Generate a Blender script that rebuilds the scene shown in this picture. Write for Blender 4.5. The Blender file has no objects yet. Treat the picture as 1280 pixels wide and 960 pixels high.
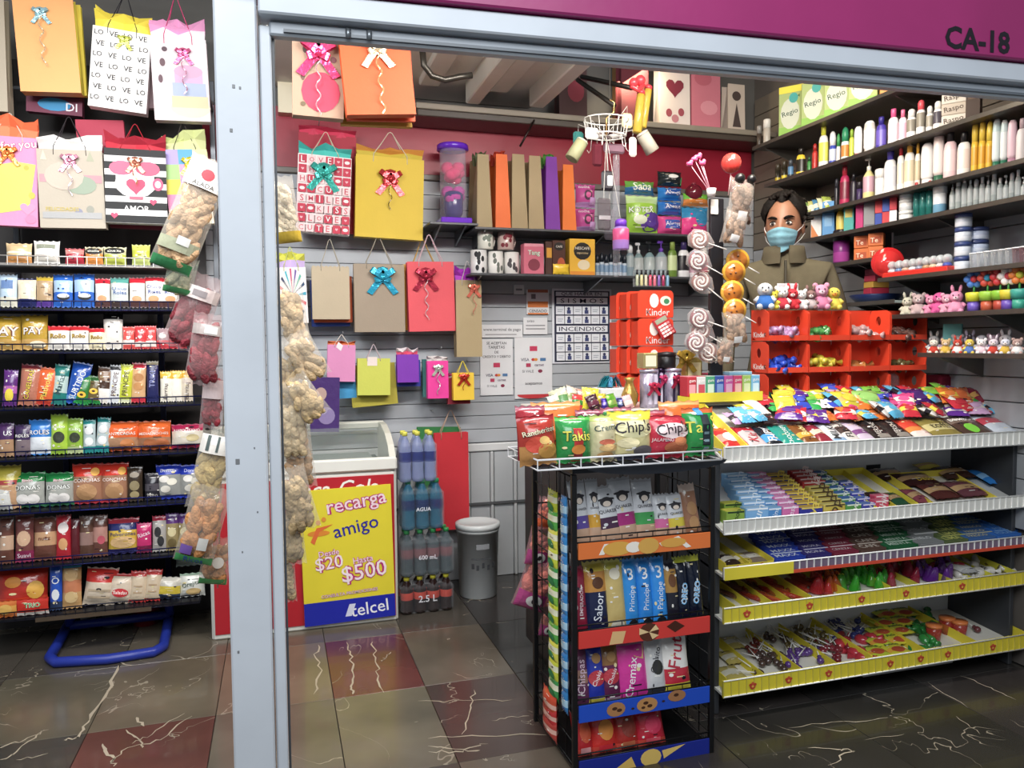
import bpy, math, random
from mathutils import Vector, Matrix
R = math.radians
rnd = random.Random(7)
SC = bpy.context.scene
COL = SC.collection
# camera
CAMH = 1.30
F = 960.0
YAW, PITCH, ROLL = R(17.0), R(3.0), R(0.5)
_f = Vector((math.sin(YAW), math.cos(YAW), 0)); _r = Vector((math.cos(YAW), -math.sin(YAW), 0)); _z = Vector((0, 0, 1))
FW = _f * math.cos(PITCH) - _z * math.sin(PITCH)
_u = _z * math.cos(PITCH) + _f * math.sin(PITCH)
RT = _r * math.cos(ROLL) - _u * math.sin(ROLL)
UP = _u * math.cos(ROLL) + _r * math.sin(ROLL)
CAM = Vector((0, 0, CAMH))
cd = bpy.data.cameras.new('camera'); cam = bpy.data.objects.new('camera', cd); COL.objects.link(cam)
cd.sensor_width = 36; cd.lens = 36 * F / 1280; cd.clip_start = 0.05
cam.matrix_world = Matrix(((RT.x, UP.x, -FW.x, 0), (RT.y, UP.y, -FW.y, 0), (RT.z, UP.z, -FW.z, CAMH), (0, 0, 0, 1)))
SC.camera = cam
# world, lights, exposure
w = bpy.data.worlds.new('world'); SC.world = w; w.use_nodes = True
bg = w.node_tree.nodes['Background']; bg.inputs[0].default_value = (0.75, 0.82, 0.9, 1); bg.inputs[1].default_value = 0.22
def area(name, loc, size, power, col, aim, spread=180):
    l = bpy.data.lights.new(name, 'AREA'); l.shape = 'RECTANGLE'; l.size, l.size_y = size; l.energy = power; l.color = col
    l.spread = R(spread)
    o = bpy.data.objects.new(name, l); COL.objects.link(o); o.location = loc
    o.rotation_euler = (Vector(aim) - Vector(loc)).to_track_quat('-Z', 'Y').to_euler()
    return o
area('corridor_light', (-0.4, -0.6, 3.2), (3.0, 1.6), 105, (0.93, 0.97, 1.0), (0.3, 2.6, 0.9))
area('shop_tube_light', (1.15, 2.02, 2.5), (1.3, 0.14), 32, (1.0, 0.97, 0.92), (1.0, 3.2, 0.6))
area('left_tube_light', (-0.75, 2.35, 2.45), (1.3, 0.16), 21, (1.0, 0.98, 0.95), (-0.7, 3.3, 1.4))
area('right_tube_light', (1.85, 2.5, 2.5), (0.2, 1.0), 9, (1.0, 0.88, 0.7), (2.75, 3.0, 1.7))
area('added_ceiling_uplight', (1.0, 2.15, 2.42), (1.3, 0.14), 8, (1.0, 0.97, 0.92), (0.7, 3.2, 2.75))  # added uplight for the ceiling, standing in for the tube's upward glow
area('loft_light', (1.9, 3.9, 2.75), (0.2, 0.2), 3, (1.0, 0.8, 0.5), (2.2, 4.1, 2.3))  # small warm area light in the loft; no bulb is modelled
SC.view_settings.view_transform = 'Standard'; SC.view_settings.look = 'None'
SC.view_settings.exposure = 0.35; SC.view_settings.gamma = 1.0; SC.view_settings.use_curve_mapping = False
SC.cycles.max_bounces = 7; SC.cycles.transparent_max_bounces = 16; SC.cycles.caustics_reflective = False; SC.cycles.caustics_refractive = False
# pixel -> world
def ray(px, py):
    return FW + RT * ((px - 640) / F) + UP * ((480 - py) / F)
def UY(px, py, Y):
    d = ray(px, py); return CAM + d * (Y / d.y)
def UX(px, py, X):
    d = ray(px, py); return CAM + d * (X / d.x)
def UZ(px, py, Z):
    d = ray(px, py); return CAM + d * ((Z - CAMH) / d.z)
def depth(p): return (Vector(p) - CAM).dot(FW)
def ZY(px, py, Y): return UY(px, py, Y).z
def XY(px, Y, py=480): return UY(px, py, Y).x
# materials (colour comes from a per-face attribute, look from nodes)
def lin(c):
    def g(v):
        v /= 255.0
        return v / 12.92 if v <= 0.04045 else ((v + 0.055) / 1.055) ** 2.4
    if isinstance(c, str):
        c = tuple(int(c[i:i + 2], 16) for i in (0, 2, 4))
    r_, g_, b_ = g(c[0]), g(c[1]), g(c[2]); y = .3 * r_ + .6 * g_ + .1 * b_
    return (r_ + (y - r_) * .07, g_ + (y - g_) * .07, b_ + (y - b_) * .07, 1.0)
MATS = {}
def mk(name, rough=0.5, metal=0.0, bump=0.0, bscale=50.0, var=0.12, vscale=8.0, coat=0.0, spec=0.5, alpha=None, dist=0.004, emit=0.0):
    m = bpy.data.materials.new(name); m.use_nodes = True
    nt = m.node_tree; N = nt.nodes; L = nt.links
    b = N['Principled BSDF']
    at = N.new('ShaderNodeVertexColor'); at.layer_name = 'Col'
    tc = N.new('ShaderNodeTexCoord')
    nz = N.new('ShaderNodeTexNoise'); nz.inputs['Scale'].default_value = vscale; nz.inputs['Detail'].default_value = 3
    L.new(tc.outputs['Object'], nz.inputs['Vector'])
    mr = N.new('ShaderNodeMapRange'); mr.inputs['From Min'].default_value = 0.3; mr.inputs['From Max'].default_value = 0.7
    mr.inputs['To Min'].default_value = 1 - var; mr.inputs['To Max'].default_value = 1.0
    L.new(nz.outputs['Fac'], mr.inputs['Value'])
    mx = N.new('ShaderNodeMix'); mx.data_type = 'RGBA'; mx.blend_type = 'MULTIPLY'; mx.inputs[0].default_value = 1
    L.new(at.outputs['Color'], mx.inputs[6]); L.new(mr.outputs['Result'], mx.inputs[7])
    L.new(mx.outputs[2], b.inputs['Base Color'])
    b.inputs['Roughness'].default_value = rough; b.inputs['Metallic'].default_value = metal
    b.inputs['Specular IOR Level'].default_value = spec; b.inputs['Coat Weight'].default_value = coat
    if bump:
        n2 = N.new('ShaderNodeTexNoise'); n2.inputs['Scale'].default_value = bscale; n2.inputs['Detail'].default_value = 2
        L.new(tc.outputs['Object'], n2.inputs['Vector'])
        bp = N.new('ShaderNodeBump'); bp.inputs['Strength'].default_value = bump; bp.inputs['Distance'].default_value = dist
        L.new(n2.outputs['Fac'], bp.inputs['Height']); L.new(bp.outputs['Normal'], b.inputs['Normal'])
    if alpha is not None:
        tr = N.new('ShaderNodeBsdfTransparent'); ms = N.new('ShaderNodeMixShader'); lw = N.new('ShaderNodeLayerWeight')
        lw.inputs['Blend'].default_value = 0.25
        m2 = N.new('ShaderNodeMapRange'); m2.inputs['To Min'].default_value = alpha; m2.inputs['To Max'].default_value = min(1, alpha + 0.45)
        L.new(lw.outputs['Facing'], m2.inputs['Value']); L.new(m2.outputs['Result'], ms.inputs['Fac'])
        L.new(tr.outputs[0], ms.inputs[1]); L.new(b.outputs[0], ms.inputs[2])
        L.new(ms.outputs[0], N['Material Output'].inputs['Surface'])
    if emit:
        L.new(mx.outputs[2], b.inputs['Emission Color']); b.inputs['Emission Strength'].default_value = emit
    MATS[name] = m
    return m
mk('film', 0.22, bump=0.8, bscale=34, var=0.08, coat=0.25)
mk('paper', 0.62, bump=0.1, bscale=90, var=0.06)
mk('plastic', 0.34, var=0.06, spec=0.45)
mk('gloss', 0.12, var=0.05, coat=0.3)
mk('metal', 0.35, 0.75, var=0.15, vscale=20)
mk('darkmetal', 0.42, 0.2, var=0.2, vscale=20)
mk('foil', 0.22, 0.55, bump=0.6, bscale=60, var=0.1)
mk('cloth', 0.9, bump=0.4, bscale=400, var=0.15, vscale=25, spec=0.2)
mk('skin', 0.5, var=0.1, vscale=30, bump=0.1, bscale=200)
mk('hair', 0.7, var=0.4, vscale=60, bump=0.5, bscale=120, spec=0.15)
mk('clear', 0.12, var=0.05, alpha=0.16, bump=0.6, bscale=30)
mk('wrap', 0.1, var=0.02, alpha=0.03, bump=0.5, bscale=40)
mk('glass', 0.04, var=0.02, alpha=0.10)
mk('jelly', 0.15, var=0.15, alpha=0.55, bump=0.3, bscale=40)
mk('paint', 0.4, bump=0.12, bscale=25, var=0.16, vscale=3)
mk('wallpaint', 0.55, bump=0.15, bscale=30, var=0.22, vscale=2.5)
mk('crunch', 0.6, bump=1.0, bscale=70, var=0.35, vscale=35, dist=0.01)
mk('lamp', 0.4, emit=2.5)
def marble(name, vein, vscale, thr):
    m = mk(name, 0.24, var=0.4, vscale=3.0, coat=0.2)
    nt = m.node_tree; N = nt.nodes; L = nt.links; b = N['Principled BSDF']
    tc = N['Texture Coordinate']; mx = [n for n in N if n.type == 'MIX'][0]
    oi = N.new('ShaderNodeObjectInfo'); av = N.new('ShaderNodeVectorMath'); av.operation = 'ADD'
    sc = N.new('ShaderNodeVectorMath'); sc.operation = 'SCALE'; sc.inputs[3].default_value = 13.7
    L.new(oi.outputs['Location'], sc.inputs[0]); L.new(tc.outputs['Object'], av.inputs[0]); L.new(sc.outputs[0], av.inputs[1])
    nz = N.new('ShaderNodeTexNoise'); nz.inputs['Scale'].default_value = vscale; nz.inputs['Detail'].default_value = 4; nz.inputs['Distortion'].default_value = 0.9
    L.new(av.outputs[0], nz.inputs['Vector'])
    s = N.new('ShaderNodeMath'); s.operation = 'SUBTRACT'; s.inputs[1].default_value = 0.5; L.new(nz.outputs['Fac'], s.inputs[0])
    a = N.new('ShaderNodeMath'); a.operation = 'ABSOLUTE'; L.new(s.outputs[0], a.inputs[0])
    n3 = N.new('ShaderNodeTexNoise'); n3.inputs['Scale'].default_value = 2.2; L.new(av.outputs[0], n3.inputs['Vector'])
    mt = N.new('ShaderNodeMapRange'); mt.inputs['From Min'].default_value = 0.48; mt.inputs['From Max'].default_value = 0.62; mt.inputs['To Min'].default_value = 0.0; mt.inputs['To Max'].default_value = thr
    L.new(n3.outputs['Fac'], mt.inputs['Value'])
    lt = N.new('ShaderNodeMath'); lt.operation = 'LESS_THAN'; L.new(a.outputs[0], lt.inputs[0]); L.new(mt.outputs['Result'], lt.inputs[1])
    m2 = N.new('ShaderNodeMix'); m2.data_type = 'RGBA'; L.new(lt.outputs[0], m2.inputs[0]); L.new(mx.outputs[2], m2.inputs[6]); m2.inputs[7].default_value = lin(vein)
    L.new(m2.outputs[2], b.inputs['Base Color'])
    return m
marble('marble', '9a907e', 2.2, 0.0045)
# mesh builder
_txt = {}
def text2d(s, off=0.0, shear=0.0):
    k = (s, off, shear)
    if k in _txt: return _txt[k]
    cu = bpy.data.curves.new('t', 'FONT'); cu.body = s; cu.resolution_u = 2; cu.offset = off; cu.shear = shear
    o = bpy.data.objects.new('t', cu); COL.objects.link(o)
    dg = bpy.context.evaluated_depsgraph_get(); dg.update()
    me = bpy.data.meshes.new_from_object(o.evaluated_get(dg))
    vs = [(v.co.x, v.co.y) for v in me.vertices]; fs = [tuple(p.vertices) for p in me.polygons]
    bpy.data.objects.remove(o); bpy.data.curves.remove(cu); bpy.data.meshes.remove(me)
    if vs:
        x0 = min(v[0] for v in vs); x1 = max(v[0] for v in vs); y0 = min(v[1] for v in vs); y1 = max(v[1] for v in vs)
    else: x0 = y0 = 0; x1 = y1 = 1
    cx, cy, W = (x0 + x1) / 2, (y0 + y1) / 2, max(x1 - x0, 1e-4)
    vs = [((a - cx) / W, (b - cy) / W) for a, b in vs]
    _txt[k] = (vs, fs, (y1 - y0) / W)
    return _txt[k]
def smoothstep(t): t = max(0, min(1, t)); return t * t * (3 - 2 * t)
class G:
    def __init__(s): s.v = []; s.f = []; s.c = []; s.sm = []; s.mi = []; s.mats = []
    def mat(s, m):
        if m not in s.mats: s.mats.append(m)
        return s.mats.index(m)
    def add(s, vs, fs, col, smooth=False, mat='plastic', xf=None):
        n = len(s.v); mi = s.mat(mat)
        if xf is not None: vs = [xf @ Vector(v) for v in vs]
        s.v.extend([tuple(v) for v in vs])
        multi = isinstance(col, list)
        for i, f in enumerate(fs):
            s.f.append(tuple(a + n for a in f)); s.c.append(col[i] if multi else col); s.sm.append(smooth); s.mi.append(mi)
        return s
    def box(s, a, b, col, mat='plastic', bev=0.0, xf=None):
        x0, y0, z0 = a; x1, y1, z1 = b
        if x0 > x1: x0, x1 = x1, x0
        if y0 > y1: y0, y1 = y1, y0
        if z0 > z1: z0, z1 = z1, z0
        e = min(bev, (x1 - x0) * .45, (y1 - y0) * .45, (z1 - z0) * .45)
        if e <= 0:
            vs = [(x0, y0, z0), (x1, y0, z0), (x1, y1, z0), (x0, y1, z0), (x0, y0, z1), (x1, y0, z1), (x1, y1, z1), (x0, y1, z1)]
            fs = [(3, 2, 1, 0), (4, 5, 6, 7), (0, 1, 5, 4), (1, 2, 6, 5), (2, 3, 7, 6), (3, 0, 4, 7)]
            return s.add(vs, fs, col, False, mat, xf)
        vs = []; idx = {}
        for ix in (0, 1):
            for iy in (0, 1):
                for iz in (0, 1):
                    cx, cy, cz = (x0, x1)[ix], (y0, y1)[iy], (z0, z1)[iz]
                    dx, dy, dz = (e, -e)[ix], (e, -e)[iy], (e, -e)[iz]
                    for ax, p in enumerate(((cx, cy + dy, cz + dz), (cx + dx, cy, cz + dz), (cx + dx, cy + dy, cz))):
                        idx[(ix, iy, iz, ax)] = len(vs); vs.append(p)
        fs = []
        for ax in range(3):
            for sd in (0, 1):
                q = []
                for (a_, b_) in ((0, 0), (1, 0), (1, 1), (0, 1)):
                    k = [0, 0, 0]; k[ax] = sd; k[(ax + 1) % 3] = a_; k[(ax + 2) % 3] = b_; q.append(idx[(k[0], k[1], k[2], ax)])
                fs.append(tuple(q if sd else q[::-1]))
        for ax in range(3):
            for a_ in (0, 1):
                for b_ in (0, 1):
                    k = [0, 0, 0]; k[(ax + 1) % 3] = a_; k[(ax + 2) % 3] = b_
                    k0 = list(k); k1 = list(k); k1[ax] = 1
                    p, r = (ax + 1) % 3, (ax + 2) % 3
                    q = [idx[(*k0, p)], idx[(*k1, p)], idx[(*k1, r)], idx[(*k0, r)]]
                    fs.append(tuple(q[::-1] if (a_ ^ b_) == 0 else q))
        for ix in (0, 1):
            for iy in (0, 1):
                for iz in (0, 1):
                    q = [idx[(ix, iy, iz, a_)] for a_ in range(3)]
                    fs.append(tuple(q if (ix ^ iy ^ iz) else q[::-1]))
        return s.add(vs, fs, col, False, mat, xf)
    def lathe(s, prof, col, n=14, mat='plastic', xf=None, smooth=True, sx=1, sy=1):
        vs = []; fs = []; cs = []
        for (r_, z) in prof:
            for k in range(n):
                a = 2 * math.pi * k / n; vs.append((r_ * sx * math.cos(a), r_ * sy * math.sin(a), z))
        for i in range(len(prof) - 1):
            for k in range(n):
                k2 = (k + 1) % n
                fs.append((i * n + k, i * n + k2, (i + 1) * n + k2, (i + 1) * n + k))
                cs.append(col[min(i, len(col) - 1)] if isinstance(col, list) else col)
        if prof[0][0] > 1e-6: fs.append(tuple(range(n))[::-1]); cs.append(col[0] if isinstance(col, list) else col)
        if prof[-1][0] > 1e-6: fs.append(tuple(range((len(prof) - 1) * n, len(prof) * n))); cs.append(col[-1] if isinstance(col, list) else col)
        return s.add(vs, fs, cs, smooth, mat, xf)
    def ball(s, c, r, col, n=12, m=8, mat='plastic', sc=(1, 1, 1), xf=None):
        vs = []; fs = []
        for j in range(m + 1):
            t = math.pi * j / m
            for k in range(n):
                a = 2 * math.pi * k / n
                vs.append((c[0] + r * sc[0] * math.sin(t) * math.cos(a), c[1] + r * sc[1] * math.sin(t) * math.sin(a), c[2] - r * sc[2] * math.cos(t)))
        for j in range(m):
            for k in range(n):
                k2 = (k + 1) % n; fs.append((j * n + k, j * n + k2, (j + 1) * n + k2, (j + 1) * n + k))
        return s.add(vs, fs, col, True, mat, xf)
    def tube(s, pts, r, col, n=6, mat='metal', closed=False, xf=None):
        pts = [Vector(p) for p in pts]; vs = []; fs = []; m = len(pts); prev = None
        for i, p in enumerate(pts):
            if closed: t = pts[(i + 1) % m] - pts[i - 1]
            else: t = pts[min(i + 1, m - 1)] - pts[max(i - 1, 0)]
            t.normalize()
            if prev is None:
                a = Vector((0, 0, 1)) if abs(t.z) < .9 else Vector((1, 0, 0)); u = t.cross(a).normalized()
            else:
                u = (prev - t * prev.dot(t)).normalized()
            prev = u; w_ = t.cross(u); rr = r[i] if isinstance(r, (list, tuple)) else r
            for k in range(n):
                a = 2 * math.pi * k / n; vs.append(p + u * (rr * math.cos(a)) + w_ * (rr * math.sin(a)))
        for i in range(m if closed else m - 1):
            for k in range(n):
                k2 = (k + 1) % n; j = (i + 1) % m
                fs.append((i * n + k, i * n + k2, j * n + k2, j * n + k))
        if not closed: fs.append(tuple(range(n))[::-1]); fs.append(tuple(range((m - 1) * n, m * n)))
        return s.add(vs, fs, col, n > 4, mat, xf)
    def strip(s, pts, wv, col, mat='film', xf=None, th=0.0012):
        # ribbon: centre line points, half-width vector; given a little thickness
        pts = [Vector(p) for p in pts]; wv = Vector(wv); vs = []; fs = []; m = len(pts)
        for i, p in enumerate(pts):
            t = (pts[min(i + 1, m - 1)] - pts[max(i - 1, 0)]).normalized(); nn = t.cross(wv).normalized() * th
            vs += [p - wv - nn, p + wv - nn, p + wv + nn, p - wv + nn]
        for i in range(m - 1):
            a = i * 4; b = a + 4
            for k in range(4):
                k2 = (k + 1) % 4; fs.append((a + k, a + k2, b + k2, b + k))
        fs += [(3, 2, 1, 0), (m * 4 - 4, m * 4 - 3, m * 4 - 2, m * 4 - 1)]
        return s.add(vs, fs, col, False, mat, xf)
    def prism(s, poly, y0, y1, col, mat='plastic', xf=None):
        # outline in x,z extruded along y (y0 = front)
        n = len(poly); vs = [(p[0], y0, p[1]) for p in poly] + [(p[0], y1, p[1]) for p in poly]
        ar = sum(poly[i][0] * poly[(i + 1) % n][1] - poly[(i + 1) % n][0] * poly[i][1] for i in range(n))
        fs = [tuple(range(n)), tuple(range(2 * n - 1, n - 1, -1))] + [(i + n, (i + 1) % n + n, (i + 1) % n, i) for i in range(n)]
        if ar < 0: fs = [f[::-1] for f in fs]
        return s.add(vs, fs, col, False, mat, xf)
    # flat print laid on a surface: fn maps (x, z) to a 3D point just proud of it
    def dtext(s, txt, cx, cz, width, col, fn, mat='paper', off=0.012, shear=0.0, rot=0.0, tall=1.0):
        vs, fs, asp = text2d(txt, off, shear); ca, sa = math.cos(rot), math.sin(rot)
        out = []; vs = list(vs); todo = list(fs); fs = []; lim = (.013 / max(width, 1e-6)) ** 2
        if len(vs) < 900:
            while todo:
                f = todo.pop(); m = len(f); ds = [((vs[f[i]][0] - vs[f[(i + 1) % m]][0]) ** 2 + (vs[f[i]][1] - vs[f[(i + 1) % m]][1]) ** 2, i) for i in range(m)]; d_, i = max(ds)
                if m != 3 or d_ < lim: fs.append(f); continue
                a, b, c = f[i], f[(i + 1) % 3], f[(i + 2) % 3]; vs.append(((vs[a][0] + vs[b][0]) / 2, (vs[a][1] + vs[b][1]) / 2)); k = len(vs) - 1; todo += [(a, k, c), (k, b, c)]
        else: fs = todo
        for (a, b) in vs:
            x, y = a * width, b * width * tall
            out.append(fn(cx + x * ca - y * sa, cz + x * sa + y * ca))
        return s.add(out, fs, col, False, mat)
    def dpoly(s, pts, col, fn, mat='paper'):
        return s.add([fn(*p) for p in pts], [tuple(range(len(pts)))], col, False, mat)
    def dell(s, cx, cz, rx, rz, col, fn, mat='paper', n=14):
        vs = [fn(cx, cz)]
        for q in (.5, 1):
            for k in range(n):
                a = 2 * math.pi * k / n; vs.append(fn(cx + q * rx * math.cos(a), cz + q * rz * math.sin(a)))
        fs = [(0, 1 + k, 1 + (k + 1) % n) for k in range(n)] + [(1 + k, 1 + n + k, 1 + n + (k + 1) % n, 1 + (k + 1) % n) for k in range(n)]
        return s.add(vs, fs, col, False, mat)
    def drect(s, x0, z0, x1, z1, col, fn, mat='paper', n=4):
        vs = [fn(x0 + (x1 - x0) * i / n, z0 + (z1 - z0) * j / n) for j in range(n + 1) for i in range(n + 1)]
        fs = [(j * (n + 1) + i, j * (n + 1) + i + 1, (j + 1) * (n + 1) + i + 1, (j + 1) * (n + 1) + i) for j in range(n) for i in range(n)]
        return s.add(vs, fs, col, False, mat)
    def heart(s, cx, cz, r, col, fn, mat='paper'):
        pts = []
        for k in range(18):
            t = 2 * math.pi * k / 18
            pts.append((cx + r * math.sin(t) ** 3, cz + r / 16 * (13 * math.cos(t) - 5 * math.cos(2 * t) - 2 * math.cos(3 * t) - math.cos(4 * t))))
        return s.dpoly(pts[::-1], col, fn, mat)
    def mesh(s, name):
        me = bpy.data.meshes.new(name); me.from_pydata(s.v, [], s.f)
        for m in s.mats: me.materials.append(MATS[m])
        if s.f:
            me.polygons.foreach_set('material_index', s.mi); me.polygons.foreach_set('use_smooth', s.sm)
            at = me.color_attributes.new('Col', 'FLOAT_COLOR', 'CORNER'); buf = []; cache = {}
            for f, c in zip(s.f, s.c):
                if c not in cache: cache[c] = lin(c)
                buf.extend(cache[c] * len(f))
            at.data.foreach_set('color', buf)
        me.update(); return me
    def build(s, name, parent=None, label=None, cat=None, group=None, kind=None, loc=None, rot=None):
        return link(s.mesh(name), name, parent, label, cat, group, kind, loc, rot)
def link(me, name, parent=None, label=None, cat=None, group=None, kind=None, loc=None, rot=None):
    o = bpy.data.objects.new(name, me); COL.objects.link(o)
    if parent: o.parent = parent
    if loc is not None: o.location = loc
    if rot is not None: o.rotation_euler = rot
    tag(o, label, cat, group, kind); return o
USED = {}
def tag(o, label=None, cat=None, group=None, kind=None):
    if label: o['label'] = label
    if cat: o['category'] = cat
    if group: o['group'] = group
    if kind: o['kind'] = kind
def thing(name, label, cat, loc=(0, 0, 0), rot=(0, 0, 0), group=None):
    o = bpy.data.objects.new(name, None); o.empty_display_size = 0.05; COL.objects.link(o); o.location = loc; o.rotation_euler = rot
    tag(o, label, cat, group); return o
def dup(root, loc, rot=None, label=None, group=None, scale=None):
    r = root.copy(); COL.objects.link(r); r.location = loc
    if rot is not None: r.rotation_euler = rot
    if scale is not None: r.scale = scale
    if label: r['label'] = label
    if group: r['group'] = group
    for ch in root.children:
        c = ch.copy(); COL.objects.link(c); c.parent = r
        for g in ch.children:
            d = g.copy(); COL.objects.link(d); d.parent = c
    return r
def facing(p, w=1.0):
    """rotation about z that turns a front (-Y) part way towards the aisle"""
    a = math.atan2(p[0], p[1]); return -a * w
# the setting
YF, YB, XR = 1.75, 4.10, 2.80          # shop front, back wall, right wall
XL = -2.1
def struct(g, name, parent=None, **k): return g.build(name, parent, kind=None if parent else 'structure', **k)
# floor: a bed with stone tiles of their own
g = G(); g.box((XL, 0.6, -0.08), (XR + .1, YB + .1, -0.012), '4c4740', 'wallpaint'); floor = struct(g, 'floor')
xa = UZ(405, 797, 0).x; xb = UZ(505, 797, 0).x; xc = UZ(690, 905, 0).x
yb0 = UZ(455, 797, 0).y; yb1 = UZ(455, 868, 0).y
tw = xb - xa; td = yb0 - yb1
xs = [xa - 4 * tw * 1.2, xa - 3 * tw * 1.2, xa - 2.4 * tw, xa - 1.2 * tw, xa, xb, xc]
while xs[-1] < XR: xs.append(xs[-1] + .48)
ys = [yb1 - 2 * td, yb1 - td, yb1, yb0, yb0 + td, yb0 + 2 * td]
pal = ['6b6355', '786a5c', '5c544a', '685f50', '565048', '74685a']
fix = {(4, 2): '6b3632', (4, 1): '746c5a', (5, 1): '52423c', (5, 2): '6c6254', (2, 1): '6a4038', (1, 1): '4b4a44', (3, 1): '6c6658', (3, 2): '7c6f5c', (2, 2): '736856', (1, 2): '6a6454'}
tr = random.Random(3)
for i in range(len(xs) - 1):
    for j in range(len(ys) - 1):
        c = fix.get((i, j), tr.choice(pal)) if i < 6 else tr.choice(['3b3836', '34322f', '413c3a', '302f2e'])  # right-hand tiles near black: the dimness there is put into their colour
        x0, x1, y0, y1 = xs[i], min(xs[i + 1], XR), ys[j], min(ys[j + 1], YB)
        if y1 - y0 < .02 or x1 - x0 < .02: continue
        g = G(); cx, cy = (x0 + x1) / 2, (y0 + y1) / 2
        g.box((x0 - cx + .0012, y0 - cy + .0012, -.012), (x1 - cx - .0012, y1 - cy - .0012, tr.uniform(-.0008, 0)), c, 'marble', .001)
        g.build('tile', floor, loc=(cx, cy, 0))
# long pale veins and scuffs in the stone (inlaid a hair proud)
def vein(name, pts, wd, col='b8ab94'):
    ps = [UZ(px, py, 0) for px, py in pts]; g = G(); fine = []
    for i in range(len(ps) - 1):
        for k in range(5): fine.append(ps[i].lerp(ps[i + 1], k / 5) + Vector((tr.uniform(-1, 1), tr.uniform(-1, 1), 0)) * (.010 if k else .002))
    ps = fine + [ps[-1]]
    q = []
    for i, p in enumerate(ps):
        t = (ps[min(i + 1, len(ps) - 1)] - ps[max(i - 1, 0)]).normalized(); nn = Vector((-t.y, t.x, 0)); ww = wd * .55 * tr.uniform(.35, 1) * (0.3 if i in (0, len(ps) - 1) else 1)
        q.append((p + nn * ww, p - nn * ww))
    for i in range(len(ps) - 1):
        vs = [q[i][0], q[i][1], q[i + 1][1], q[i + 1][0]]
        g.add([(v.x, v.y, .0006) for v in vs], [(0, 1, 2, 3)], col, False, 'paper')
    g.build(name, floor)
for pts, wd in (([(398, 806), (394, 822), (402, 838), (392, 868)], .008), ([(433, 803), (438, 818), (440, 838), (438, 858), (441, 868)], .008), ([(466, 802), (470, 822), (473, 845), (480, 866)], .007), ([(488, 815), (484, 820), (478, 827)], .005),
                ([(523, 876), (580, 876), (640, 875)], .004), ([(592, 862), (588, 885), (577, 918)], .005), ([(535, 923), (600, 920), (683, 919)], .006), ([(535, 933), (580, 937), (610, 930)], .006), ([(536, 940), (570, 939), (600, 938)], .008), ([(615, 901), (640, 896), (662, 895)], .004),
                ([(148, 832), (135, 865), (112, 900)], .012), ([(112, 900), (98, 922), (80, 925)], .010), ([(240, 895), (200, 925), (160, 935), (138, 955)], .006), ([(230, 892), (190, 918), (165, 930)], .005), ([(128, 930), (140, 945), (142, 958)], .010), ([(158, 912), (175, 925), (178, 935)], .007), ([(170, 897), (180, 908)], .010),
                ([(60, 912), (30, 925), (0, 935)], .006), ([(55, 912), (20, 940), (0, 950)], .007), ([(60, 942), (20, 950)], .004), ([(150, 828), (165, 832)], .008),
                ([(985, 910), (1060, 902), (1110, 897)], .004), ([(1010, 935), (1050, 937), (1068, 939), (1035, 957)], .006), ([(1080, 925), (1130, 918)], .004), ([(1200, 845), (1240, 860), (1270, 875)], .006), ([(1160, 853), (1210, 885)], .004), ([(1195, 895), (1225, 918)], .003)):
    vein('vein', pts, wd)
# back wall: core, slats, red band, ribbed sheet metal below
g = G(); g.box((XL, YB + .02, 0), (XR + .02, YB + .12, 3.15), '6a6864', 'wallpaint'); wall_back = struct(g, 'wall_back')
zb0 = ZY(620, 552, YB); zb1 = ZY(560, 228, YB); nsl = 19; ph = (zb1 - zb0) / nsl
for k in range(nsl):
    g = G(); z0 = zb0 + k * ph
    g.box((XL, -.012, .0015), (XR, .014, ph - .0015), 'b4b9bf', 'wallpaint', .002); g.build('slat', wall_back, loc=(0, YB, z0))
g = G(); g.box((XL, YB - .012, zb1 + .03), (XR - .02, YB + .02, ZY(560, 150, YB)), '9a1630', 'paint'); g.build('red_band', wall_back)
g = G(); g.box((XL, YB - .03, zb1), (XR - .02, YB + .02, zb1 + .03), '6f6a62', 'paint', .004); g.build('rail', wall_back)
g = G(); g.box((XL, YB - .02, zb0 - .05), (XR, YB + .02, zb0 - .004), 'd4d6d6', 'wallpaint', .006); g.build('rail', wall_back)
xx = XL
while xx < XR - .01:
    g = G(); x1 = min(xx + .135, XR); g.box((xx + .003, YB - .008, 0), (x1 - .022, YB + .02, zb0 - .052), 'b4b8bb', 'wallpaint', .003); g.build('sheet_panel', wall_back)
    g = G(); g.box((x1 - .020, YB - .022, 0), (x1 - .003, YB + .02, zb0 - .052), 'c2c5c6', 'wallpaint', .004); g.build('sheet_rib', wall_back)
    xx = x1
g = G(); zz = ZY(640, 625, YB); g.box((.2, YB - .026, zz - .01), (XR, YB - .0225, zz + .004), '55575a', 'wallpaint'); g.build('seam_strip', wall_back)
# right wall with slats
g = G(); g.box((XR + .02, 1.6, 0), (XR + .12, YB + .1, 3.15), '6d6660', 'wallpaint'); wall_right = struct(g, 'wall_right')
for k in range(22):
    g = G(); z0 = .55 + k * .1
    g.box((-.012, 1.7, .002), (.016, YB - .03, .098), 'a9acb0' if k < 13 else '7d7264', 'wallpaint', .002); g.build('slat', wall_right, loc=(XR, 0, z0))  # upper slats browner and darker: dim warm light painted into the colour
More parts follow.
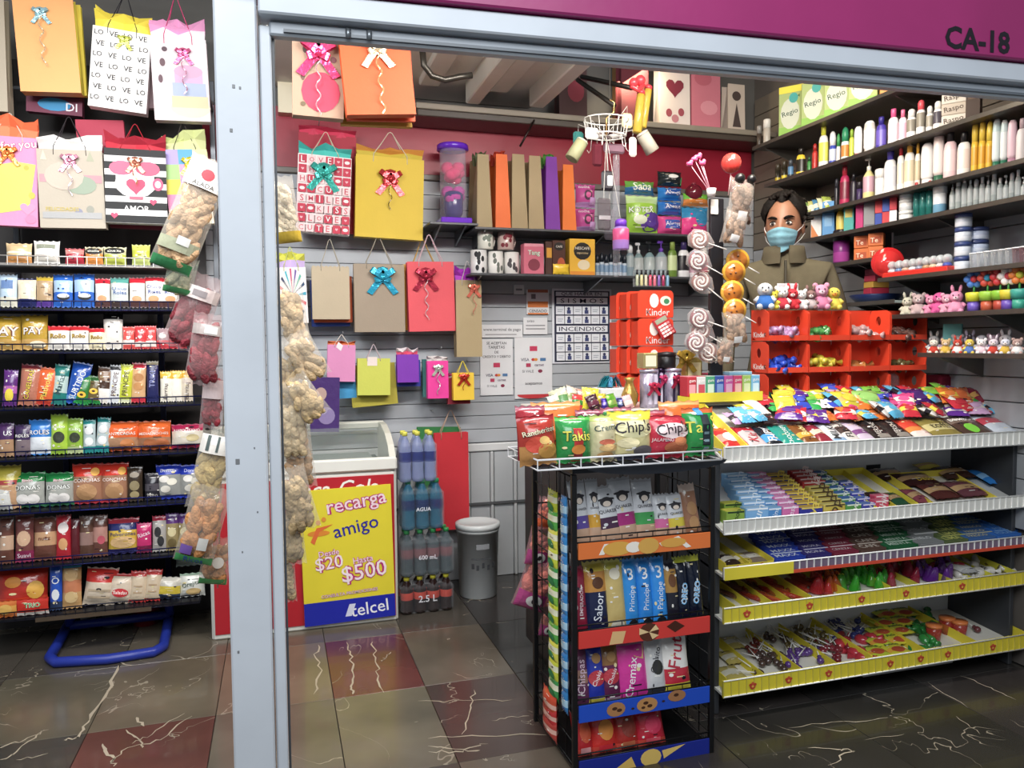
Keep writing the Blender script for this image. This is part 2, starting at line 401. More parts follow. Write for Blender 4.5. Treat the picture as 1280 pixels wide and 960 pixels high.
# ceiling: ribbed white soffit on the left, dark loft to the right
ZC = 2.60
xs0 = XY(345, YB, 140); xs1 = XY(662, YB, 140)
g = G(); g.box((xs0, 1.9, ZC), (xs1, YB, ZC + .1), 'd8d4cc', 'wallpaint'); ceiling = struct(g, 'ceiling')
for px, wdt, hh in ((525, .10, .03), (576, .07, .10), (607, .10, .03), (652, .08, .09)):
    x = XY(px, YB - .05, 140); g = G(); g.box((x - wdt / 2, 1.95, ZC - hh), (x + wdt / 2, YB - .3, ZC + .01), 'dcd8ce', 'wallpaint', .006); g.build('ceiling_rib', ceiling)
g = G(); pts = [UY(528, 62, 3.3), UY(530, 82, 3.3), UY(540, 95, 3.3), UY(556, 100, 3.3), UY(575, 96, 3.3), UY(590, 94, 3.3)]
g.tube(pts, .014, '57534c', 8, 'metal'); g.build('conduit_pipe', ceiling)
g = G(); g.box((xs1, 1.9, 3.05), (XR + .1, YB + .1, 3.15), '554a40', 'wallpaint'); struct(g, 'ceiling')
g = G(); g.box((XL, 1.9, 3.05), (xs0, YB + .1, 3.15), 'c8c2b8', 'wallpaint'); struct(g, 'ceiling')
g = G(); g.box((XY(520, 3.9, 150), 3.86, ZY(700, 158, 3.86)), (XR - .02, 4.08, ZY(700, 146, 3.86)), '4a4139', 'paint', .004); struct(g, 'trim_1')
g = G(); g.box((XY(520, 3.85, 150), 3.84, ZY(700, 150, 3.85)), (XR - .02, 3.859, ZY(700, 143, 3.85)), '8f8576', 'paint', .003); struct(g, 'trim_2')
g = G(); x = XY(778, 4.05, 100); g.box((x - .04, 4.0, ZY(778, 142, 3.9)), (x + .05, 4.1, 3.05), 'a8763c', 'paint'); struct(g, 'trim_3')
for nm, a, b in (('loft_rod', (727, 96), (790, 110)), ('loft_rod', (722, 100), (768, 132))):
    g = G(); g.tube([UY(*a, 3.75), UY(*b, 3.45)], .012, '4b4640', 8, 'metal'); g.build(nm, ceiling)
g = G(); g.tube([UY(668, 150, 3.83), UY(650, 183, 3.83)], .006, '3a2c2a', 6, 'metal'); g.build('drop_rod', ceiling)
# front: painted steel post, header beam, magenta fascia with the unit number
g = G()
xl0 = XY(266, YF, 20); xl1 = XY(317, YF, 20); xr1 = XY(345, YF, 300)
g.box((xl0, YF, 0), (xl1 + .006, YF + .11, 2.6), 'ccd2da', 'paint', .004)
post = struct(g, 'trim_4')
g = G(); g.box((xl1 + .009, YF + .015, 0), (xr1, YF + .08, ZY(335, 28, YF)), 'c9cfd7', 'paint', .003); g.build('door_jamb', post)
g = G(); g.box((xr1 + .001, YF + .03, 0), (xr1 + .006, YF + .07, ZY(335, 40, YF)), '4a4d52', 'paint'); g.build('jamb_seal', post)
g = G()
for px, py, r_ in ((297, 577, .006), (292, 108, .004), (300, 110, .003), (289, 163, .004), (322, 640, .002), (318, 560, .002), (298, 815, .003), (303, 690, .002)):
    p = UY(px, py, YF); g.box((p.x - r_ * .7, YF - .0012, p.z - r_), (p.x + r_ * .7, YF + .001, p.z + r_), '77797c', 'paint', .0005)
g.build('paint_chip', post, kind='stuff')
zh1 = ZY(345, 2, YF + .02); zh0 = ZY(345, 24, YF); zh2 = ZY(345, 42, YF)
XE = 3.3
g = G(); g.box((xl1 + .01, YF - .02, zh0 + .003), (XE, YF + .05, zh0 + .052), 'c3cad3', 'paint', .004); header = struct(g, 'trim_5')
g = G(); g.box((xl1 + .03, YF + .01, zh2), (XE, YF + .04, zh0), 'a9b1ba', 'paint', .004); g.build('roller_track', header)
g = G(); g.box((xl1 + .06, YF + .004, zh2 + .006), (XE, YF + .0105, zh2 + .013), '5f666e', 'paint'); g.build('track_groove', header)
for px in (435, 461):
    g = G(); x = XY(px, YF, 40); g.lathe([(.006, 0), (.006, .02)], '80868c', 8, 'metal'); g.build('track_bolt', header, loc=(x, YF + .004, zh2 + .004))
g = G(); g.box((xl0 - .0, YF - .035, zh0 + .055), (XE, YF + .08, zh0 + .62), '9c2468', 'paint', .004); fascia = struct(g, 'trim_6')
HM_ = Matrix.Translation((xl1, YF, 0)) @ Matrix.Rotation(R(-3), 4, 'Z') @ Matrix.Translation((-xl1, -YF, 0))   # the sign beam is not quite square to the shelves
header.matrix_world = HM_; fascia.matrix_world = HM_; HI = HM_.inverted()
def UH(px, py):
    o_ = HI @ CAM; d = HI.to_3x3() @ ray(px, py); return o_ + d * ((YF - .035 - o_.y) / d.y)
g = G(); p0 = UH(1181, 50); p1 = UH(1262, 50)
g.dtext('CA-18', (p0.x + p1.x) / 2, UH(1221, 50).z, p1.x - p0.x, '1d1820', lambda x, z: (x, YF - .0365, z), 'plastic', .03); g.build('unit_number', fascia)
# dark partition behind the left racks
YP = 4.03
g = G(); g.box((XL, YP, 0), (XY(262, YP, 500), YP + .04, 2.6), '35302f', 'wallpaint'); struct(g, 'wall_left')
# cream panel in the far corner, its pale colour standing in for lit wall
g = G(); g.box((XY(346, 4.0, 60), 4.02, ZY(350, 140, 4.02)), (XY(366, 4.0, 60), 4.09, 2.6), 'e6dcc0', 'wallpaint'); struct(g, 'lit_wall_panel')
# builders for goods
_pk = {}
def packet_mesh(w, h, t, col, bands=(), dec=(), mat='film', seal=.06, serr=True, key=None):
    k = (round(w, 3), round(h, 3), round(t, 3), col, tuple(bands), tuple(dec), mat, seal)
    if k in _pk: return _pk[k]
    g = G(); nu = 8
    vl = sorted(set([0, seal * .5, seal, 1 - seal, 1 - seal * .5, 1] + [round(i / 8, 3) for i in range(1, 8)] + [b for bb in bands for b in bb[:2]]))
    rs = random.Random(hash(col) % 999 if False else sum(map(ord, str(col))) + int(w * 1000))
    wob = [(rs.uniform(-1, 1), rs.uniform(-1, 1), rs.uniform(0, 6)) for _ in range(3)]
    def prof(u, v):
        if v <= seal or v >= 1 - seal: e = 0
        else:
            q = (v - seal) / (1 - 2 * seal); e = (max(0, 1 - abs(2 * q - 1) ** 2.6)) ** .55
        s_ = max(0, 1 - abs(u) ** 2.4) ** .6
        return t * .5 * e * s_ * (1 + .10 * math.sin(3 * u + wob[0][2]) * math.sin(5 * v * 3.1 + wob[1][2]))
    def xw(v):
        q = min(v, 1 - v) / .5
        return w * .5 * (1 - .05 * math.sin(math.pi * min(1, max(0, v))))
    def fn(x, z, off=.0014):
        u = max(-1, min(1, x / (w * .5))); v = max(0, min(1, z / h)); return (x, -prof(u, v) - off - .0006, z)
    def cof(v):
        c = col
        for b in bands:
            if b[0] <= v <= b[1]: c = b[2]
        return c
    for sd in (-1, 1):
        vs = []; fs = []; cs = []
        for v in vl:
            for i in range(nu + 1):
                u = -1 + 2 * i / nu; zz = v * h
                if serr and v in (0, 1): zz += (.006 if i % 2 else -.0) * (1 if v == 0 else -1) * min(1, h * 8)
                vs.append((u * xw(v), sd * (prof(u, v) + .0006), zz))
        for j in range(len(vl) - 1):
            for i in range(nu):
                a = j * (nu + 1) + i; q = (a, a + 1, a + nu + 2, a + nu + 1)
                fs.append(q if sd < 0 else q[::-1]); cs.append(cof((vl[j] + vl[j + 1]) / 2))
        g.add(vs, fs, cs, True, mat)
    if h > .06 and mat == 'film':     # small print of the wrapper: lines and specks, plus blotches painted as highlights
        tint = ['f4f0e8', 'f4f0e8', 'e8d8a0', '2a2630', col]
        for q in range(7):
            x = rs.uniform(-.7, .7) * w / 2; z = rs.uniform(.12, .88) * h; c = rs.choice(tint); f3 = lambda X, Z: fn(X, Z, .0011)
            if q < 4: g.drect(x, z, x + rs.uniform(.08, .3) * w * (1 if x < 0 else -1), z + rs.uniform(.012, .022) * h, c, f3, 'film', 2)
            else: g.dell(x, z, rs.uniform(.03, .09) * w, rs.uniform(.015, .04) * h, c, f3, 'film', 7)
    decals(g, dec, w, h, fn)
    me = g.mesh('packet'); _pk[k] = me
    return me
def decals(g, dec, w, h, fn, mat='paper'):
    n = 0
    for d in dec:
        n += 1; o = .0012 + n * .00016
        f2 = lambda x, z, o=o: fn(x, z, o)
        k = d[0]
        if k == 't':
            _, s_, cx, cz, ww, c = d[:6]; oc = d[6] if len(d) > 6 else None; rot = d[7] if len(d) > 7 else 0; tall = d[8] if len(d) > 8 else 1.0
            if len(s_) == 1:
                a_ = text2d(s_, .016)[2]; ww = min(ww, ww * 1.35 / a_)
            if oc:
                g.dtext(s_, cx * w / 2, cz * h, ww * w, oc, f2, mat, .05, 0, R(rot), tall); o += .0007
                f2 = lambda x, z, o=o: fn(x, z, o)
            g.dtext(s_, cx * w / 2, cz * h, ww * w, c, f2, mat, .006, 0, R(rot), tall)
        elif k == 'd': g.dell(d[1] * w / 2, d[2] * h, d[3] * w, d[4] * h, d[5], f2, mat)
        elif k == 'r': g.drect(d[1] * w / 2, d[2] * h, d[3] * w / 2, d[4] * h, d[5], f2, mat)
        elif k == 'h': g.heart(d[1] * w / 2, d[2] * h, d[3] * w, d[4], f2, mat)
        elif k == 'p': g.dpoly([(a * w / 2, b * h) for a, b in d[1]], d[2], f2, mat)
def carton_mesh(w, h, d, col, dec=(), side=None, top=None, mat='paper', bev=.002):
    k = ('c', round(w, 3), round(h, 3), round(d, 3), col, tuple(dec), side, top, mat)
    if k in _pk: return _pk[k]
    g = G(); g.box((-w / 2, -d / 2, 0), (w / 2, d / 2, h), col, mat, bev)
    if top: g.box((-w / 2 + .001, -d / 2 + .001, h - .001), (w / 2 - .001, d / 2 - .001, h + .0012), top, mat)
    if side:
        g.box((-w / 2 - .0008, -d / 2 + .002, .002), (-w / 2 + .0005, d / 2 - .002, h - .002), side, mat)
        g.box((w / 2 - .0005, -d / 2 + .002, .002), (w / 2 + .0008, d / 2 - .002, h - .002), side, mat)
    decals(g, dec, w, h, lambda x, z, o=.001: (x, -d / 2 - o, z))
    _pk[k] = g.mesh('carton'); return _pk[k]
# ---- bottles: Empty > body, cap
_bt = {}
def bottle(name, kind, h, r, body, cap, label, loc, cat='bottle', band=None, group=None, rotz=0, bmat='plastic', cmat='plastic', dec=()):
    k = (kind, round(h, 3), round(r, 3), body, cap, band, bmat, dec)
    if k not in _bt:
        g = G(); c = G(); sy = 1; b2 = band or body
        if kind == 'shampoo':
            sy = .62; g.lathe([(r * .9, 0), (r, h * .03), (r, h * .2), (r * .98, h * .62), (r * .8, h * .74), (r * .45, h * .79)], [body, body, b2, body, body], 14, bmat, sy=sy)
            c.lathe([(r * .5, h * .78), (r * .52, h * .96), (r * .46, h)], cap, 12, cmat, sy=.8)
        elif kind == 'tottle':      # stands on its wide cap
            sy = .55; c.lathe([(r * .8, 0), (r * .86, h * .02), (r * .86, h * .17)], cap, 14, cmat, sy=sy + .1)
            g.lathe([(r * .8, h * .17), (r, h * .24), (r, h * .75), (r * .85, h * .93), (r * .5, h)], [body, body, b2, body], 14, bmat, sy=sy)
        elif kind == 'rollon':
            g.lathe([(r * .9, 0), (r, h * .04), (r, h * .18), (r, h * .5), (r * .82, h * .62)], [body, body, b2, body], 14, bmat)
            c.lathe([(r * .85, h * .6), (r * .88, h * .8), (r * .7, h * .94), (r * .3, h)], cap, 14, cmat)
        elif kind == 'spray':
            g.lathe([(r * .95, 0), (r, h * .03), (r, h * .3), (r, h * .66), (r * .7, h * .74)], [body, body, b2, body], 14, bmat)
            c.lathe([(r * .72, h * .74), (r * .72, h * .93), (r * .5, h * .98), (r * .2, h)], cap, 12, cmat)
        elif kind == 'jar':
            g.lathe([(r * .9, 0), (r, h * .08), (r, h * .35), (r, h * .7)], [body, b2, body], 16, bmat)
            c.lathe([(r * 1.03, h * .68), (r * 1.03, h * .97), (r * .9, h)], cap, 16, cmat)
        elif kind == 'pump':
            g.lathe([(r * .95, 0), (r, h * .03), (r, h * .2), (r, h * .55), (r * .5, h * .66), (r * .3, h * .7)], [body, body, b2, body, body], 14, bmat)
            c.lathe([(r * .38, h * .69), (r * .38, h * .78), (r * .12, h * .8), (r * .12, h * .93)], cap, 10, cmat)
            c.box((-r * .7, -r * .2, h * .92), (r * .3, r * .2, h), cap, cmat, r * .08)
        elif kind == 'soda':
            g.lathe([(r * .7, 0), (r * .95, h * .03), (r, h * .1), (r * .9, h * .3), (r, h * .42), (r, h * .62), (r * .75, h * .78), (r * .36, h * .9), (r * .34, h * .93)], [body, body, body, b2, b2, body, body, body], 14, bmat)
            c.lathe([(r * .42, h * .925), (r * .42, h * .99), (r * .36, h)], cap, 12, cmat)
        elif kind == 'polish':
            g.lathe([(r, 0), (r, h * .45), (r * .6, h * .5)], body, 12, bmat); c.lathe([(r * .55, h * .48), (r * .45, h)], cap, 10, cmat)
        decals(g, dec, 2 * r, h, lambda x, z, o=.001: (x, -sy * math.sqrt(max(0, (r + .0004) ** 2 - x * x)) - o, z))
        _bt[k] = (g.mesh('body'), c.mesh('cap'))
    t = thing(name, label, cat, loc, (0, 0, rotz), group)
    link(_bt[k][0], 'body', t); link(_bt[k][1], 'cap', t)
    return t
# ---- gift bag: Empty > body, handle, tissue, bow, curl
def bow_geo(g, col, s, mat='foil', tails=True, n=6):
    for k in range(n):
        a = R((35, 145, 75, 105, 200, 340)[k]); L = s * (1, 1, .75, .75, .6, .6)[k]; d = Vector((math.cos(a), 0, math.sin(a))); wv = Vector((-d.z, 0, d.x)) * s * .2
        pts = [d * (L * (1 - math.cos(2 * math.pi * i / 10)) / 2) + Vector((0, -(.22 * L * math.sin(2 * math.pi * i / 10)) - .26 * L, 0)) for i in range(11)]
        g.strip(pts, wv, col, mat)
    if tails:
        for sx in (-1, 1):
            g.strip([(0, -.004 - .1 * s, 0), (sx * s * .45, -.006, -s * .5), (sx * s * .95, -.006, -s * 1.15)], (s * .2, 0, sx * s * .1), col, mat)
    g.ball((0, -.3 * s, 0), s * .22, col, 8, 5, mat)
def curl_geo(g, col, L, r=.009, mat='foil'):
    n = int(L / .011); pts = [(r * math.cos(i * 1.05), -r * 1.2 - r * .8 * math.sin(i * 1.05), -L * i / n) for i in range(n + 1)]
    g.strip(pts, (.0, .0, .0035), col, mat)
def gift_bag(label, p, w, h, d, col, rot=(0, 0, 0), side=None, dec=(), handle='e9e2d0', hl=.10, tissue=None, bow=None, bows=.04, bowpos=(0, .85), curl=None, curll=.1, scallop=False, mat='paper', group=None, hspan=.25, hr=.0022, name='gift_bag', tz=.05, taper=1.0):
    """p = bottom centre of the bag"""
    t = thing(name, label, 'gift bag', p, rot, group)
    g = G(); sd = side or col
    y0, y1 = -d / 2, d / 2; xi = w / 2; gz = d * .25
    V = [(-xi, y0, 0), (xi, y0, 0), (xi, y1, 0), (-xi, y1, 0), (-xi * taper, y0 * .8, h), (xi * taper, y0 * .8, h), (xi * taper, y1 * .8, h), (-xi * taper, y1 * .8, h), (xi * taper - gz * taper, 0, h * .96), (-xi * taper + gz * taper, 0, h * .96), (xi - .001, 0, .0), (-xi + .001, 0, .0), (xi - .002, 0, d * .7), (-xi + .002, 0, d * .7)]
    g.add(V, [(0, 1, 5, 4), (2, 3, 7, 6), (1, 12, 8, 5), (12, 2, 6, 8), (13, 0, 4, 9), (3, 13, 9, 7), (3, 2, 10, 11), (11, 10, 1, 0), (1, 10, 12), (10, 2, 12), (11, 0, 13), (3, 11, 13)], [col, col] + [sd] * 4 + [col] * 2 + [sd] * 4, False, mat)
    if scallop:
        n = 9
        for k in range(n):
            x = -xi + (k + .5) * w / n; g.prism([(x + w / n * .5 * math.cos(a), h - .002 + w / n * .45 * math.sin(a)) for a in [math.pi * i / 6 for i in range(7)]], y0 * .82, y0 * .82 + .001, col, mat)
    fn = lambda x, z, o=.0012: (x, y0 * (1 - .2 * z / h) - o, z)
    decals(g, dec, w, h, fn)
    g.build('body', t)
    if handle:
        for yy in (y0 * .8, y1 * .8):
            hh = G(); x = w * hspan
            hh.tube([(-x, yy, h * .93), (-x * .98, yy, h + hl * .08), (-x * .5, yy * .5, h + hl * .55), (-x * .12, 0, h + hl * .96), (0, 0, h + hl), (x * .12, 0, h + hl * .96), (x * .5, yy * .5, h + hl * .55), (x * .98, yy, h + hl * .08), (x, yy, h * .93)], hr, handle, 5, 'cloth'); hh.build('handle', t)
    if tissue:
        r2 = random.Random(int(w * 1e4)); q = G()
        for lay, yy in enumerate((y0 * .35, y1 * .3)):
            n = 4; top = []
            for i in range(n + 1): top.append((-xi * .98 + 1.96 * xi * i / n, h + tz * r2.uniform(.35, .8)))
            vs = []; fs = []
            for i, (x, z) in enumerate(top): x *= taper; vs += [(x * .93, yy, h * .9), (x, yy + (-.012 if i % 2 else .012), (z + h) / 2), (x * 1.02, yy + (.014 if i % 2 else -.010), z)]
            for i in range(n): a = i * 3; fs += [(a, a + 3, a + 4, a + 1), (a + 1, a + 4, a + 5, a + 2)]
            tc = tissue if isinstance(tissue, tuple) else (tissue, tissue)
            cs = [tc[0] if j % 2 == 0 else tc[1] for j in range(len(fs))]
            q.add(vs, fs, cs, False, 'paper'); q.add([(a, b + .0008, c) for a, b, c in vs], [f[::-1] for f in fs], cs, False, 'paper')
        q.build('tissue_paper', t, kind='stuff')
    if bow:
        b = G(); bow_geo(b, bow, bows); bz = bowpos[1] * h; b.build('bow', t, loc=(bowpos[0] * w, y0 * (1 - .2 * bowpos[1]) - .003, bz))
    if curl:
        b = G(); curl_geo(b, curl, curll); b.build('curling_ribbon', t, loc=(bowpos[0] * w, y0 - .004, bowpos[1] * h - bows * .3))
    return t
def px_bag(label, x0, y0, x1, y1, Y, col, d=.05, tilt=0, **k):
    """gift bag whose front fills a pixel box at depth plane Y"""
    yc = (y0 + y1) / 2; xc = (x0 + x1) / 2
    w_ = UY(x1, yc, Y).x - UY(x0, yc, Y).x; zb = ZY(xc, y1, Y); zt = ZY(xc, y0, Y); x = UY(xc, y1, Y).x
    return gift_bag(label, (x, Y + d / 2, zb), w_, zt - zb, d, col, rot=(0, R(tilt), 0), **k)
def hook(x, z, Y=YB):
    g = G(); g.tube([(0, .0, 0), (0, -.07, 0), (0, -.075, .012)], .0025, 'b9bcc0', 5, 'metal'); g.build('hook', wall_back, loc=(x, Y - .012, z))
# left wire rack and what stands on it
YL = 3.60
rack = thing('wire_rack', 'tall navy wire display rack loaded with snacks left of the white post', 'rack', (XY(100, YL, 800), YL, 0))
ox, oy = rack.location.x, rack.location.y
SH = [(330, 215, 'e6e2dc'), (385, 222, '2b2f5c'), (438, 235, '20244c'), (507, 254, '1b2258'), (569, 256, '1b2258'), (634, 254, '1a2470'), (701, 246, '1c2058'), (764, 250, '2a2a38')]
XLs = XY(-60, YL, 500)
SZ = []
for i, (yy, xr, c) in enumerate(SH):
    z = ZY(110, yy, YL); SZ.append(z); x1 = XY(xr, YL, yy); g = G()
    g.box((XLs - ox, .0, z - .012), (x1 - ox, .34, z - .001), '17171f' if i else '8d8a86', 'darkmetal')
    for zz in (z - .01, z + .028):
        g.tube([(XLs - ox, -.005, zz), (x1 - ox, -.005, zz), (x1 - ox, .34, zz)], .0028, c, 5, 'metal')
    n = int((x1 - XLs) / .036)
    for k in range(n + 1):
        x = XLs - ox + (x1 - XLs) * k / n; g.box((x - .0013, -.0075, z - .01), (x + .0013, -.0045, z + .028), c, 'metal')
    if i == 7: g.box((XY(45, YL, 770) - ox, -.012, z - .022), (XY(190, YL, 770) - ox, -.002, z - .006), '7c6a58', 'metal')
    g.build('wire_shelf', rack)
for px in (-30, 80, 205):
    g = G(); x = XY(px, YL + .3, 600); g.box((x - ox - .012, .345, .02), (x - ox + .012, .37, 1.62), '20264f', 'darkmetal', .002); g.build('upright', rack)
bt = thing('tube_base', 'blue bent tube foot loop lying on the tiles under the left wire rack', 'stand', (XY(135, 3.6, 820), 3.6, 0))
pts = [(88, 775), (75, 800), (62, 822), (70, 828), (135, 824), (192, 815), (204, 808), (207, 795), (212, 765)]
g = G(); P = [UZ(a, b, .02) for a, b in pts]; P = [p - bt.location for p in P]
Q = []
for i in range(len(P) - 1): Q += [P[i].lerp(P[i + 1], t) for t in (0, .5)]
Q.append(P[-1]); g.tube(Q, .021, '24379c', 10, 'plastic'); g.build('foot_tube', bt)
g = G(); a, b = UZ(88, 782, .05) - bt.location, UZ(212, 768, .05) - bt.location
g.tube([a, b], .02, '1f2f86', 10, 'plastic'); g.build('cross_tube', bt)
g = G(); g.tube([a, a + Vector((0, .0, .12))], .02, '1f2f86', 10, 'plastic'); g.build('upright', bt)
g = G(); g.tube([b, b + Vector((0, 0, .12))], .02, '1f2f86', 10, 'plastic'); g.build('upright', bt)
bins = [('clear plastic tub stored under the left rack behind the blue foot loop', 300, 'b9bdc4', 105, 128), ('grey plastic tub stored under the left rack beside the clear one', 0, '8b8f96', 130, 160), ('red plastic tub stored under the left rack at the back', 0, '8d2028', 165, 205)]
for lab, _, c, xa_, xb_ in bins:
    p = UZ(xa_, 775, .001); q_ = UY(xb_, 775, p.y); ww = q_.x - p.x; g = G()
    g.lathe([(ww * .4, 0), (ww * .48, .12), (ww * .5, .13), (ww * .44, .125), (ww * .38, .01)], c, 14, 'plastic'); g.build('tub', None, lab, 'tub', loc=(p.x + ww / 2, 4.0 - ww * .6, 0))
WORD = ['first', 'second', 'third', 'fourth', 'fifth', 'sixth', 'seventh', 'eighth', 'ninth']
def put(x0, x1, yt, Y, z, desc, place, col, bands=(), dec=(), t=None, lean=-8, tilt=0, mat='film', cat='snack', name='snack_packet', group=None, kind='p', yawk=.3, hfix=None, top=None, side=None):
    xm = (x0 + x1) / 2
    pa = UY(x0, 480, Y); X0 = UZ(x0, (yt + 480) / 2, z).x if False else None
    yb = 430 + (CAMH - z) * F / depth((xm and UY(xm, 480, Y).x, Y, z))
    X0 = UY(x0, yb, Y).x; X1 = UY(x1, yb, Y).x; w_ = X1 - X0
    h_ = hfix or (ZY(xm, yt, Y) - z)
    t_ = t or min(.09, max(.02, w_ * .5))
    if kind == 'p': me = packet_mesh(w_, h_, t_, col, tuple(bands), tuple(dec), mat)
    else: me = carton_mesh(w_, h_, t_, col, tuple(dec), side, top, mat if mat != 'film' else 'paper')
    o = link(me, name, None, desc + (' on ' + place if place else ''), cat, group)
    o.location = ((X0 + X1) / 2, Y + t_ / 2, z + .002); o.rotation_euler = (R(lean if kind == 'p' else 0), R(tilt), 0)
    return o
def row(place, Y, z, items, **kw):
    for it in items:
        x0, x1, yt, desc, col = it[:5]; bands = it[5] if len(it) > 5 else (); dec = it[6] if len(it) > 6 else (); ex = dict(kw)
        if len(it) > 7: ex.update(it[7])
        put(x0, x1, yt, Y, z, desc, place, col, bands, dec, **ex)
W = 'f2efe8'
YI = YL + .03
row('the top left shelf', YI, SZ[0], [
    (5, 38, 303, 'flat tan biscuit packet', 'd9b98a', [(.45, .55, 'f0e6d0'), (0, .3, 'c98a48')]),
    (40, 73, 300, 'white and grey snack packet', 'e9e7e2', [(.1, .35, 'c9c4ba')], [('r', -.7, .62, .7, .8, '8a8f7c')]),
    (80, 104, 310, 'small red cookie packet', 'b2283c', [(.6, .9, 'd88a84')]),
    (105, 128, 308, 'orange packet with a black oval badge', 'd98a3c', [(.6, 1, 'cfc2a0')], [('d', 0, .72, .46, .2, '141414'), ('t', 'abuelita', 0, .73, .62, 'f0eee0')]),
    (128, 157, 308, 'yellow green packet with a black oval badge', 'b9c24a', [(.55, 1, 'd8d2a8')], [('d', 0, .74, .44, .19, '141414'), ('t', 'abuelita', 0, .74, .6, 'f0eee0')]),
    (164, 187, 305, 'lime yellow topped packet', 'ccd23a', [(0, .4, 'bcc870'), (.7, 1, 'd6dc60')]),
    (190, 208, 318, 'small grey sweet packet', '8c8f98', [(.3, .6, 'c4c6cc')])])
row('the second left shelf', YI, SZ[1], [
    (-3, 20, 342, 'pale blue bread packet', 'b9cfe0', [(0, .3, 'd9d6c4')], [('r', -.7, .55, .6, .8, '5f7fb0')]),
    (20, 44, 347, 'cream and navy packet', 'e8d8bc', [(0, .28, '22285e'), (.93, 1, '22285e')]),
    (44, 65, 345, 'brown and violet packet', 'b89a74', [(0, .22, '5a3a94'), (.85, 1, 'c8a828')]),
    (65, 90, 342, 'left of the two blue and white cookie packets', '2a66c4', [(.45, .8, 'a9c8ea')], [('d', .1, .3, .32, .09, '20242c'), ('d', .1, .34, .3, .06, 'f4f4f0')]),
    (91, 117, 341, 'right of the two blue and white cookie packets', '2a66c4', [(.45, .8, 'a9c8ea')], [('d', .1, .3, .32, .09, '20242c'), ('d', .1, .34, .3, .06, 'f4f4f0')]),
    (118, 137, 347, 'red white cake roll packet beside the blue cookies', 'e9e2d8', [(.8, 1, 'c81e34'), (0, .2, '5a3b3a')], [('d', 0, .3, .3, .1, 'd9a070')]),
    (137, 160, 346, 'teal grey cake roll packet', 'cfd6d2', [(.8, 1, '5aa79c'), (0, .2, '4a3b3a')], [('t', 'Choco', 0, .62, .8, '3a62a8'), ('t', 'Roles', .1, .48, .7, '3a62a8')]),
    (161, 181, 346, 'red white cake roll packet right of the teal one', 'efe6dc', [(.8, 1, 'd22034'), (0, .2, '5a3b3a')], [('d', 0, .28, .3, .1, 'd9a070')]),
    (181, 203, 345, 'red cake roll packet with blue Choco lettering', 'f0e8de', [(.84, 1, 'd22034'), (0, .2, '5a3b3a')], [('t', 'Choco', 0, .66, .8, '2a56a8'), ('t', 'Roles', .1, .5, .7, '2a56a8'), ('d', 0, .28, .3, .1, 'd9a070')]),
    (202, 224, 346, 'red cake roll packet at the right end', 'ece6e0', [(.84, 1, 'c02030'), (0, .2, '5a3b3a')], [('t', 'Choco', 0, .66, .8, '2a56a8'), ('t', 'Roles', .1, .5, .7, '2a56a8'), ('d', 0, .28, .3, .1, 'd9a070')])])
row('the third left shelf', YI, SZ[2], [
    (-22, 24, 394, 'gold cake bag reading PAY cut by the frame edge', 'b99424', [(.0, .3, 'cda254')], [('t', 'PAY', .2, .52, .7, W, '6a3018')]),
    (24, 58, 393, 'gold cake bag reading PAY', 'b99424', [(.0, .3, 'd0a45a')], [('t', 'PAY', 0, .52, .72, W, '6a3018'), ('d', .3, .15, .3, .1, 'e8dcc0')]),
    (58, 86, 407, 'first white packet with a red top from the left', 'f1ece4', [(.78, 1, 'c8202c')], [('t', 'Rollo', 0, .55, .7, 'c4a42c', '5a2018')]),
    (86, 110, 407, 'second white packet with a red top from the left', 'f1ece4', [(.78, 1, 'c8202c')], [('t', 'Rollo', 0, .55, .7, 'c4a42c', '5a2018')]),
    (110, 131, 410, 'yellowish white packet with a red top', 'f3e6c0', [(.78, 1, 'c8202c')], [('t', 'Rollo', 0, .55, .7, 'c4a42c', '5a2018')]),
    (128, 153, 391, 'tall black topped packet with white front', 'ece4da', [(.82, 1, '18181a')], [('p', ((-.2, .75), (.1, .75), (.6, .2), (.4, .2)), '3c2c28')]),
    (153, 168, 408, 'slim coral packet beside the black topped one', 'e0504a', [(.2, .4, 'f0e0d8')], [('h', 0, .5, .2, 'f4dcd4')]),
    (168, 182, 407, 'slim red packet right of the coral one', 'd83a40', [(.1, .3, 'f0e0d8')], [('h', 0, .5, .2, 'f4dcd4')]),
    (181, 195, 407, 'slim red packet with a pale heart', 'e04848', [(.1, .35, 'efe2dc')], [('h', 0, .5, .22, 'f6e0da')]),
    (195, 211, 410, 'slim grey pink packet', 'a88a90', [(0, .4, 'd8404c')], [('d', 0, .6, .3, .12, 'e4dcd8')]),
    (210, 233, 410, 'pink red packet at the right end', 'cf5060', [(0, .4, 'c42838')], [('r', -.6, .5, .6, .75, 'ead8d8')])])
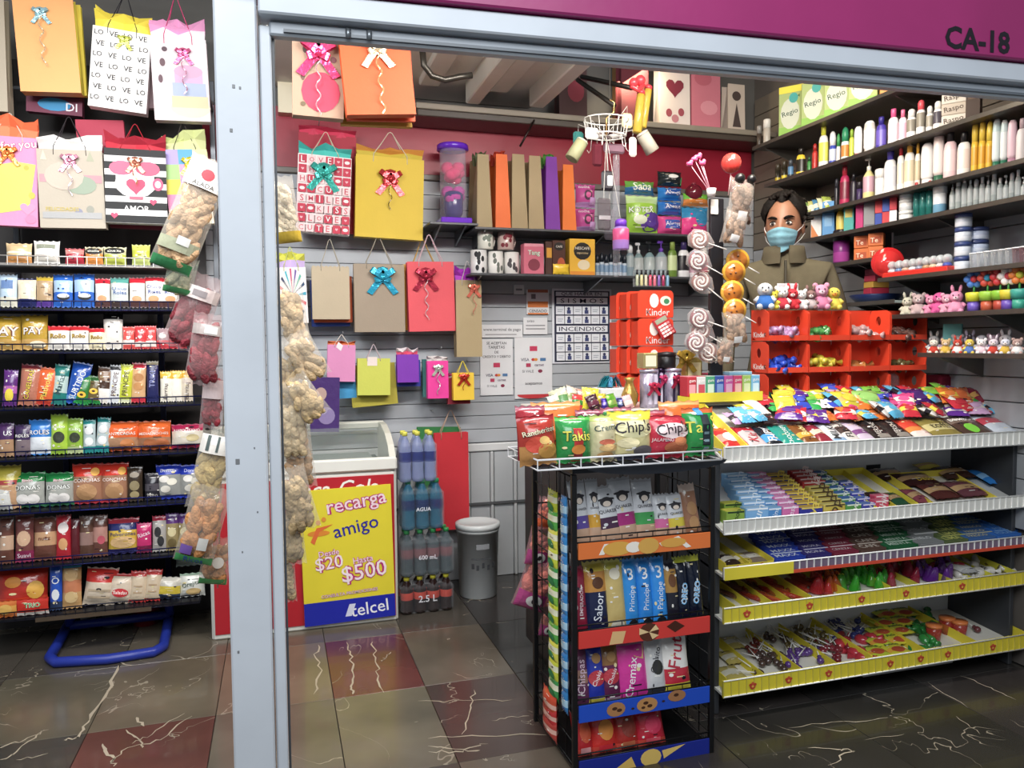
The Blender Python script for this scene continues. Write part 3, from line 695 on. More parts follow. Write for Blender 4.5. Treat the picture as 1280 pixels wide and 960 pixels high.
row('the fourth left shelf', YI, SZ[3], [
    (1, 19, 462, 'slim purple wafer packet', '5e2a7a', [(.35, .55, 'b060b0')], [('d', 0, .3, .3, .18, 'e0c820')], {'tilt': 3}),
    (20, 46, 455, 'long tan wine biscuit packet with yellow lettering', 'b9745c', [(.88, 1, '7a2a34')], [('t', 'CANELITAS', 0, .5, 1.6, 'f2d430', '4a1c18', 84)], {'tilt': 5}),
    (41, 66, 459, 'long orange biscuit packet with yellow lettering', 'e0622c', [(.0, .12, 'c03828')], [('t', 'Platívolos', 0, .5, 1.6, 'f6d64a', None, 84)], {'tilt': 8}),
    (62, 81, 455, 'teal biscuit packet', '1f7a74', [(.3, .7, 'b8cfc8')], [('t', 'Marías', 0, .5, 1.5, '20484c', None, 82)], {'tilt': 6}),
    (78, 103, 452, 'deep blue long biscuit packet', '1c4ea8', [(.1, .2, '6aa0d8')], [('t', 'SURTIDO', 0, .45, 1.7, 'e8eef4', None, 78)], {'tilt': 12}),
    (90, 109, 468, 'green biscuit packet with a yellow flower', '2f7c34', [(0, .12, '1d9a48')], [('d', -.1, .32, .3, .1, 'f0c020'), ('d', -.1, .32, .12, .04, '402010')], {'tilt': 12}),
    (106, 124, 470, 'brown green biscuit packet with a yellow flower', '6a5a34', [(0, .14, '1d8a40'), (.8, 1, '2a5a2c')], [('d', -.1, .45, .3, .1, 'f0c020'), ('d', -.1, .45, .12, .04, '402010')], {'tilt': 8}),
    (118, 137, 458, 'brown packet with white foot', '4a3428', [(0, .4, 'efe9e0'), (.6, .85, '8a6a50')], (), {'tilt': 5}),
    (133, 149, 456, 'white slim cookie packet reading PRINCIPE', 'dfe2e6', [(.85, .95, '2c2c30')], [('t', 'PRINCIPE', 0, .5, 2.1, '5a3828', None, 87)], {'tilt': 5}),
    (147, 163, 455, 'lime slim cookie packet reading PRINCIPE', 'c4cc28', [(0, .1, 'e4e8c0')], [('t', 'PRINCIPE', 0, .5, 2.1, '4a3828', None, 87)], {'tilt': 4}),
    (163, 181, 453, 'red slim cookie packet with tan disc pictures', 'c8283c', [(.12, .85, 'dcae7c')], [('d', 0, .4, .36, .1, 'c48a4c'), ('d', 0, .62, .36, .1, 'b47c42')], {'tilt': 2}),
    (183, 198, 451, 'navy slim wafer packet', '23265a', [(.9, 1, 'd8c8a0')], [('t', 'TRIKI', 0, .55, 1.5, '8a90c8', None, 88)]),
    (200, 214, 464, 'left slim white packet with a yellow top', 'ece6d6', [(.75, 1, 'e0b428')], [('t', 'Barritas', 0, .35, 1.5, '5a4a48', None, 88)]),
    (213, 227, 463, 'middle slim white packet with a yellow top', 'f2ece0', [(.72, 1, 'e4b02c')], (), {}),
    (226, 241, 463, 'right slim cream packet with a yellow top', 'd8ccb8', [(.75, 1, 'dca82c')], [('t', 'Barritas', 0, .35, 1.5, '5a4a48', None, 88)])])
def roles(c): return [('t', 'ROLES', 0, .63, .85, 'f4f2f0', c)]
row('the fifth left shelf', YI, SZ[4], [
    (-4, 16, 529, 'dark purple roll packet cut by the frame edge', '4a2a5c', [(0, .5, 'b08a68')], [('t', 'US', .3, .68, .5, 'f0eef0')]),
    (17, 37, 531, 'dim violet roll packet', '3e2c54', [(.05, .5, '7c6c72')], roles('281a38')),
    (34, 63, 525, 'sky blue roll packet with white icing rolls', '2f7ed0', [(.05, .5, 'dfe4ea')], roles('1c4c90')),
    (62, 84, 518, 'taller lime green brownie packet', 'a8cc34', [(0, .14, '8ab02c')], [('d', 0, .42, .34, .14, '2c3420'), ('t', 'Kiubo', 0, .68, .7, 'f0f4e0')]),
    (83, 103, 523, 'shorter lime green brownie packet', '8cb434', [(0, .2, 'b8c890')], [('d', 0, .45, .34, .14, '2c3420'), ('t', 'Kiubo', 0, .68, .7, 'f0f4e0')]),
    (103, 119, 525, 'left teal packet of white cakes', '1a8a8a', [(.2, .85, 'b4c4c6')], [('d', 0, .35, .34, .12, 'e4e6e6'), ('d', 0, .66, .34, .12, 'dcdede')]),
    (118, 135, 522, 'right teal packet of white cakes', '1a8a8a', [(.2, .85, 'b4c4c6')], [('d', 0, .35, .34, .12, 'e4e6e6'), ('d', 0, .66, .34, .12, 'dcdede')], {'tilt': 4}),
    (127, 172, 528, 'wide orange sponge cake packet reading MANTECADAS', 'e2601e', [(.08, .45, 'b88a68')], [('t', 'MANTECADAS', 0, .58, .85, 'f8e8dc'), ('d', .4, .24, .2, .16, 'c87c40')]),
    (170, 213, 527, 'wide orange bun packet reading MEDIAS NOCHES', 'e2641e', [(.08, .42, 'a87858')], [('t', 'MEDIAS NOCHES', 0, .55, .85, 'f8e8dc'), ('d', -.2, .22, .2, .16, 'b86a3c'), ('d', .5, .22, .2, .16, 'b86a3c')]),
    (213, 254, 531, 'crimson packet of pale cookies', 'a8204c', [(.18, .7, 'e4dccc')], [('t', 'NAPOLITANO', 0, .72, .8, 'f4e8e8'), ('d', .35, .42, .2, .14, 'c8b888')])])
donas = [('t', 'Bimbo', 0, .76, .34, 'f0e8e8', 'b03040'), ('t', 'DONAS', 0, .56, .76, 'f6f6f2', '30483a'), ('d', -.3, .25, .2, .14, 'ece8e4'), ('d', .35, .24, .2, .14, 'ece8e4')]
conch = [('t', 'CONCHAS', 0, .58, .85, 'f4e4dc'), ('d', .55, .78, .14, .1, 'f0b040'), ('d', 0, .3, .34, .2, 'b88a5c')]
row('the sixth left shelf', YI, SZ[5], [
    (-10, 24, 583, 'yellow bread packet cut by the frame edge', 'c8b83c', [(0, .55, 'c89c74'), (.55, .65, 'a84040')]),
    (-8, 14, 610, 'short white donut packet at the frame edge', 'd8d8d4', [(.7, 1, 'bcbcb8')], (), {'lean': -3}),
    (13, 54, 592, 'left green topped packet reading DONAS', 'a9aba4', [(.72, 1, '1c8040'), (0, .1, '2a6a48')], donas),
    (54, 91, 592, 'right green topped packet reading DONAS', 'a9aba4', [(.72, 1, '1c8040'), (0, .1, '2a6a48')], donas),
    (88, 127, 581, 'left red topped bun packet reading CONCHAS', 'a8785c', [(.68, 1, 'dc3420'), (0, .09, 'b02838')], conch),
    (125, 160, 580, 'right red topped bun packet reading CONCHAS', 'a8785c', [(.68, 1, 'dc3420'), (0, .09, 'b02838')], conch),
    (158, 178, 584, 'dark brown chocolate cake packet', '3c3024', (), [('d', 0, .75, .3, .08, '9c9080'), ('d', 0, .45, .32, .14, '8a7c58'), ('d', 0, .2, .3, .1, 'a49468')]),
    (180, 201, 592, 'black chocolate cake packet', '26242c', [(.35, .6, '504c54')], [('t', 'Nito', 0, .2, .6, 'b8b4b0')]),
    (194, 226, 582, 'left blue packet of little powdered donuts', '2038b0', [(.12, .7, '9a9c98')], [('d', -.3, .58, .2, .1, 'e8e4dc'), ('d', .3, .5, .2, .1, 'e0dccc'), ('d', -.2, .3, .2, .1, 'e4e0d4'), ('t', 'Donitas', 0, .82, .6, 'c0c8f0')]),
    (224, 256, 582, 'right blue packet of little powdered donuts', '2038b0', [(.12, .7, '9a9c98')], [('d', -.3, .58, .2, .1, 'e8e4dc'), ('d', .3, .5, .2, .1, 'e0dccc'), ('d', -.2, .3, .2, .1, 'e4e0d4'), ('t', 'Donitas', 0, .82, .6, 'c0c8f0')])])
row('the seventh left shelf', YI, SZ[6], [
    (-3, 16, 648, 'brown sweet bread packet cut by the frame edge', '6a4034', [(.3, .6, 'c8a488')]),
    (17, 41, 645, 'brown packet with a pink white badge', '7a4440', [(0, .25, '8a2850')], [('d', 0, .5, .36, .16, 'd0a888'), ('t', 'Suavi', 0, .15, .7, 'f0d8e4')]),
    (40, 70, 648, 'brown bun packet with a cream label', '704438', [(.35, .65, 'c89c74')], [('t', 'nuez', 0, .5, .5, '6a2c20')]),
    (69, 88, 645, 'red and white speckled cookie packet', 'b82030', (), [('d', 0, .7, .36, .12, 'efe4e0'), ('d', 0, .35, .3, .13, 'd8a068')]),
    (88, 99, 650, 'narrow dark red packet', '5c1c24'),
    (98, 116, 646, 'glossy brown chocolate bread packet', '5e4034', [(.3, .6, '94746c')]),
    (115, 134, 645, 'glossy brown packet with pink patch', '6a4238', [(.35, .7, 'b48478')], [('d', .2, .4, .26, .1, 'b84858')]),
    (133, 173, 650, 'yellow cookie bag with a navy wave top', 'd8b43c', [(.66, .85, '28306c'), (.85, 1, 'b83848'), (.0, .16, '3a3470')], [('d', 0, .34, .4, .16, 'd8b078'), ('t', 'Polvorones', 0, .56, .8, '28306c')]),
    (170, 189, 655, 'small magenta sweet packet', 'c8286c', [(0, .25, '7a2048')], [('t', 'Ricas', 0, .62, .8, 'f4e0ec', None, 20)]),
    (190, 208, 646, 'black and white marble cake packet', 'aca8a4', [(.85, 1, 'b02440')], [('d', -.2, .55, .24, .14, '242428'), ('d', .2, .3, .24, .14, '242428')]),
    (207, 223, 643, 'left gold cupcake packet with a violet top', '98885c', [(.72, 1, '5c3078')], [('d', 0, .5, .34, .12, 'd0c494'), ('d', 0, .22, .34, .12, '6a5a30')]),
    (222, 241, 643, 'right gold cupcake packet with a violet top', '98885c', [(.72, 1, '5c3078')], [('d', 0, .5, .34, .12, 'd0c494'), ('d', 0, .22, .34, .12, '6a5a30')])])
row('the eighth left shelf', YI, SZ[7], [
    (-8, 58, 714, 'wide red butter biscuit packet with a gold disc', 'b82818', [(.1, .35, 'cc3a1c')], [('d', .55, .5, .16, .2, 'e0a838'), ('d', -.3, .7, .16, .12, 'd88a2c')], {'t': .07}),
    (61, 77, 708, 'slim blue cookie tube packet', '2050b8', [(0, .2, '2a3c60')], [('d', 0, .35, .3, .12, 'e0e4e8'), ('t', 'O', 0, .65, .6, 'f0f4f8')]),
    (76, 101, 704, 'clear tan packet of round crackers', 'c89c64', [(.85, 1, '4aa0c8'), (.35, .6, 'c87c54')], [('d', 0, .25, .34, .12, 'd8b880'), ('d', 0, .7, .34, .12, 'd0a870')]),
    (100, 141, 713, 'red and clear packet of soda crackers lying back', 'dccbb4', [(.62, .95, 'd02c24')], [('r', -.7, .2, .7, .26, 'b8a488'), ('r', -.7, .38, .7, .44, 'b8a488')], {'tilt': 8}),
    (130, 165, 720, 'cream cracker packet with a red badge', 'dccab4', [(.9, 1, 'c83838')], [('d', 0, .38, .3, .14, 'cc2430'), ('t', 'Saladas', 0, .39, .5, 'f4e8e0')], {'tilt': 8}),
    (159, 181, 716, 'first tall cracker sleeve with red ends', 'd8c4a8', [(.82, 1, 'cc3430'), (0, .1, 'c02c2c')], [('r', -.5, .3, .5, .34, 'b89a78'), ('r', -.5, .5, .5, .54, 'b89a78')], {'tilt': 6}),
    (178, 199, 714, 'second tall cracker sleeve with red ends', 'd8c4a8', [(.82, 1, 'cc3430'), (0, .1, 'c02c2c')], [('r', -.5, .3, .5, .34, 'b89a78'), ('r', -.5, .5, .5, .54, 'b89a78')], {'tilt': 6}),
    (194, 224, 724, 'yellow and navy flat biscuit packet', 'c8c4b8', [(.25, .6, 'd8c030'), (.0, .25, '3a4a68')], (), {'tilt': 6}),
    (224, 256, 719, 'white packet with green script reading Orejitas', 'dfe0d8', [(.9, 1, '98b49c')], [('t', 'Orejitas', 0, .55, .8, '2c4a38', None, 12), ('d', .1, .25, .3, .14, 'd8b878')]),
])
put(219, 250, 690, YI + .09, SZ[7] + .115, 'grey packet reading Orejitas behind the white one', 'the eighth left shelf', '9aa6a0', [(.9, 1, '7c8c84')], [('t', 'Orejitas', 0, .5, .8, '26382e', None, 8)], lean=0, hfix=.11)
# lower front packets of the bottom shelf
for x0, x1, yt, lab, c, b, d in ((-8, 21, 751, 'flat orange biscuit packet lying in front', 'd8742c', [(.3, .7, 'e0a040')], [('d', 0, .5, .3, .3, 'e0b050')]), (20, 61, 749, 'flat red packet with green letters lying in front', 'cc2c1c', [(0, .2, 'e8e0d8')], [('t', 'TRIO', 0, .62, .5, '4aa04a', 'f0f0e0')])):
    put(x0, x1, yt, YL + .012, SZ[7], lab, 'the eighth left shelf', c, b, d, t=.012, lean=0, hfix=.07)
# gift bags over the left rack
YG = 3.66
def tqs(n, s_=''): return n
px_bag('bundle of grey tan gift bags at the upper left frame edge', -40, -10, 10, 138, YG + .02, 'a89c88', .08, tilt=0, handle=None)
px_bag('light orange gift bag with pale blue ribbon', 26, -6, 102, 115, YG, 'f0a862', .06, tilt=-3, side='e8d43a', bow='a9d8e4', bows=.034, bowpos=(-.05, .80), curl='f0d8b0', curll=.2, handle=None)
px_bag('yellow gift bag peeking from behind the light orange one', 36, 4, 109, 118, YG + .07, 'e8d22c', .03, tilt=-2, handle=None)
px_bag('dark plum gift bag with blue print under the orange one', 33, 60, 103, 142, YG + .12, '6a2440', .04, tilt=2, handle=None, dec=[('d', .0, .14, .3, .1, '2a86b8'), ('t', 'DI', .62, .12, .2, 'f0e8f0')])
lo = []
for r_ in range(7):
    for c_ in range(4):
        lo.append(('t', ('LO', 'VE')[(c_ + r_) % 2], -.78 + c_ * .5 + (.06 if r_ % 2 else 0), .93 - r_ * .135, .15, '2c2a30'))
px_bag('white gift bag patterned with black LOVE letters', 110, 36, 183, 137, YG, 'f6f3ee', .055, tilt=5, dec=lo, tissue=('f4e23c', 'f0d830'), tz=.13, bow='d4dc5a', bows=.03, bowpos=(.05, .86), handle='2c2830', hl=.16, hr=.0016, side='c4b4b8')
px_bag('clear fronted gift bag of cakes behind the LOVE bag', 135, 45, 197, 135, YG + .09, 'a88c90', .03, tilt=-4, handle=None)
px_bag('pale grey pink gift bag printed with a tiered cake', 194, 48, 264, 151, YG - .02, 'dcd0d4', .05, tilt=-2, tissue=('f6eaf2', 'f2a0d0'), tz=.12, bow='e8689c', bows=.036, bowpos=(.08, .8), curl='e8a0b8', curll=.16, handle='e04a80', hl=.18, hr=.0018, dec=[
    ('d', .3, .16, .36, .12, 'e0d4bc'), ('r', -.35, .16, .95, .3, 'd8c8a0'), ('r', -.3, .3, .9, .46, 'a8b4d0'), ('r', -.2, .46, .8, .6, 'c8a8c8'), ('d', .3, .6, .26, .08, 'c8a0bc'), ('d', -.6, .7, .05, .05, '6a5058'), ('d', -.7, .5, .04, .05, '6a5058'), ('d', -.5, .86, .05, .03, '5a4850')])
px_bag('pink and yellow gift bag reading for you', -24, 170, 48, 282, YG, 'e48ab4', .06, tilt=1, tissue=('f07848', 'e86838'), tz=.12, bow='f08434', bows=.04, bowpos=(.0, .8), handle='d8c8b8', side='a83a68', dec=[
    ('p', ((-.9, .1), (.7, .2), (.95, .7), (.3, .72), (-.6, .66)), 'e8dc58'), ('d', .62, .66, .05, .03, 'b8b040'), ('d', .8, .35, .06, .04, 'c0b848'), ('t', 'for you', .36, .9, .62, 'f6f0f4', 'b05080', 8), ('h', .65, .2, .14, 'f090b4'), ('d', .75, .08, .1, .05, 'e880a8')])
px_bag('grey beige birthday gift bag with a pink bow', 51, 187, 133, 285, YG - .01, 'b8ad9c', .05, tilt=-1, tissue=('fbf6f2', 'f4eeea'), tz=.1, bow='e49ab4', bows=.038, bowpos=(0, .85), curl='f4e4e8', curll=.13, handle='3a3438', hl=.14, hr=.0016, dec=[
    ('r', -.95, .58, .95, .68, 'c09098'), ('p', ((-.9, .86), (-.8, .99), (-.7, .86)), 'cfc6b0'), ('p', ((.5, .86), (.62, .99), (.74, .86)), 'a8a890'), ('d', .3, .55, .24, .12, '96a490'), ('d', -.2, .66, .3, .18, 'c4b4a4'), ('d', .2, .2, .06, .05, '8c8ca0'), ('d', .55, .24, .06, .05, '98988c'), ('r', -.9, .12, .9, .2, 'a8a8a8'), ('t', 'FELICIDADES', -.3, .24, .5, 'c8b450')])
st = [('r', -1, .93 - k * .185, 1, .985 - k * .185 + .045, '17171a') for k in range(6)]
px_bag('black and white striped gift bag reading AMOR', 133, 189, 210, 279, YG - .02, 'f4f2f0', .055, tilt=0, side='241a1e', tissue=('c82038', 'a81830'), tz=.11, bow='c87a60', bows=.034, bowpos=(0, .83), curl='d89a60', curll=.08, handle='b82838', hl=.12, hr=.0016, dec=st + [
    ('d', -.02, .55, .33, .2, 'f6eef0'), ('r', -.64, .55, .6, .68, 'f6eef0'), ('d', .72, .55, .09, .09, 'd85a80'), ('d', .72, .55, .05, .05, 'f6f0f0'), ('h', 0, .52, .16, 'd8486c'), ('d', -.45, .76, .2, .1, 'dc6888'), ('d', .4, .76, .2, .1, 'd86080'), ('r', -.22, .33, .22, .37, 'd06880'),
    ('t', 'AMOR', 0, .2, .42, 'fbfaf8'), ('h', .55, .3, .06, 'e04a70'), ('h', -.72, .1, .06, 'e04a70')])
patch = [('r', -1 + (k % 3) * .667, .0 + (k // 3) * .2, -1 + (k % 3) * .667 + .667, .2 + (k // 3) * .2, c) for k, c in enumerate(['f4c8c0', 'f0a090', 'f0e8d0', 'e08ab0', '38a8a8', 'e8d050', 'f0d840', 'b088c8', '58b0d0', 'a8d080', 'f0a0c0', 'f0dc60', 'b0a0e0', '58a8e0', 'f0e8a0'])]
px_bag('patchwork coloured gift bag with a yellow bow', 213, 187, 268, 280, YG + .01, 'e8dcc8', .05, tilt=-4, dec=patch, tissue=('d8dc9c', 'c8d08a'), tz=.12, bow='f0dc20', bows=.04, bowpos=(.1, .8), curl='e8d840', curll=.1, handle='4a4440', hl=.12, hr=.0016)
px_bag('wine red gift bag hidden behind the AMOR bag', 138, 200, 214, 286, YG + .06, '7c1830', .03, tilt=1, handle=None)
px_bag('crimson gift bag behind the grey beige bag and the AMOR bag', 100, 150, 160, 215, YG + .12, 'b02444', .03, tilt=-3, handle=None)
rail = thing('bag_rail', 'steel rail the left gift bags hang from', 'rail', (XY(100, YG, 0), YG, 0))
g = G(); x0 = XY(-60, YG, 0) - rail.location.x; x1 = XY(262, YG, 0) - rail.location.x
zz = ZY(150, 118, YG + .15)
g.tube([(x0, .17, zz), (x1, .17, zz)], .008, '8a8d92', 8, 'metal'); g.build('tube', rail)
g = G(); g.tube([(x0, .02, ZY(150, -40, YG)), (x1, .02, ZY(150, -40, YG))], .008, '8a8d92', 8, 'metal'); g.build('tube', rail)
for px in (-20, 255):
    g = G(); x = XY(px, YG, 0) - rail.location.x; g.box((x - .012, .28, 1.5), (x + .012, .30, 2.55), '6a6d72', 'metal', .002); g.box((x - .008, .0, zz - .01), (x + .008, .29, zz + .01), '6a6d72', 'metal'); g.build('rail_upright', rail)
# clear snack bags hanging in strings beside the post
def hang(label, cx, cy, wp, hp, Y, tilt, fill, bands=(), dec=(), film='e8e0d0', t=.6):
    p = UY(cx, cy, Y); m = depth(p) / F; w_, h_ = wp * m, hp * m
    a = R(tilt); loc = (p.x - math.sin(a) * h_ / 2, Y, p.z - math.cos(a) * h_ / 2)
    o = thing('snack_bag', label, 'snack bag', loc, (0, a, 0))
    r2 = random.Random(int(cx * 7 + cy)); g = G()
    nr = max(3, int(h_ * .8 / (w_ * .30)))
    for j in range(nr):
        for i in range(4):
            v = .1 + .70 * (j + .5 + r2.uniform(-.3, .3)) / nr; u = (-.6, -.2, .22, .6)[i] + r2.uniform(-.1, .1); rr = r2.uniform(.17, .24) * w_; tp = 1 - .35 * max(0, v - .5) * 2
            g.ball((0, 0, 0), rr, fill if r2.random() < .65 else tuple(int(c * .86) for c in bytes.fromhex(fill)), 8, 5, 'crunch', (.75, .6, r2.uniform(1.0, 1.7)), Matrix.Translation((u * w_ * .44 * tp, r2.uniform(-.22, .05) * w_ * t, v * h_)) @ Matrix.Rotation(r2.uniform(-.7, .7), 4, 'Y'))
    f = g.build('filling', o, kind='stuff')
    me = packet_mesh(w_ * 1.04, h_, w_ * t * 1.1, film, (), (), 'clear', .08); link(me, 'clear_film', o)
    if bands or dec:
        g = G(); pf = lambda x, z, q=.002: (x, -w_ * t * .55 * max(0, 1 - abs(2 * x / w_) ** 2.4) ** .6 * max(0, 1 - abs(2 * z / h_ - 1) ** 2.6) ** .55 - q - .003, z)
        for b in bands: g.drect(-w_ * .48, b[0] * h_, w_ * .48, b[1] * h_, b[2], pf, 'film', 8)
        decals(g, dec, w_, h_, lambda x, z, q=.002: pf(x, z, q + .002))
        g.build('printed_label', o, kind='stuff')
    return o
YH = 2.75
hang('long clear bag of fried snacks with a white printed top and green foot', 240, 268, 50, 150, YH, 22, 'd2a878', [(.0, .09, '2f7a48'), (.72, .97, 'f0ece4'), (.16, .26, 'a8ac90')], [('d', .1, .84, .16, .05, 'c02838'), ('t', 'SALADA', 0, .75, .6, '4a4a48'), ('r', -.1, .22, .5, .29, 'd8d8d4')])
hang('small pale green bag of chips under the long fried snack bag', 226, 344, 34, 48, YH + .02, 14, 'c4b88c', [(.0, .16, '3f8a54')], (), 'd8e4d0')
hang('clear bag of dark red dried snacks with a white printed band', 242, 390, 48, 100, YH + .05, 20, 'a0283a', [(.66, .82, 'd8c8c4')], [('r', -.3, .7, .4, .78, '8c8486')], 'e8c8c8')
hang('red snack bag with a grey price label below the first red bag', 257, 437, 38, 92, YH - .02, 10, 'a42c3c', [(.7, .84, 'b8aca8')], [('r', -.2, .72, .6, .82, 'dcdcd8')], 'e8c8c8')
hang('narrow red snack bag lowest of the red ones beside the post', 266, 498, 26, 78, YH + .04, 6, 'a82a3c', [(.5, .8, 'd8c4c4')], (), 'e8c8c8')
hang('pale yellow chip bag with white striped top left of the post', 264, 588, 40, 100, YH, 14, 'e0c070', [(.72, .95, 'e8e4dc')], [('r', -.6, .75, -.4, .94, '4a5a58'), ('r', 0, .75, .15, .94, '4a5a58')])
hang('orange puff bag with a green foot and white label', 254, 655, 46, 98, YH - .03, 16, 'dc9450', [(.0, .1, '3a9450')], [('t', 'Ricos', 0, .05, .5, '2848a0'), ('r', .0, .2, .5, .36, 'e4e4de'), ('r', -.8, .12, -.2, .24, '7a58b0')])
hang('smaller orange puff bag with green foot lowest left of the post', 270, 700, 34, 60, YH + .05, 10, 'cf8848', [(.0, .14, '3c8a4c')], [('d', .2, .5, .2, .12, 'e0d8cc')])
YH2 = 2.55
T_ = 'd8b888'
for lab, cx, cy, wp, hp, yo, ti, c in (
        ('white topped clear bag with a yellow foot right of the post', 354, 262, 34, 84, 0, -8, 'd8c8a8'),
        ('corn puff bag below the rainbow gift bag right of post', 366, 398, 34, 96, .04, -8, T_),
        ('corn puff bag swinging right just under the topmost puff bag', 380, 446, 40, 66, .0, -28, T_),
        ('pale corn puff bag close to the post at mid height', 358, 478, 36, 84, .02, -6, 'd6b67c'),
        ('corn puff bag swinging right with a pointed end', 381, 498, 36, 62, -.04, -34, 'd8b880'),
        ('shiny bulging corn puff bag above the brown ones', 364, 535, 40, 80, -.02, -4, 'dcc294'),
        ('brownish pork rind bag beside the white freezer', 373, 572, 36, 80, .02, -6, 'c89860'),
        ('wide tan pork rind bag at the freezer corner', 370, 624, 40, 84, -.03, -14, 'ccae7c'),
        ('pale pork rind bag against the post by the yellow sign', 363, 668, 32, 80, 0, -4, 'd0b484'),
        ('lowest thin rind bag hanging beside the post', 359, 722, 20, 64, .02, -2, 'c8aa7a')):
    o = hang(lab, cx, cy, wp, hp, YH2 + yo, ti, c, [(.0, .16, 'c8a828')] if cy < 300 else ())
for p0, p1, lab in ((UY(338, 200, YH2 + .05), UY(358, 760, YH2 + .05), 'pale rope carrying the corn puff bags right of the post'), (UY(290, 215, YH + .06), UY(272, 735, YH + .06), 'pale rope carrying the snack bags left of the post')):
    top = 2.601 if p0.x > 0 else 3.051; g = G(); g.tube([(p0.x, p0.y, top), p0, p1], .002, 'c8c4b8', 5, 'cloth'); g.build('rope_line', None, lab, 'rope')
# gift bags on the back wall
YW = 3.96
flo = [('d', -.5, .85, .05, .05, '4a3a34'), ('d', -.6, .5, .04, .05, '6a4a40'), ('d', .5, .4, .07, .05, '8a4a54'), ('d', .6, .75, .06, .04, '7a4a50'), ('d', .1, .32, .38, .26, 'b83050'), ('d', -.6, .15, .05, .03, '6a5a40')]
px_bag('beige and crimson printed gift bag with a hot pink bow', 366, 48, 430, 146, 2.98, 'ac8c74', .05, tilt=1, dec=flo, bow='f0407c', bows=.07, bowpos=(0, .8), curl='f4c8d0', curll=.2, handle='d8c8b8', hl=.1)
px_bag('large orange gift bag with a cream bow and curl', 434, 46, 521, 143, 2.93, 'dc5414', .05, tilt=-5, bow='e8d8b0', bows=.055, bowpos=(.02, .83), curl='f0c890', curll=.22, handle='e0d8c8', hl=.1)
px_bag('deep orange gift bag directly behind the large orange one', 434, 54, 520, 151, 3.0, 'd8501c', .02, tilt=-3, handle=None)
px_bag('olive gold gift bag behind the orange bags', 427, 50, 516, 157, 3.04, 'c49a2c', .03, tilt=-2, handle=None)
rows = ['LOVE#@', '@H*GS@', 'HUG#*@', '@#CUTE', 'SMILE@', '#@KISS', 'HLOVE*', 'CUTE#@'.replace('C', 'K')]
lt = []
for r_, s_ in enumerate(['LOVE#@', '#H@G*#', 'HUGS@#', '@#CUTE', 'SMILE@', '#@KISS', '#LOVE#', 'CUTE#@']):
    for c_, ch in enumerate(s_):
        x = -.82 + c_ * .33; z = .935 - r_ * .125
        pink = (r_ + c_) % 3 == 0 or ch in '#@*'
        lt.append(('r', x - .145, z - .052, x + .145, z + .052, 'c8304c' if pink else 'f0d4d4'))
        if ch in '#*': lt.append(('h', x, z, .028, 'f0b8c0'))
        elif ch == '@': lt.append(('d', x, z, .05, .022, 'f4e4e4'))
        else: lt.append(('t', ch, x, z, .085, 'faf6f4' if pink else 'c83c54', 'a02840' if pink else None))
px_bag('white red gift bag of letter blocks reading LOVE HUGS CUTE SMILE KISS', 370, 194, 437, 292, YW - .04, 'f4ecea', .05, tilt=3, dec=lt, tissue=('40c4b8', '38b0a8'), tz=.08, bow='38bcae', bows=.07, bowpos=(-.02, .76), handle='d8c8b0', hl=.12, side='c84058')
px_bag('crimson gift bag behind the letter block bag', 372, 168, 444, 290, YW + .03, 'a82038', .03, tilt=2, tissue=('d02850', 'b02040'), tz=.06, handle=None)
px_bag('big mustard yellow gift bag with a red bow', 444, 196, 529, 298, YW - .03, 'd8b818', .06, tilt=2, tissue=('c8b020', 'd89030'), tz=.07, bow='c8343c', bows=.065, bowpos=(.0, .72), curl='5a4a20', curll=.13, handle='e0d8c0', hl=.13)
reds = [('p', ((0, .5), (.95 * math.cos(a), .5 + .48 * math.sin(a)), (.95 * math.cos(a + .13), .5 + .48 * math.sin(a + .13))), c) for a, c in zip([i * .3927 for i in range(16)], ['3aa0b8', '284a6c', '58b0a0', '6a50a0', 'c84070', '40b0c0', '2c3c60', 'd05060'] * 2)]
px_bag('white gift bag with rainbow fireworks and lilac tissue', 350, 334, 386, 404, YW - .04, 'e8e2e0', .05, tilt=-2, dec=reds, tissue=('c8b0e0', 'd0d048'), tz=.1, handle='c8d080', hl=.1)
px_bag('plain tan gift bag with scalloped top rim', 391, 334, 438, 399, YW - .04, 'b8a88c', .05, tilt=0, scallop=True, handle='b0a898', hl=.14)
px_bag('orange gift bag under the scalloped tan bag', 393, 345, 441, 403, YW + .01, 'd8602c', .02, tilt=0, handle=None)
px_bag('blue gift bag under the scalloped tan bag', 390, 350, 438, 408, YW + .04, '2850b0', .02, tilt=-1, handle=None)
px_bag('taupe gift bag with a turquoise bow', 444, 330, 507, 415, YW - .04, '9c8c78', .05, tilt=0, bow='28b4d8', bows=.07, bowpos=(.06, .80), handle='a8a090', hl=.14)
px_bag('coral pink gift bag with a glitter red bow', 512, 327, 570, 414, YW - .05, 'e04c58', .05, tilt=-1, bow='b82c48', bows=.06, bowpos=(-.12, .78), curl='f8e0e4', curll=.2, handle='d8b8c0', hl=.14, hr=.003)
px_bag('amber yellow gift bag behind the coral one', 508, 330, 560, 412, YW + .02, 'e8a828', .03, tilt=-2, handle='e0b050', hl=.13)
px_bag('slim tall kraft gift bag with purple tissue and coral bow', 571, 350, 603, 446, YW - .07, 'a8946c', .06, tilt=0, tissue=('b030c0', 'a028b0'), tz=.1, bow='f07860', bows=.035, bowpos=(.2, .88), curl='f09880', curll=.12, handle='c8c0c0', hl=.1, side='8a7858')
px_bag('small pink gift bag with orange tissue and a white tag', 409, 431, 444, 477, YW - .05, 'd888b8', .04, tilt=2, tissue=('e8783c', 'e07038'), tz=.03, handle='d8d0c8', hl=.05, dec=[('p', ((-.4, .93), (-.05, .83), (.1, .98), (-.25, 1.08)), 'ece4e8')])
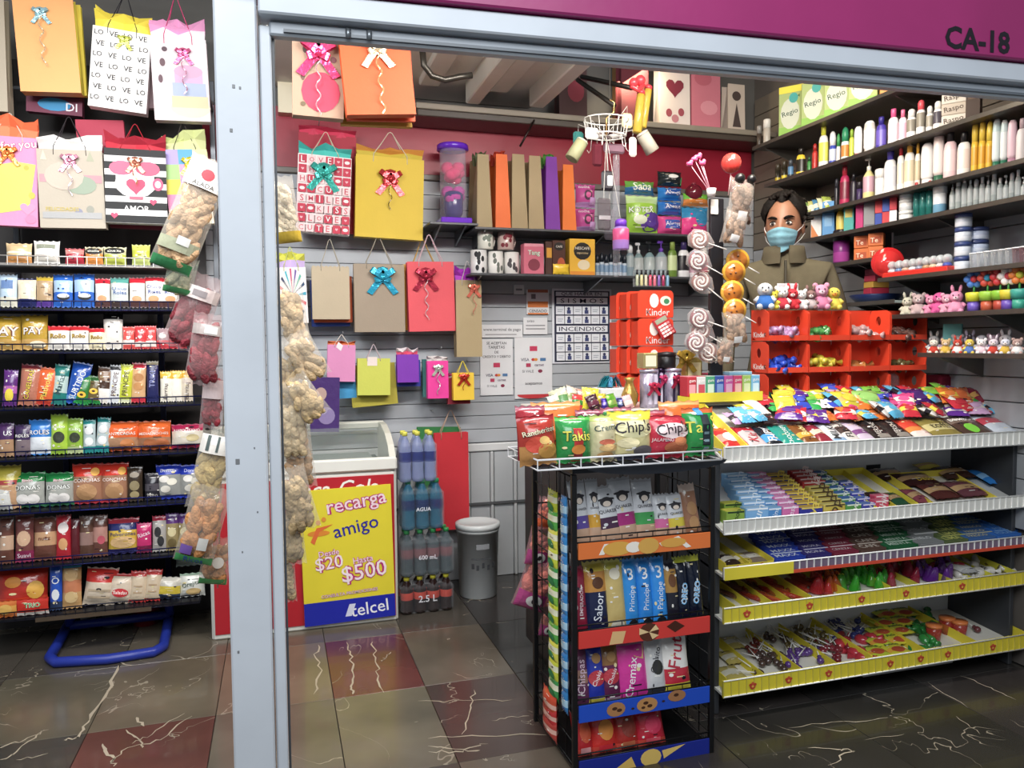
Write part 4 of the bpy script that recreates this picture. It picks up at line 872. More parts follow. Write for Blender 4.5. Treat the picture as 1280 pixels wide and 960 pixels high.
px_bag('small sky blue gift bag under the small pink one', 414, 440, 446, 498, YW - .0, '3ca0d8', .03, tilt=-2, handle=None)
px_bag('small lime gift bag with a pale handle', 447, 448, 488, 494, YW - .05, 'c8cc48', .04, tilt=1, handle='ccb8c0', hl=.07, hspan=.2, dec=[('r', -.4, .8, .2, 1.04, 'e8d8d0')])
px_bag('olive gift bag tucked beneath the small lime one', 441, 455, 498, 507, YW + .0, 'b0a428', .03, tilt=-4, handle=None)
px_bag('small violet gift bag with striped tissue', 497, 443, 524, 478, YW - .04, '7c28b0', .05, tilt=0, tissue=('e04870', 'f0e4e8'), tz=.05, handle=None)
px_bag('small navy gift bag peeking beneath the violet one', 497, 450, 526, 483, YW + .01, '2c3ca8', .03, tilt=0, handle=None)
px_bag('small hot pink gift bag with a white bow', 535, 451, 561, 498, YW - .05, 'f0309c', .04, tilt=0, bow='e0e8d8', bows=.03, bowpos=(0, .78), curl='f4e8f0', curll=.12, tissue=('d8d0d0', 'e4dcdc'), tz=.04, handle=None)
px_bag('small teal gift bag behind the hot pink one', 529, 449, 556, 496, YW + .0, '3a7a78', .03, tilt=0, handle=None)
px_bag('small yellow gift bag with a red ribbon flower', 567, 466, 593, 500, YW - .06, 'f0c818', .04, tilt=0, bow='d83820', bows=.032, bowpos=(0, .8), curl='d84830', curll=.05, handle='f0d840', hl=.06)
px_bag('dark red gift bag under the small yellow one', 560, 472, 588, 505, YW - .01, 'a02038', .03, tilt=0, tissue=('d8d0d0', 'b83070'), tz=.04, handle=None)
for px, py in ((398, 158), (487, 160), (412, 300), (474, 292), (537, 290), (586, 330), (427, 418), (467, 430), (510, 430), (548, 436), (579, 452), (537, 512)):
    hook(XY(px, YB, py), ZY(px, py, YB))
px_bag('large flat red gift bag hung low beside the bottle packs', 545, 541, 587, 662, 4.0, 'cc1c2c', .04, tilt=0, handle='c8a890', hl=.0 or .12, hspan=.3)
px_bag('green gift bag mostly hidden behind the large red one', 520, 534, 574, 640, 4.05, '2a7a3c', .03, tilt=2, handle=None)
px_bag('dark violet printed bag hanging behind the corn puff bags', 388, 472, 424, 540, YW - .1, '4a3070', .05, tilt=2, handle=None, mat='film', dec=[('d', .1, .3, .3, .16, '8a78a8'), ('d', -.3, .7, .2, .12, 'b89a90')])
# glass shelves on the back wall
def wall_shelf(label, x0, x1, Y0, z, col='4a4c50', mat='plastic', th=.012):
    xa_, xb_ = XY(x0, Y0), XY(x1, Y0); t = thing('wall_shelf', label, 'shelf', ((xa_ + xb_) / 2, Y0, z))
    w_ = (xb_ - xa_) / 2; g = G(); g.box((-w_, 0, -th), (w_, YB - Y0 - .014, 0), col, mat, .002); g.build('board', t)
    n = max(2, int(w_ * 2 / .4))
    for k in range(n):
        x = -w_ + .06 + (2 * w_ - .12) * k / (n - 1); g = G()
        g.prism([(0, 0), (0, 0)], 0, 0, col) if False else None
        g.add([(x - .004, .02, -th), (x + .004, .02, -th), (x + .004, YB - Y0 - .014, -th), (x - .004, YB - Y0 - .014, -th), (x - .004, YB - Y0 - .014, -.09), (x + .004, YB - Y0 - .014, -.09)], [(0, 1, 2, 3), (0, 3, 4), (1, 5, 2), (3, 2, 5, 4), (0, 4, 5, 1)], '8c8f94', False, 'metal'); g.build('bracket', t)
    return t
YS = 3.80
zA = ZY(700, 287, YS); zB = ZY(700, 343, YS)
wall_shelf('upper dark shelf on the back wall carrying upright gift bags', 596, 905, YS, zA)
wall_shelf('lower dark shelf on the back wall carrying mugs and coffee', 590, 905, YS, zB)
PA, PB = 'the upper back shelf', 'the lower back shelf'
for x0, x1, yt, c, lab, ts in ((598, 618, 192, 'a08c64', 'leftmost folded tan gift bag', '6a7a50'), (621, 641, 192, 'e86818', 'left folded orange gift bag', 'c83c20'), (641, 662, 192, 'a48e66', 'folded tan gift bag right of the left orange one', None), (662, 682, 194, 'aa946c', 'folded tan gift bag left of the purple one', None), (683, 702, 195, '7c2ca0', 'folded purple gift bag', '58a040'), (704, 722, 205, 'ec7410', 'rightmost folded orange gift bag', None)):
    xa_, xb_ = XY(x0, YS + .03), XY(x1, YS + .03); h_ = ZY((x0 + x1) / 2, yt, YS + .03) - zA
    gift_bag(lab + ' standing on ' + PA, ((xa_ + xb_) / 2, YS + .13, zA + .001), xb_ - xa_ - .004, h_, .2, c, handle=None, tissue=ts, tz=.04, side=c, taper=.72)
def pbox(x0, x1, yt, Y, z, lab, place, c, dec=(), **k): return put(x0, x1, yt, Y, z, lab, place, c, (), dec, kind='c', name='carton', cat=k.pop('cat', 'box'), **k)
pad = [('d', 0, .5, .2, .22, '503048'), ('d', 0, .5, .12, .13, 'e060a0'), ('r', .2, .1, .9, .4, 'c89ad0'), ('t', 'noche', -.3, .85, .5, 'f4e8f0')]
hp_ = (ZY(735, 258, YS + .02) - zA) / 1.02
for k in range(2):
    o = put(723, 748, 258, YS + .02, zA + k * hp_ * 1.0, ('lower', 'upper')[k] + ' pink and lilac pad packet beside the orange bag', PA, 'c04c94', [(0, .2, 'b088c0')], pad, lean=0, t=.09, hfix=hp_ * .98, cat='packet')
kot = [('d', .4, .3, .35, .25, '5c3a9c'), ('t', 'KOTEX', -.2, .6, .7, 'f2f6ea', '5a8a30'), ('d', -.3, .35, .2, .12, 'e4ecd0')]
put(787, 827, 243, YS + .02, zA, 'large lime green pad packet', PA, '9ccc3c', [(.78, 1, 'c4e09c')], kot, lean=0, t=.1, cat='packet')
hz = ZY(806, 243, YS + .02)
put(785, 822, 225, YS + .03, hz + .003, 'teal and green pad packet on top of the lime one', PA, '2a6a9c', [(.5, 1, '6aa844')], [('t', 'Saba', 0, .55, .6, 'f0f0e0')], lean=0, t=.09, cat='packet')
zk = zA
for lab, yt, c, d in (('pink pad packet at the bottom of its stack', 268, 'e04890', [('r', -.6, .3, .6, .75, '3a58b0'), ('t', 'Always', 0, .52, .6, 'f4f0f4')]), ('blue pad packet in the middle of its stack', 250, '2070c8', [('r', -.6, .3, .6, .75, '1c4a98'), ('t', 'Always', 0, .52, .6, 'f4f0f4')]), ('blue pad packet third from the bottom of its stack', 232, '2078c8', [('r', -.6, .3, .6, .75, '1c4a98'), ('t', 'Always', 0, .52, .6, 'f4f0f4')]), ('black and green pad packet topmost of its stack', 212, '20282c', [('p', ((0, .1), (.9, .1), (.9, .6)), '2a9a5c'), ('d', 0, .6, .2, .14, 'e4e4e0')])):
    z2 = ZY(842, yt, YS + .02); put(827, 857, yt, YS + .02, zk + .001, lab, PA, c, (), d, lean=0, t=.1, cat='packet', hfix=z2 - zk - .004); zk = z2
put(856, 889, 258, YS + .02, zA, 'pink and blue toy packet', PA, 'e83c8c', [(.6, 1, '2a88b8')], [('d', .3, .6, .25, .3, '2a80b0')], lean=0, cat='packet')
z2 = ZY(872, 257, YS + .02)
put(858, 890, 234, YS + .03, z2 + .003, 'green and orange toy packet above the pink one', PA, '6cb838', [(.0, .5, 'd8802c')], (), lean=0, cat='packet', hfix=.07)
b_ = thing('toy_ball', 'dark maroon toy ball on the green toy packet', 'ball', tuple(UY(867, 255, YS + .06)))
g = G(); g.ball((0, 0, .06), .05, '6a1c2c', 14, 9, 'gloss'); g.build('shell', b_); g = G(); g.lathe([(.012, .107), (.012, .118)], '8a3040', 8, 'plastic'); g.build('cap', b_)
# clear cylinder vase box with pink flower
v = thing('gift_cylinder', 'clear display cylinder with purple ends and a pink flower inside', 'gift box', (XY(571, 3.9), 3.9, ZY(571, 277, 3.9)))
R_ = (XY(590, 3.9) - XY(552, 3.9)) / 2; Hc = ZY(571, 176, 3.9) - v.location.z
g = G(); g.box((-R_, -R_, 0), (R_, R_, .03), '6a28c8', 'gloss', .004); g.build('base', v)
g = G(); g.lathe([(R_ * 1.02, Hc - .028), (R_ * 1.02, Hc - .006), (R_ * .95, Hc)], '6424c0', 18, 'gloss'); g.build('lid', v)
g = G(); g.lathe([(R_ * .84, .03), (R_ * .84, Hc - .028)], 'e8dcf0', 20, 'glass'); g.build('clear_wall', v)
for cz, c in ((.66, 'e0306c'), (.36, 'c040a0')):
    g = G()
    for k in range(9):
        a = k * 2.4; g.ball((.03 * math.cos(a), .03 * math.sin(a), Hc * cz + .03 * math.sin(k * 1.7)), .035, c, 8, 5, 'cloth', (1, .8, .8))
    g.build('flower', v)
g = G(); g.lathe([(.03, .03), (.05, .06), (.055, .16), (.045, .17)], '2c2a70', 12, 'film'); g.build('wrapped_pot', v)
box_sh = wall_shelf('short dark shelf under the clear display cylinder', 540, 600, 3.82, ZY(571, 278, 3.82))
v.location.z = ZY(571, 278, 3.82) + .001; v.location.y = 3.93
# mugs
def mug(lab, x0, x1, yt, z, c, dk):
    xa_, xb_ = XY(x0, YS + .05), XY(x1, YS + .05); r_ = (xb_ - xa_) / 2 * .96; h_ = (ZY(x0, yt, YS + .05) - z) * .97
    t = thing('mug', lab, 'mug', ((xa_ + xb_) / 2, YS + .05 + r_, z + .001)); g = G()
    g.lathe([(r_ * .92, 0), (r_, .004), (r_, h_), (r_ * .93, h_), (r_ * .9, .006), (0, .006)], c, 18, 'gloss')
    fn = lambda x, zz, o=.001: (x, -math.sqrt(max(0, (r_ + o) ** 2 - x * x)), zz)
    r2 = random.Random(int(x0))
    for k in range(7): g.dell(r2.uniform(-.6, .6) * r_, r2.uniform(.15, .85) * h_, r_ * .2, h_ * .12, dk, fn)
    g.build('body', t)
    g = G(); g.tube([(r_ * .95, .02, h_ * .8), (r_ * 1.3, .03, h_ * .75), (r_ * 1.4, .03, h_ * .5), (r_ * 1.25, .03, h_ * .25), (r_ * .95, .02, h_ * .2)], .005, c, 6, 'gloss'); g.build('handle', t)
mug('dark patterned white mug at the left of the lower back shelf', 592, 613, 311, zB, 'e4e4e4', '1c1e24'); mug('white mug with grey figures in the middle of the mug row', 614, 633, 313, zB, 'ecebe6', '6a7068'); mug('white mug with dark prints beside the pink box', 634, 653, 314, zB, 'e8e6e2', '4a4448')
zm = ZY(602, 311, YS + .05); mug('upper left white mug with thin grey pattern', 601, 621, 287, zm, 'dcdcd0', '7a8478'); mug('upper right mug with dark red print', 626, 647, 288, zm, 'c8b0a8', '7a1c2c')
pbox(655, 680, 305, YS + .02, zB, 'pink chocolate drink box', PB, 'd86c84', [('d', 0, .3, .3, .2, '8a3448'), ('t', 'Tang', 0, .68, .6, 'f4f0e8', '2a8a4c'), ('r', -.95, .9, .95, 1, 'e898a8')])
pbox(682, 691, 302, YS + .03, zB, 'slim brown coffee box', PB, '4a2a20', [('r', -.7, .5, .7, .8, 'e0a020')]); pbox(691, 707, 301, YS + .02, zB, 'dark brown and red coffee box with a badge', PB, '50281c', [('d', 0, .82, .4, .12, '1c1412'), ('t', 'CAFE', 0, .82, .5, 'f0e8dc'), ('d', .3, .3, .3, .2, 'c0542c')])
pbox(712, 744, 299, YS + .03, zB, 'big yellow coffee box with black disc', PB, 'f0b814', [('d', 0, .66, .34, .24, '181412'), ('t', 'NESCAFE', 0, .74, .56, 'f4ece0'), ('t', 'capuccino', 0, .6, .44, 'e0c890'), ('d', .1, .28, .24, .14, 'ecdcb8'), ('r', -.95, 0, .95, .1, 'e08c10')])
put(692, 712, 330, YS + .005, zB, 'flat yellow sachet beside the yellow coffee box', PB, 'f0c818', lean=0, t=.02, cat='packet')
k = 0
for x0, x1, yt, kind, bc, cc, band, lab, m in ([(744 + i * 5.6, 750 + i * 5.6, 318 - (i % 2) * 2, 'rollon', 'b8c4d0', '1c2430', '7898b8', None, 'plastic') for i in range(7)] +
        [(783, 792, 306, 'spray', '9ab4c0', 'd8dce0', 'c4d4d8', 'clear gel bottle with a white cap', 'jelly'), (792, 804, 303, 'pump', 'a0bcc0', 'c8ccd0', 'd4dcdc', 'clear gel bottle with a pale pump', 'jelly'), (805, 818, 301, 'pump', '9cbcc4', '202428', 'd0dcdc', 'clear gel bottle with a black pump', 'jelly'), (819, 833, 300, 'pump', 'a8c4d0', '6a3cb0', 'd4dce0', 'clear gel bottle with a purple pump', 'jelly'), (834, 846, 302, 'shampoo', '6a8a34', '88a048', 'c8d8a0', 'olive green lotion bottle', 'plastic'), (847, 861, 302, 'shampoo', 'e8e8ec', '3a2c60', '28262c', 'white lotion bottle with a dark violet cap', 'plastic'), (861, 873, 312, 'rollon', 'e4e0e4', '2a3c90', 'c8a0b0', 'white bottle with a navy cap', 'plastic'), (873, 884, 308, 'rollon', 'e0d8d0', 'e4e0dc', 'b82848', 'white and red bottle at the right end', 'plastic')]):
    Yq = YS + .07; xa_, xb_ = XY(x0, Yq), XY(x1, Yq); r_ = (xb_ - xa_) / 2 * .97; h_ = ZY((x0 + x1) / 2, yt, Yq - r_) - zB
    bottle('lotion_bottle', kind, h_, r_, bc, cc, None, ((xa_ + xb_) / 2, Yq, zB + .001), band=band, bmat=m) if False else None
    L_ = (lab + ' on ' + PB) if lab else 'small grey blue vial with a black cap right of the yellow coffee box'
    bottle('lotion_bottle' if lab else 'vial', kind, h_, r_, bc, cc, L_, ((xa_ + xb_) / 2, Yq, zB + .001), 'bottle', band, None if lab else 'black capped vials on the lower back shelf', bmat=m)
# nail polish card hanging under the lower shelf
np_ = thing('nail_polish_rack', 'clear hanging strip of nail polish tubes under the lower back shelf', 'rack', (XY(816, YS - .02), YS - .02, ZY(816, 358, YS)))
w_ = XY(838, YS) - XY(795, YS); g = G(); g.box((-w_ / 2, -.012, -.004), (w_ / 2, .03, 0), 'c8ccd0', 'clear'); g.box((-w_ / 2, .026, 0), (w_ / 2, .03, .09), 'd8dce0', 'clear'); g.build('clear_tray', np_)
for k, c in enumerate(['c8d0b0', 'e0d8a0', 'e8e0c0', 'e85878', 'f07890', '8a68c0', 'b03060', '88b8d8']):
    t = thing('nail_polish', '%s nail polish tube on the hanging strip' % ['sage green', 'straw yellow', 'ivory', 'strawberry pink', 'rose', 'violet', 'wine red', 'sky blue'][k], 'nail polish', (np_.location.x - w_ / 2 + (k + .5) * w_ / 8, YS - .015, np_.location.z + .001))
    g = G(); g.lathe([(.008, 0), (.0085, .005), (.0085, .055), (.006, .06)], c, 10, 'gloss'); g.build('body', t); g = G(); g.lathe([(.0065, .058), (.006, .085)], '2c2a30', 8, 'plastic'); g.build('cap', t)
# notices on the back wall
YN = YB - .018
def board(name, lab, x0, y0, x1, y1, col, th=.004, cat='sign', mat='paper', Y=YN, tilt=0):
    xm = (x0 + x1) / 2; xa_ = UY(x0, (y0 + y1) / 2, Y).x; xb_ = UY(x1, (y0 + y1) / 2, Y).x; zb = ZY(xm, y1, Y); zt = ZY(xm, y0, Y)
    g = G(); w_, h_ = xb_ - xa_, zt - zb; g.box((-w_ / 2, -th, 0), (w_ / 2, 0, h_), col, mat, .001)
    return g, w_, h_, ((xa_ + xb_) / 2, Y, zb), (lambda x, z, o=.001: (x, -th - o * .7, z))
g, w_, h_, loc, fn = board('safety_board', '', 690, 361, 764, 454, 'dfe2ea')
D = [('r', -.93, .02, .93, .97, '1c2140'), ('r', -.88, .9, .88, .955, 'e8ebf2'), ('t', 'QUE HACER EN:', 0, .927, .7, '20264a', None, 0, .7), ('r', -.86, .795, .86, .88, 'e8ebf2'), ('t', 'S I S M O S', 0, .838, .72, '1c2140', None, 0, .62), ('r', -.86, .42, .86, .505, 'e8ebf2'), ('t', 'INCENDIOS', 0, .462, .78, '1c2140', None, 0, .62)]
for r_, z0 in enumerate((.655, .53, .285, .16, .04)):
    for c_ in range(6):
        x = -.88 + c_ * .295; D.append(('r', x, z0, x + .275, z0 + .108, 'e6e9f0'))
        if c_ % 2: D += [('d', x + .13, z0 + .078, .025, .02, '28305c'), ('r', x + .07, z0 + .01, x + .2, z0 + .06, '3a4478')]
        else: D += [('r', x + .05, z0 + .06, x + .23, z0 + .066, '6a7294'), ('r', x + .05, z0 + .035, x + .2, z0 + .041, '6a7294')]
decals(g, D, w_, h_, fn); g.build('safety_board', None, 'blue and white safety board reading SISMOS and INCENDIOS on the back wall', 'sign', loc=loc)
def cards(lab, x0, y0, x1, y1, extra):
    g, w_, h_, loc, fn = board('card_notice', lab, x0, y0, x1, y1, 'e0e1e4')
    decals(g, extra, w_, h_, fn); g.build('card_notice', None, lab, 'notice', loc=loc)
logo = lambda z: [('r', -.2, z, .2, z + .08, 'c83058'), ('t', 'VISA', -.45, z - .14, .22, '2a2c50'), ('d', -.02, z - .14, .05, .024, 'c83030'), ('d', .12, z - .14, .05, .024, 'e0902c'), ('r', .35, z - .165, .65, z - .115, '4a78a8'), ('r', -.4, z - .26, -.15, z - .2, 'b83058'), ('t', 'carnet', .3, z - .23, .25, '5a3a60'), ('t', 'SI VALE', -.3, z - .33, .3, '8a8a90'), ('d', .35, z - .33, .06, .028, '8a2848')]
cards('white card payment notice reading SE ACEPTAN TARJETAS DE CREDITO Y DEBITO', 600, 424, 641, 494, [('t', 'SE ACEPTAN', 0, .93, .6, '3a3a40'), ('t', 'TARJETAS', 0, .85, .5, '3a3a40'), ('t', 'DE', 0, .77, .12, '3a3a40'), ('t', 'CREDITO Y DEBITO', 0, .69, .85, '3a3a40')] + logo(.5))
cards('white card payment notice with red foot beside the safety board', 643, 422, 690, 498, logo(.78) + [('t', 'aceptamos', 0, .24, .45, '4a4a50'), ('d', 0, .06, .44, .06, 'c82c34'), ('r', -.85, .07, .85, .14, 'e0e1e4')])
cards('small notice with orange bands reading CENSADO', 658, 362, 686, 393, [('r', -.9, .28, .9, .52, 'dc7a30'), ('t', 'CENSADO', 0, .14, .8, '3a3034'), ('r', -.9, -.0, .9, .06, 'dc7a30'), ('r', -.9, .88, .9, 1, 'b8684c'), ('r', -.6, .62, -.2, .82, '7a7478')])
cards('small grey printed slip under the orange banded notice', 654, 397, 684, 418, [('t', 'aviso', -.4, .8, .3, '5a5a60'), ('r', -.8, .5, .8, .56, '8a8a90'), ('r', -.8, .3, .8, .36, '8a8a90')])
cards('long thin grey printed slip above the card payment notices', 601, 406, 653, 422, [('t', 'www.terminal de pago', 0, .6, .9, '55565c'), ('r', -.8, .2, .7, .28, 'a0a0a4')])
cards('tiny white notice stuck beside the lower back shelf', 642, 356, 655, 368, [('r', -.6, .4, .6, .6, '8a8a90')])
# freezer with yellow recharge sign
YFZ = 3.58
fx0, fx1 = XY(262, YFZ, 700), XY(497, YFZ, 700)
fz = thing('chest_freezer', 'white chest freezer with curved glass top and red front', 'freezer', ((fx0 + fx1) / 2, YFZ, 0))
hw = (fx1 - fx0) / 2; zb = ZY(440, 783, YFZ); zt = ZY(440, 590, YFZ); dp = .44
g = G(); g.box((-hw, 0, zb), (hw, dp, zt), 'dcdcd4', 'plastic', .012); g.build('body', fz)
g = G(); g.box((-hw + .015, -.004, zb + .03), (hw - .012, .002, zt - .02), 'b81828', 'plastic', .001); g.dtext('Coca-Cola', .12, zt - .07, .42, 'f0ece8', lambda x, z: (x, -.0055, z), 'plastic', .01, .2); g.build('front_panel', fz)
zk = ZY(440, 575, YFZ); zr = zt + .10
g = G()
g.box((-hw - .004, -.012, zt), (hw + .004, .02, zk + .006), 'e4e4dc', 'plastic', .008)
for sx in (-1, 1):
    prof = [(0, zt), (.0, zk), (.06, zk + .055), (.16, zk + .10), (.30, zk + .13), (dp, zk + .135), (dp, zt)]
    x0 = sx * hw - (.03 if sx > 0 else 0); n = len(prof)
    vs = [(x0, y, z) for y, z in prof] + [(x0 + .03, y, z) for y, z in prof]
    g.add(vs, [tuple(range(n))[::-1], tuple(range(n, 2 * n))] + [(i, (i + 1) % n, (i + 1) % n + n, i + n) for i in range(n)], 'd8d8cc', False, 'plastic')
g.box((-hw, dp - .05, zk + .10), (hw, dp, zk + .137), 'd8d8cc', 'plastic', .006); g.build('lid_frame', fz)
g = G(); prof = [(.012, zk + .002), (.06, zk + .05), (.16, zk + .095), (.30, zk + .125), (dp - .03, zk + .13)]
vs = [(x, y, z) for x in (-hw + .03, hw - .03) for y, z in prof]; n = 5
g.add(vs, [(i, i + n, i + n + 1, i + 1) for i in range(n - 1)], 'b8c4bc', True, 'glass'); g.build('glass_lid', fz)
g = G(); g.box((-hw + .06, .03, zt + .002), (hw - .05, dp - .04, zt + .02), '4a5450', 'plastic'); g.box((-.1, .08, zt + .02), (.32, .3, zt + .05), '8a9490', 'plastic', .005); g.build('basket', fz)
for sx in (-1, 1):
    for yy in (.05, dp - .07):
        g = G(); x = sx * (hw - .1) if sx < 0 else XY(440, YFZ, 790) - fz.location.x
        g.tube([(x - .012, yy, .028), (x + .012, yy, .028)], .028, '3a3a3c', 12, 'plastic'); g.box((x - .02, yy - .02, .03), (x + .02, yy + .02, zb + .004), '77797c', 'metal', .003); g.build('caster', fz)
g, w_, h_, loc, fn = board('recharge_sign', '', 379, 609, 493, 776, 'e4d408', .008, mat='plastic', Y=YFZ - .012)
decals(g, [('r', -1, 0, 1, .17, '1c28a8'), ('t', 'telcel', .42, .085, .42, 'f4f4f8', None, 4), ('p', ((-.12, .04), (.02, .04), (.12, .13), (-.02, .13)), 'd8dcf0'),
    ('t', 'recarga', .24, .86, .66, 'f4dce4', 'c01878', 7), ('t', 'amigo', .2, .69, .5, '2a2a98', None, 10), ('d', -.62, .68, .12, .022, 'e08a20'), ('p', ((-.8, .62), (-.66, .72), (-.3, .74), (-.6, .69), (-.72, .6)), 'e06a2c'), ('d', -.62, .76, .025, .018, 'e0902c'), ('d', -.5, .78, .025, .018, 'e0902c'),
    ('t', 'Desde', -.42, .53, .22, 'f4dce4', 'c01878', 5), ('t', '$20', -.42, .45, .3, 'f8e8ec', 'c01878', 5), ('t', 'Hasta', .32, .455, .22, 'f4dce4', 'c01878', 5), ('t', '$500', .34, .36, .5, 'f8e8ec', 'c01878', 5), ('t', 'CONSULTA PROMOCIONES', 0, .215, .62, 'f0dce0', 'a82060', 2)], w_, h_, fn, 'plastic')
g.build('recharge_sign', None, 'yellow plastic sign reading recarga amigo on the freezer front', 'sign', loc=loc, rot=(0, R(-1.2), 0))
# shrink wrapped bottle packs, four tiers
def pack(lab, x0, x1, yb, yt, n, rows_, body, cap, band, Y, z, bm='jelly', wordl=None, wc='e8e8f0'):
    xa_, xb_ = XY(x0, Y, yb), XY(x1, Y, yb); h_ = ZY((x0 + x1) / 2, yt, Y) - z; r_ = (xb_ - xa_) / n / 2
    t = thing('bottle_pack', lab, 'bottle pack', ((xa_ + xb_) / 2, Y, z)); gb = G(); gc = G()
    gb.lathe([(r_ * .75, 0), (r_ * .96, h_ * .03), (r_, h_ * .1), (r_ * .9, h_ * .28), (r_, h_ * .4), (r_, h_ * .6), (r_ * .8, h_ * .76), (r_ * .4, h_ * .89), (r_ * .38, h_ * .93)], [body, body, body, body, band, body, body, body], 12, bm)
    gc.lathe([(r_ * .45, h_ * .92), (r_ * .45, h_ * .985), (r_ * .4, h_)], cap, 10, 'plastic'); mb, mc = gb.mesh('bottle'), gc.mesh('cap')
    for j in range(rows_):
        for i in range(n):
            o = link(mb, 'bottle', t, loc=((-n / 2 + i + .5) * 2 * r_, r_ * (1 + 2 * j), 0)); link(mc, 'cap', o)
    g = G(); W2 = n * r_; D2 = rows_ * 2 * r_
    g.box((-W2 - .001, -.002, .001), (W2 + .001, D2 + .002, h_ * .8), 'd8dce4', 'wrap', r_ * .5)
    if wordl:
        g.dtext(wordl, 0, h_ * .42, W2 * .7, wc, lambda x, z: (x, -.004, z), 'film')
    g.build('shrink_wrap', t); return t
YBP = 3.62
z4 = 0.001; z3 = ZY(535, 720, YBP); z2_ = ZY(535, 662, YBP); z1_ = ZY(535, 602, YBP)
pack('cola bottle pack with yellow caps on the floor', 502, 568, 782, 722, 4, 2, '2a1a18', 'd8d020', 'c84838', YBP, z4, 'gloss', '2.5 L')
pack('pack of small bottles with green caps above the cola', 502, 568, 720, 663, 4, 2, '5a6a70', '2a8a4a', '9a6a70', YBP, z3, 'jelly', '600 mL')
pack('blue green water bottle pack third from the floor', 503, 556, 660, 600, 3, 2, '2a7898', '2a8a5c', '1c3a78', YBP, z2_, 'jelly', 'AGUA')
pack('topmost water bottle pack with pale yellow caps', 500, 547, 600, 540, 3, 2, '9aa8d8', 'e0dc50', '2a3a90', YBP, z1_, 'jelly')
# bucket
bk = thing('bucket', 'grey white plastic bucket with a lid beside the bottle packs', 'bucket', (XY(598, 3.82, 750), 3.82, 0))
rb = (XY(624, 3.82) - XY(571, 3.82)) / 2; hb = ZY(598, 658, 3.82 - rb)
g = G(); g.lathe([(rb * .82, .0), (rb * .86, .005), (rb * .97, hb * .88), (rb, hb * .88), (rb, hb * .93)], 'c0c4c4', 22, 'plastic')
fn = lambda x, z, o=.001: (x, -math.sqrt(max(0, (rb * (.86 + .11 * z / hb) + .002) ** 2 - x * x)), z)
for a, b in ((-.5, .42), (-.3, .4), (-.05, .43), (.2, .4), (.45, .42)): g.drect(a * rb, hb * b, (a + .12) * rb, hb * (b + .07), '3a3c40', fn, 'paper', 2)
g.drect(-.5 * rb, hb * .54, .4 * rb, hb * .56, '4a4c50', fn); g.drect(-.3 * rb, hb * .68, .3 * rb, hb * .75, '8a8c90', fn); g.build('pail', bk)
g = G(); g.lathe([(rb * 1.03, hb * .92), (rb * 1.03, hb * .99), (rb * .9, hb), (rb * .86, hb * .97), (0, hb * .97)], 'c8cccc', 22, 'plastic'); g.build('lid', bk)
# side cabinet behind the chip rack
YC0 = 2.62
cx0, cx1 = XY(700, YC0, 640), XY(925, YC0, 640); ZC0 = ZY(790, 512, YC0)
cab = thing('side_cabinet', 'dark low cabinet behind the chip rack carrying gift tins and candy', 'cabinet', ((cx0 + cx1) / 2, YC0, 0))
hw = (cx1 - cx0) / 2
g = G(); g.box((-hw, .02, .06), (hw, .42, ZC0 - .03), '2e2c2c', 'plastic', .003); g.build('body', cab)
g = G(); g.box((-hw - .01, 0, ZC0 - .03), (hw + .01, .44, ZC0), 'c8c4bc', 'plastic', .004); g.build('top', cab)
g = G(); g.box((-hw + .03, .05, 0), (hw - .03, .38, .06), '1c1b1b', 'plastic'); g.build('plinth', cab)
for k in range(3):
    g = G(); g.box((-hw + .01 + k * hw * .66, .008, .09), (-hw + (k + 1) * hw * .66 - .005, .022, ZC0 - .05), '353232', 'plastic', .003); d = g.build('door', cab)
    g = G(); g.tube([(-hw + .04 + k * hw * .66, -.002, .42), (-hw + .04 + k * hw * .66, -.002, .54)], .006, '8a8a8a', 6, 'metal'); g.build('door_handle', d)
# black wire chip rack
YR, RD = 2.09, .36
rx0, rx1 = XY(718, YR, 820), XY(889, YR, 820)
cr = thing('chip_rack', 'black wire display rack of chips, bars and cookies in the middle', 'rack', ((rx0 + rx1) / 2, YR, 0))
hw = (rx1 - rx0) / 2; ztop = ZY(800, 588, YR)
for sx in (-1, 1):
    for yy in (0, RD):
        g = G(); g.box((sx * hw - .008, yy - .008, 0), (sx * hw + .008, yy + .008, ztop), '141416', 'darkmetal', .002); g.build('post', cr)
    g = G()
    for zz in [.03] + [.1 + k * .105 for k in range(8)] + [ztop - .01]: g.tube([(sx * hw, 0, zz), (sx * hw, RD, zz)], .0025, '161618', 5, 'darkmetal')
    for k in range(1, 5): g.tube([(sx * hw, RD * k / 5, .03), (sx * hw, RD * k / 5, ztop - .01)], .002, '161618', 5, 'darkmetal')
    g.build('side_grid', cr, kind='stuff')
g = G(); g.box((-hw, .0, .012), (hw, RD, .02), '18181a', 'darkmetal'); g.build('base_plate', cr)
cook = lambda cx, c, r_=.055: ('d', cx, .5, r_, .42, c)
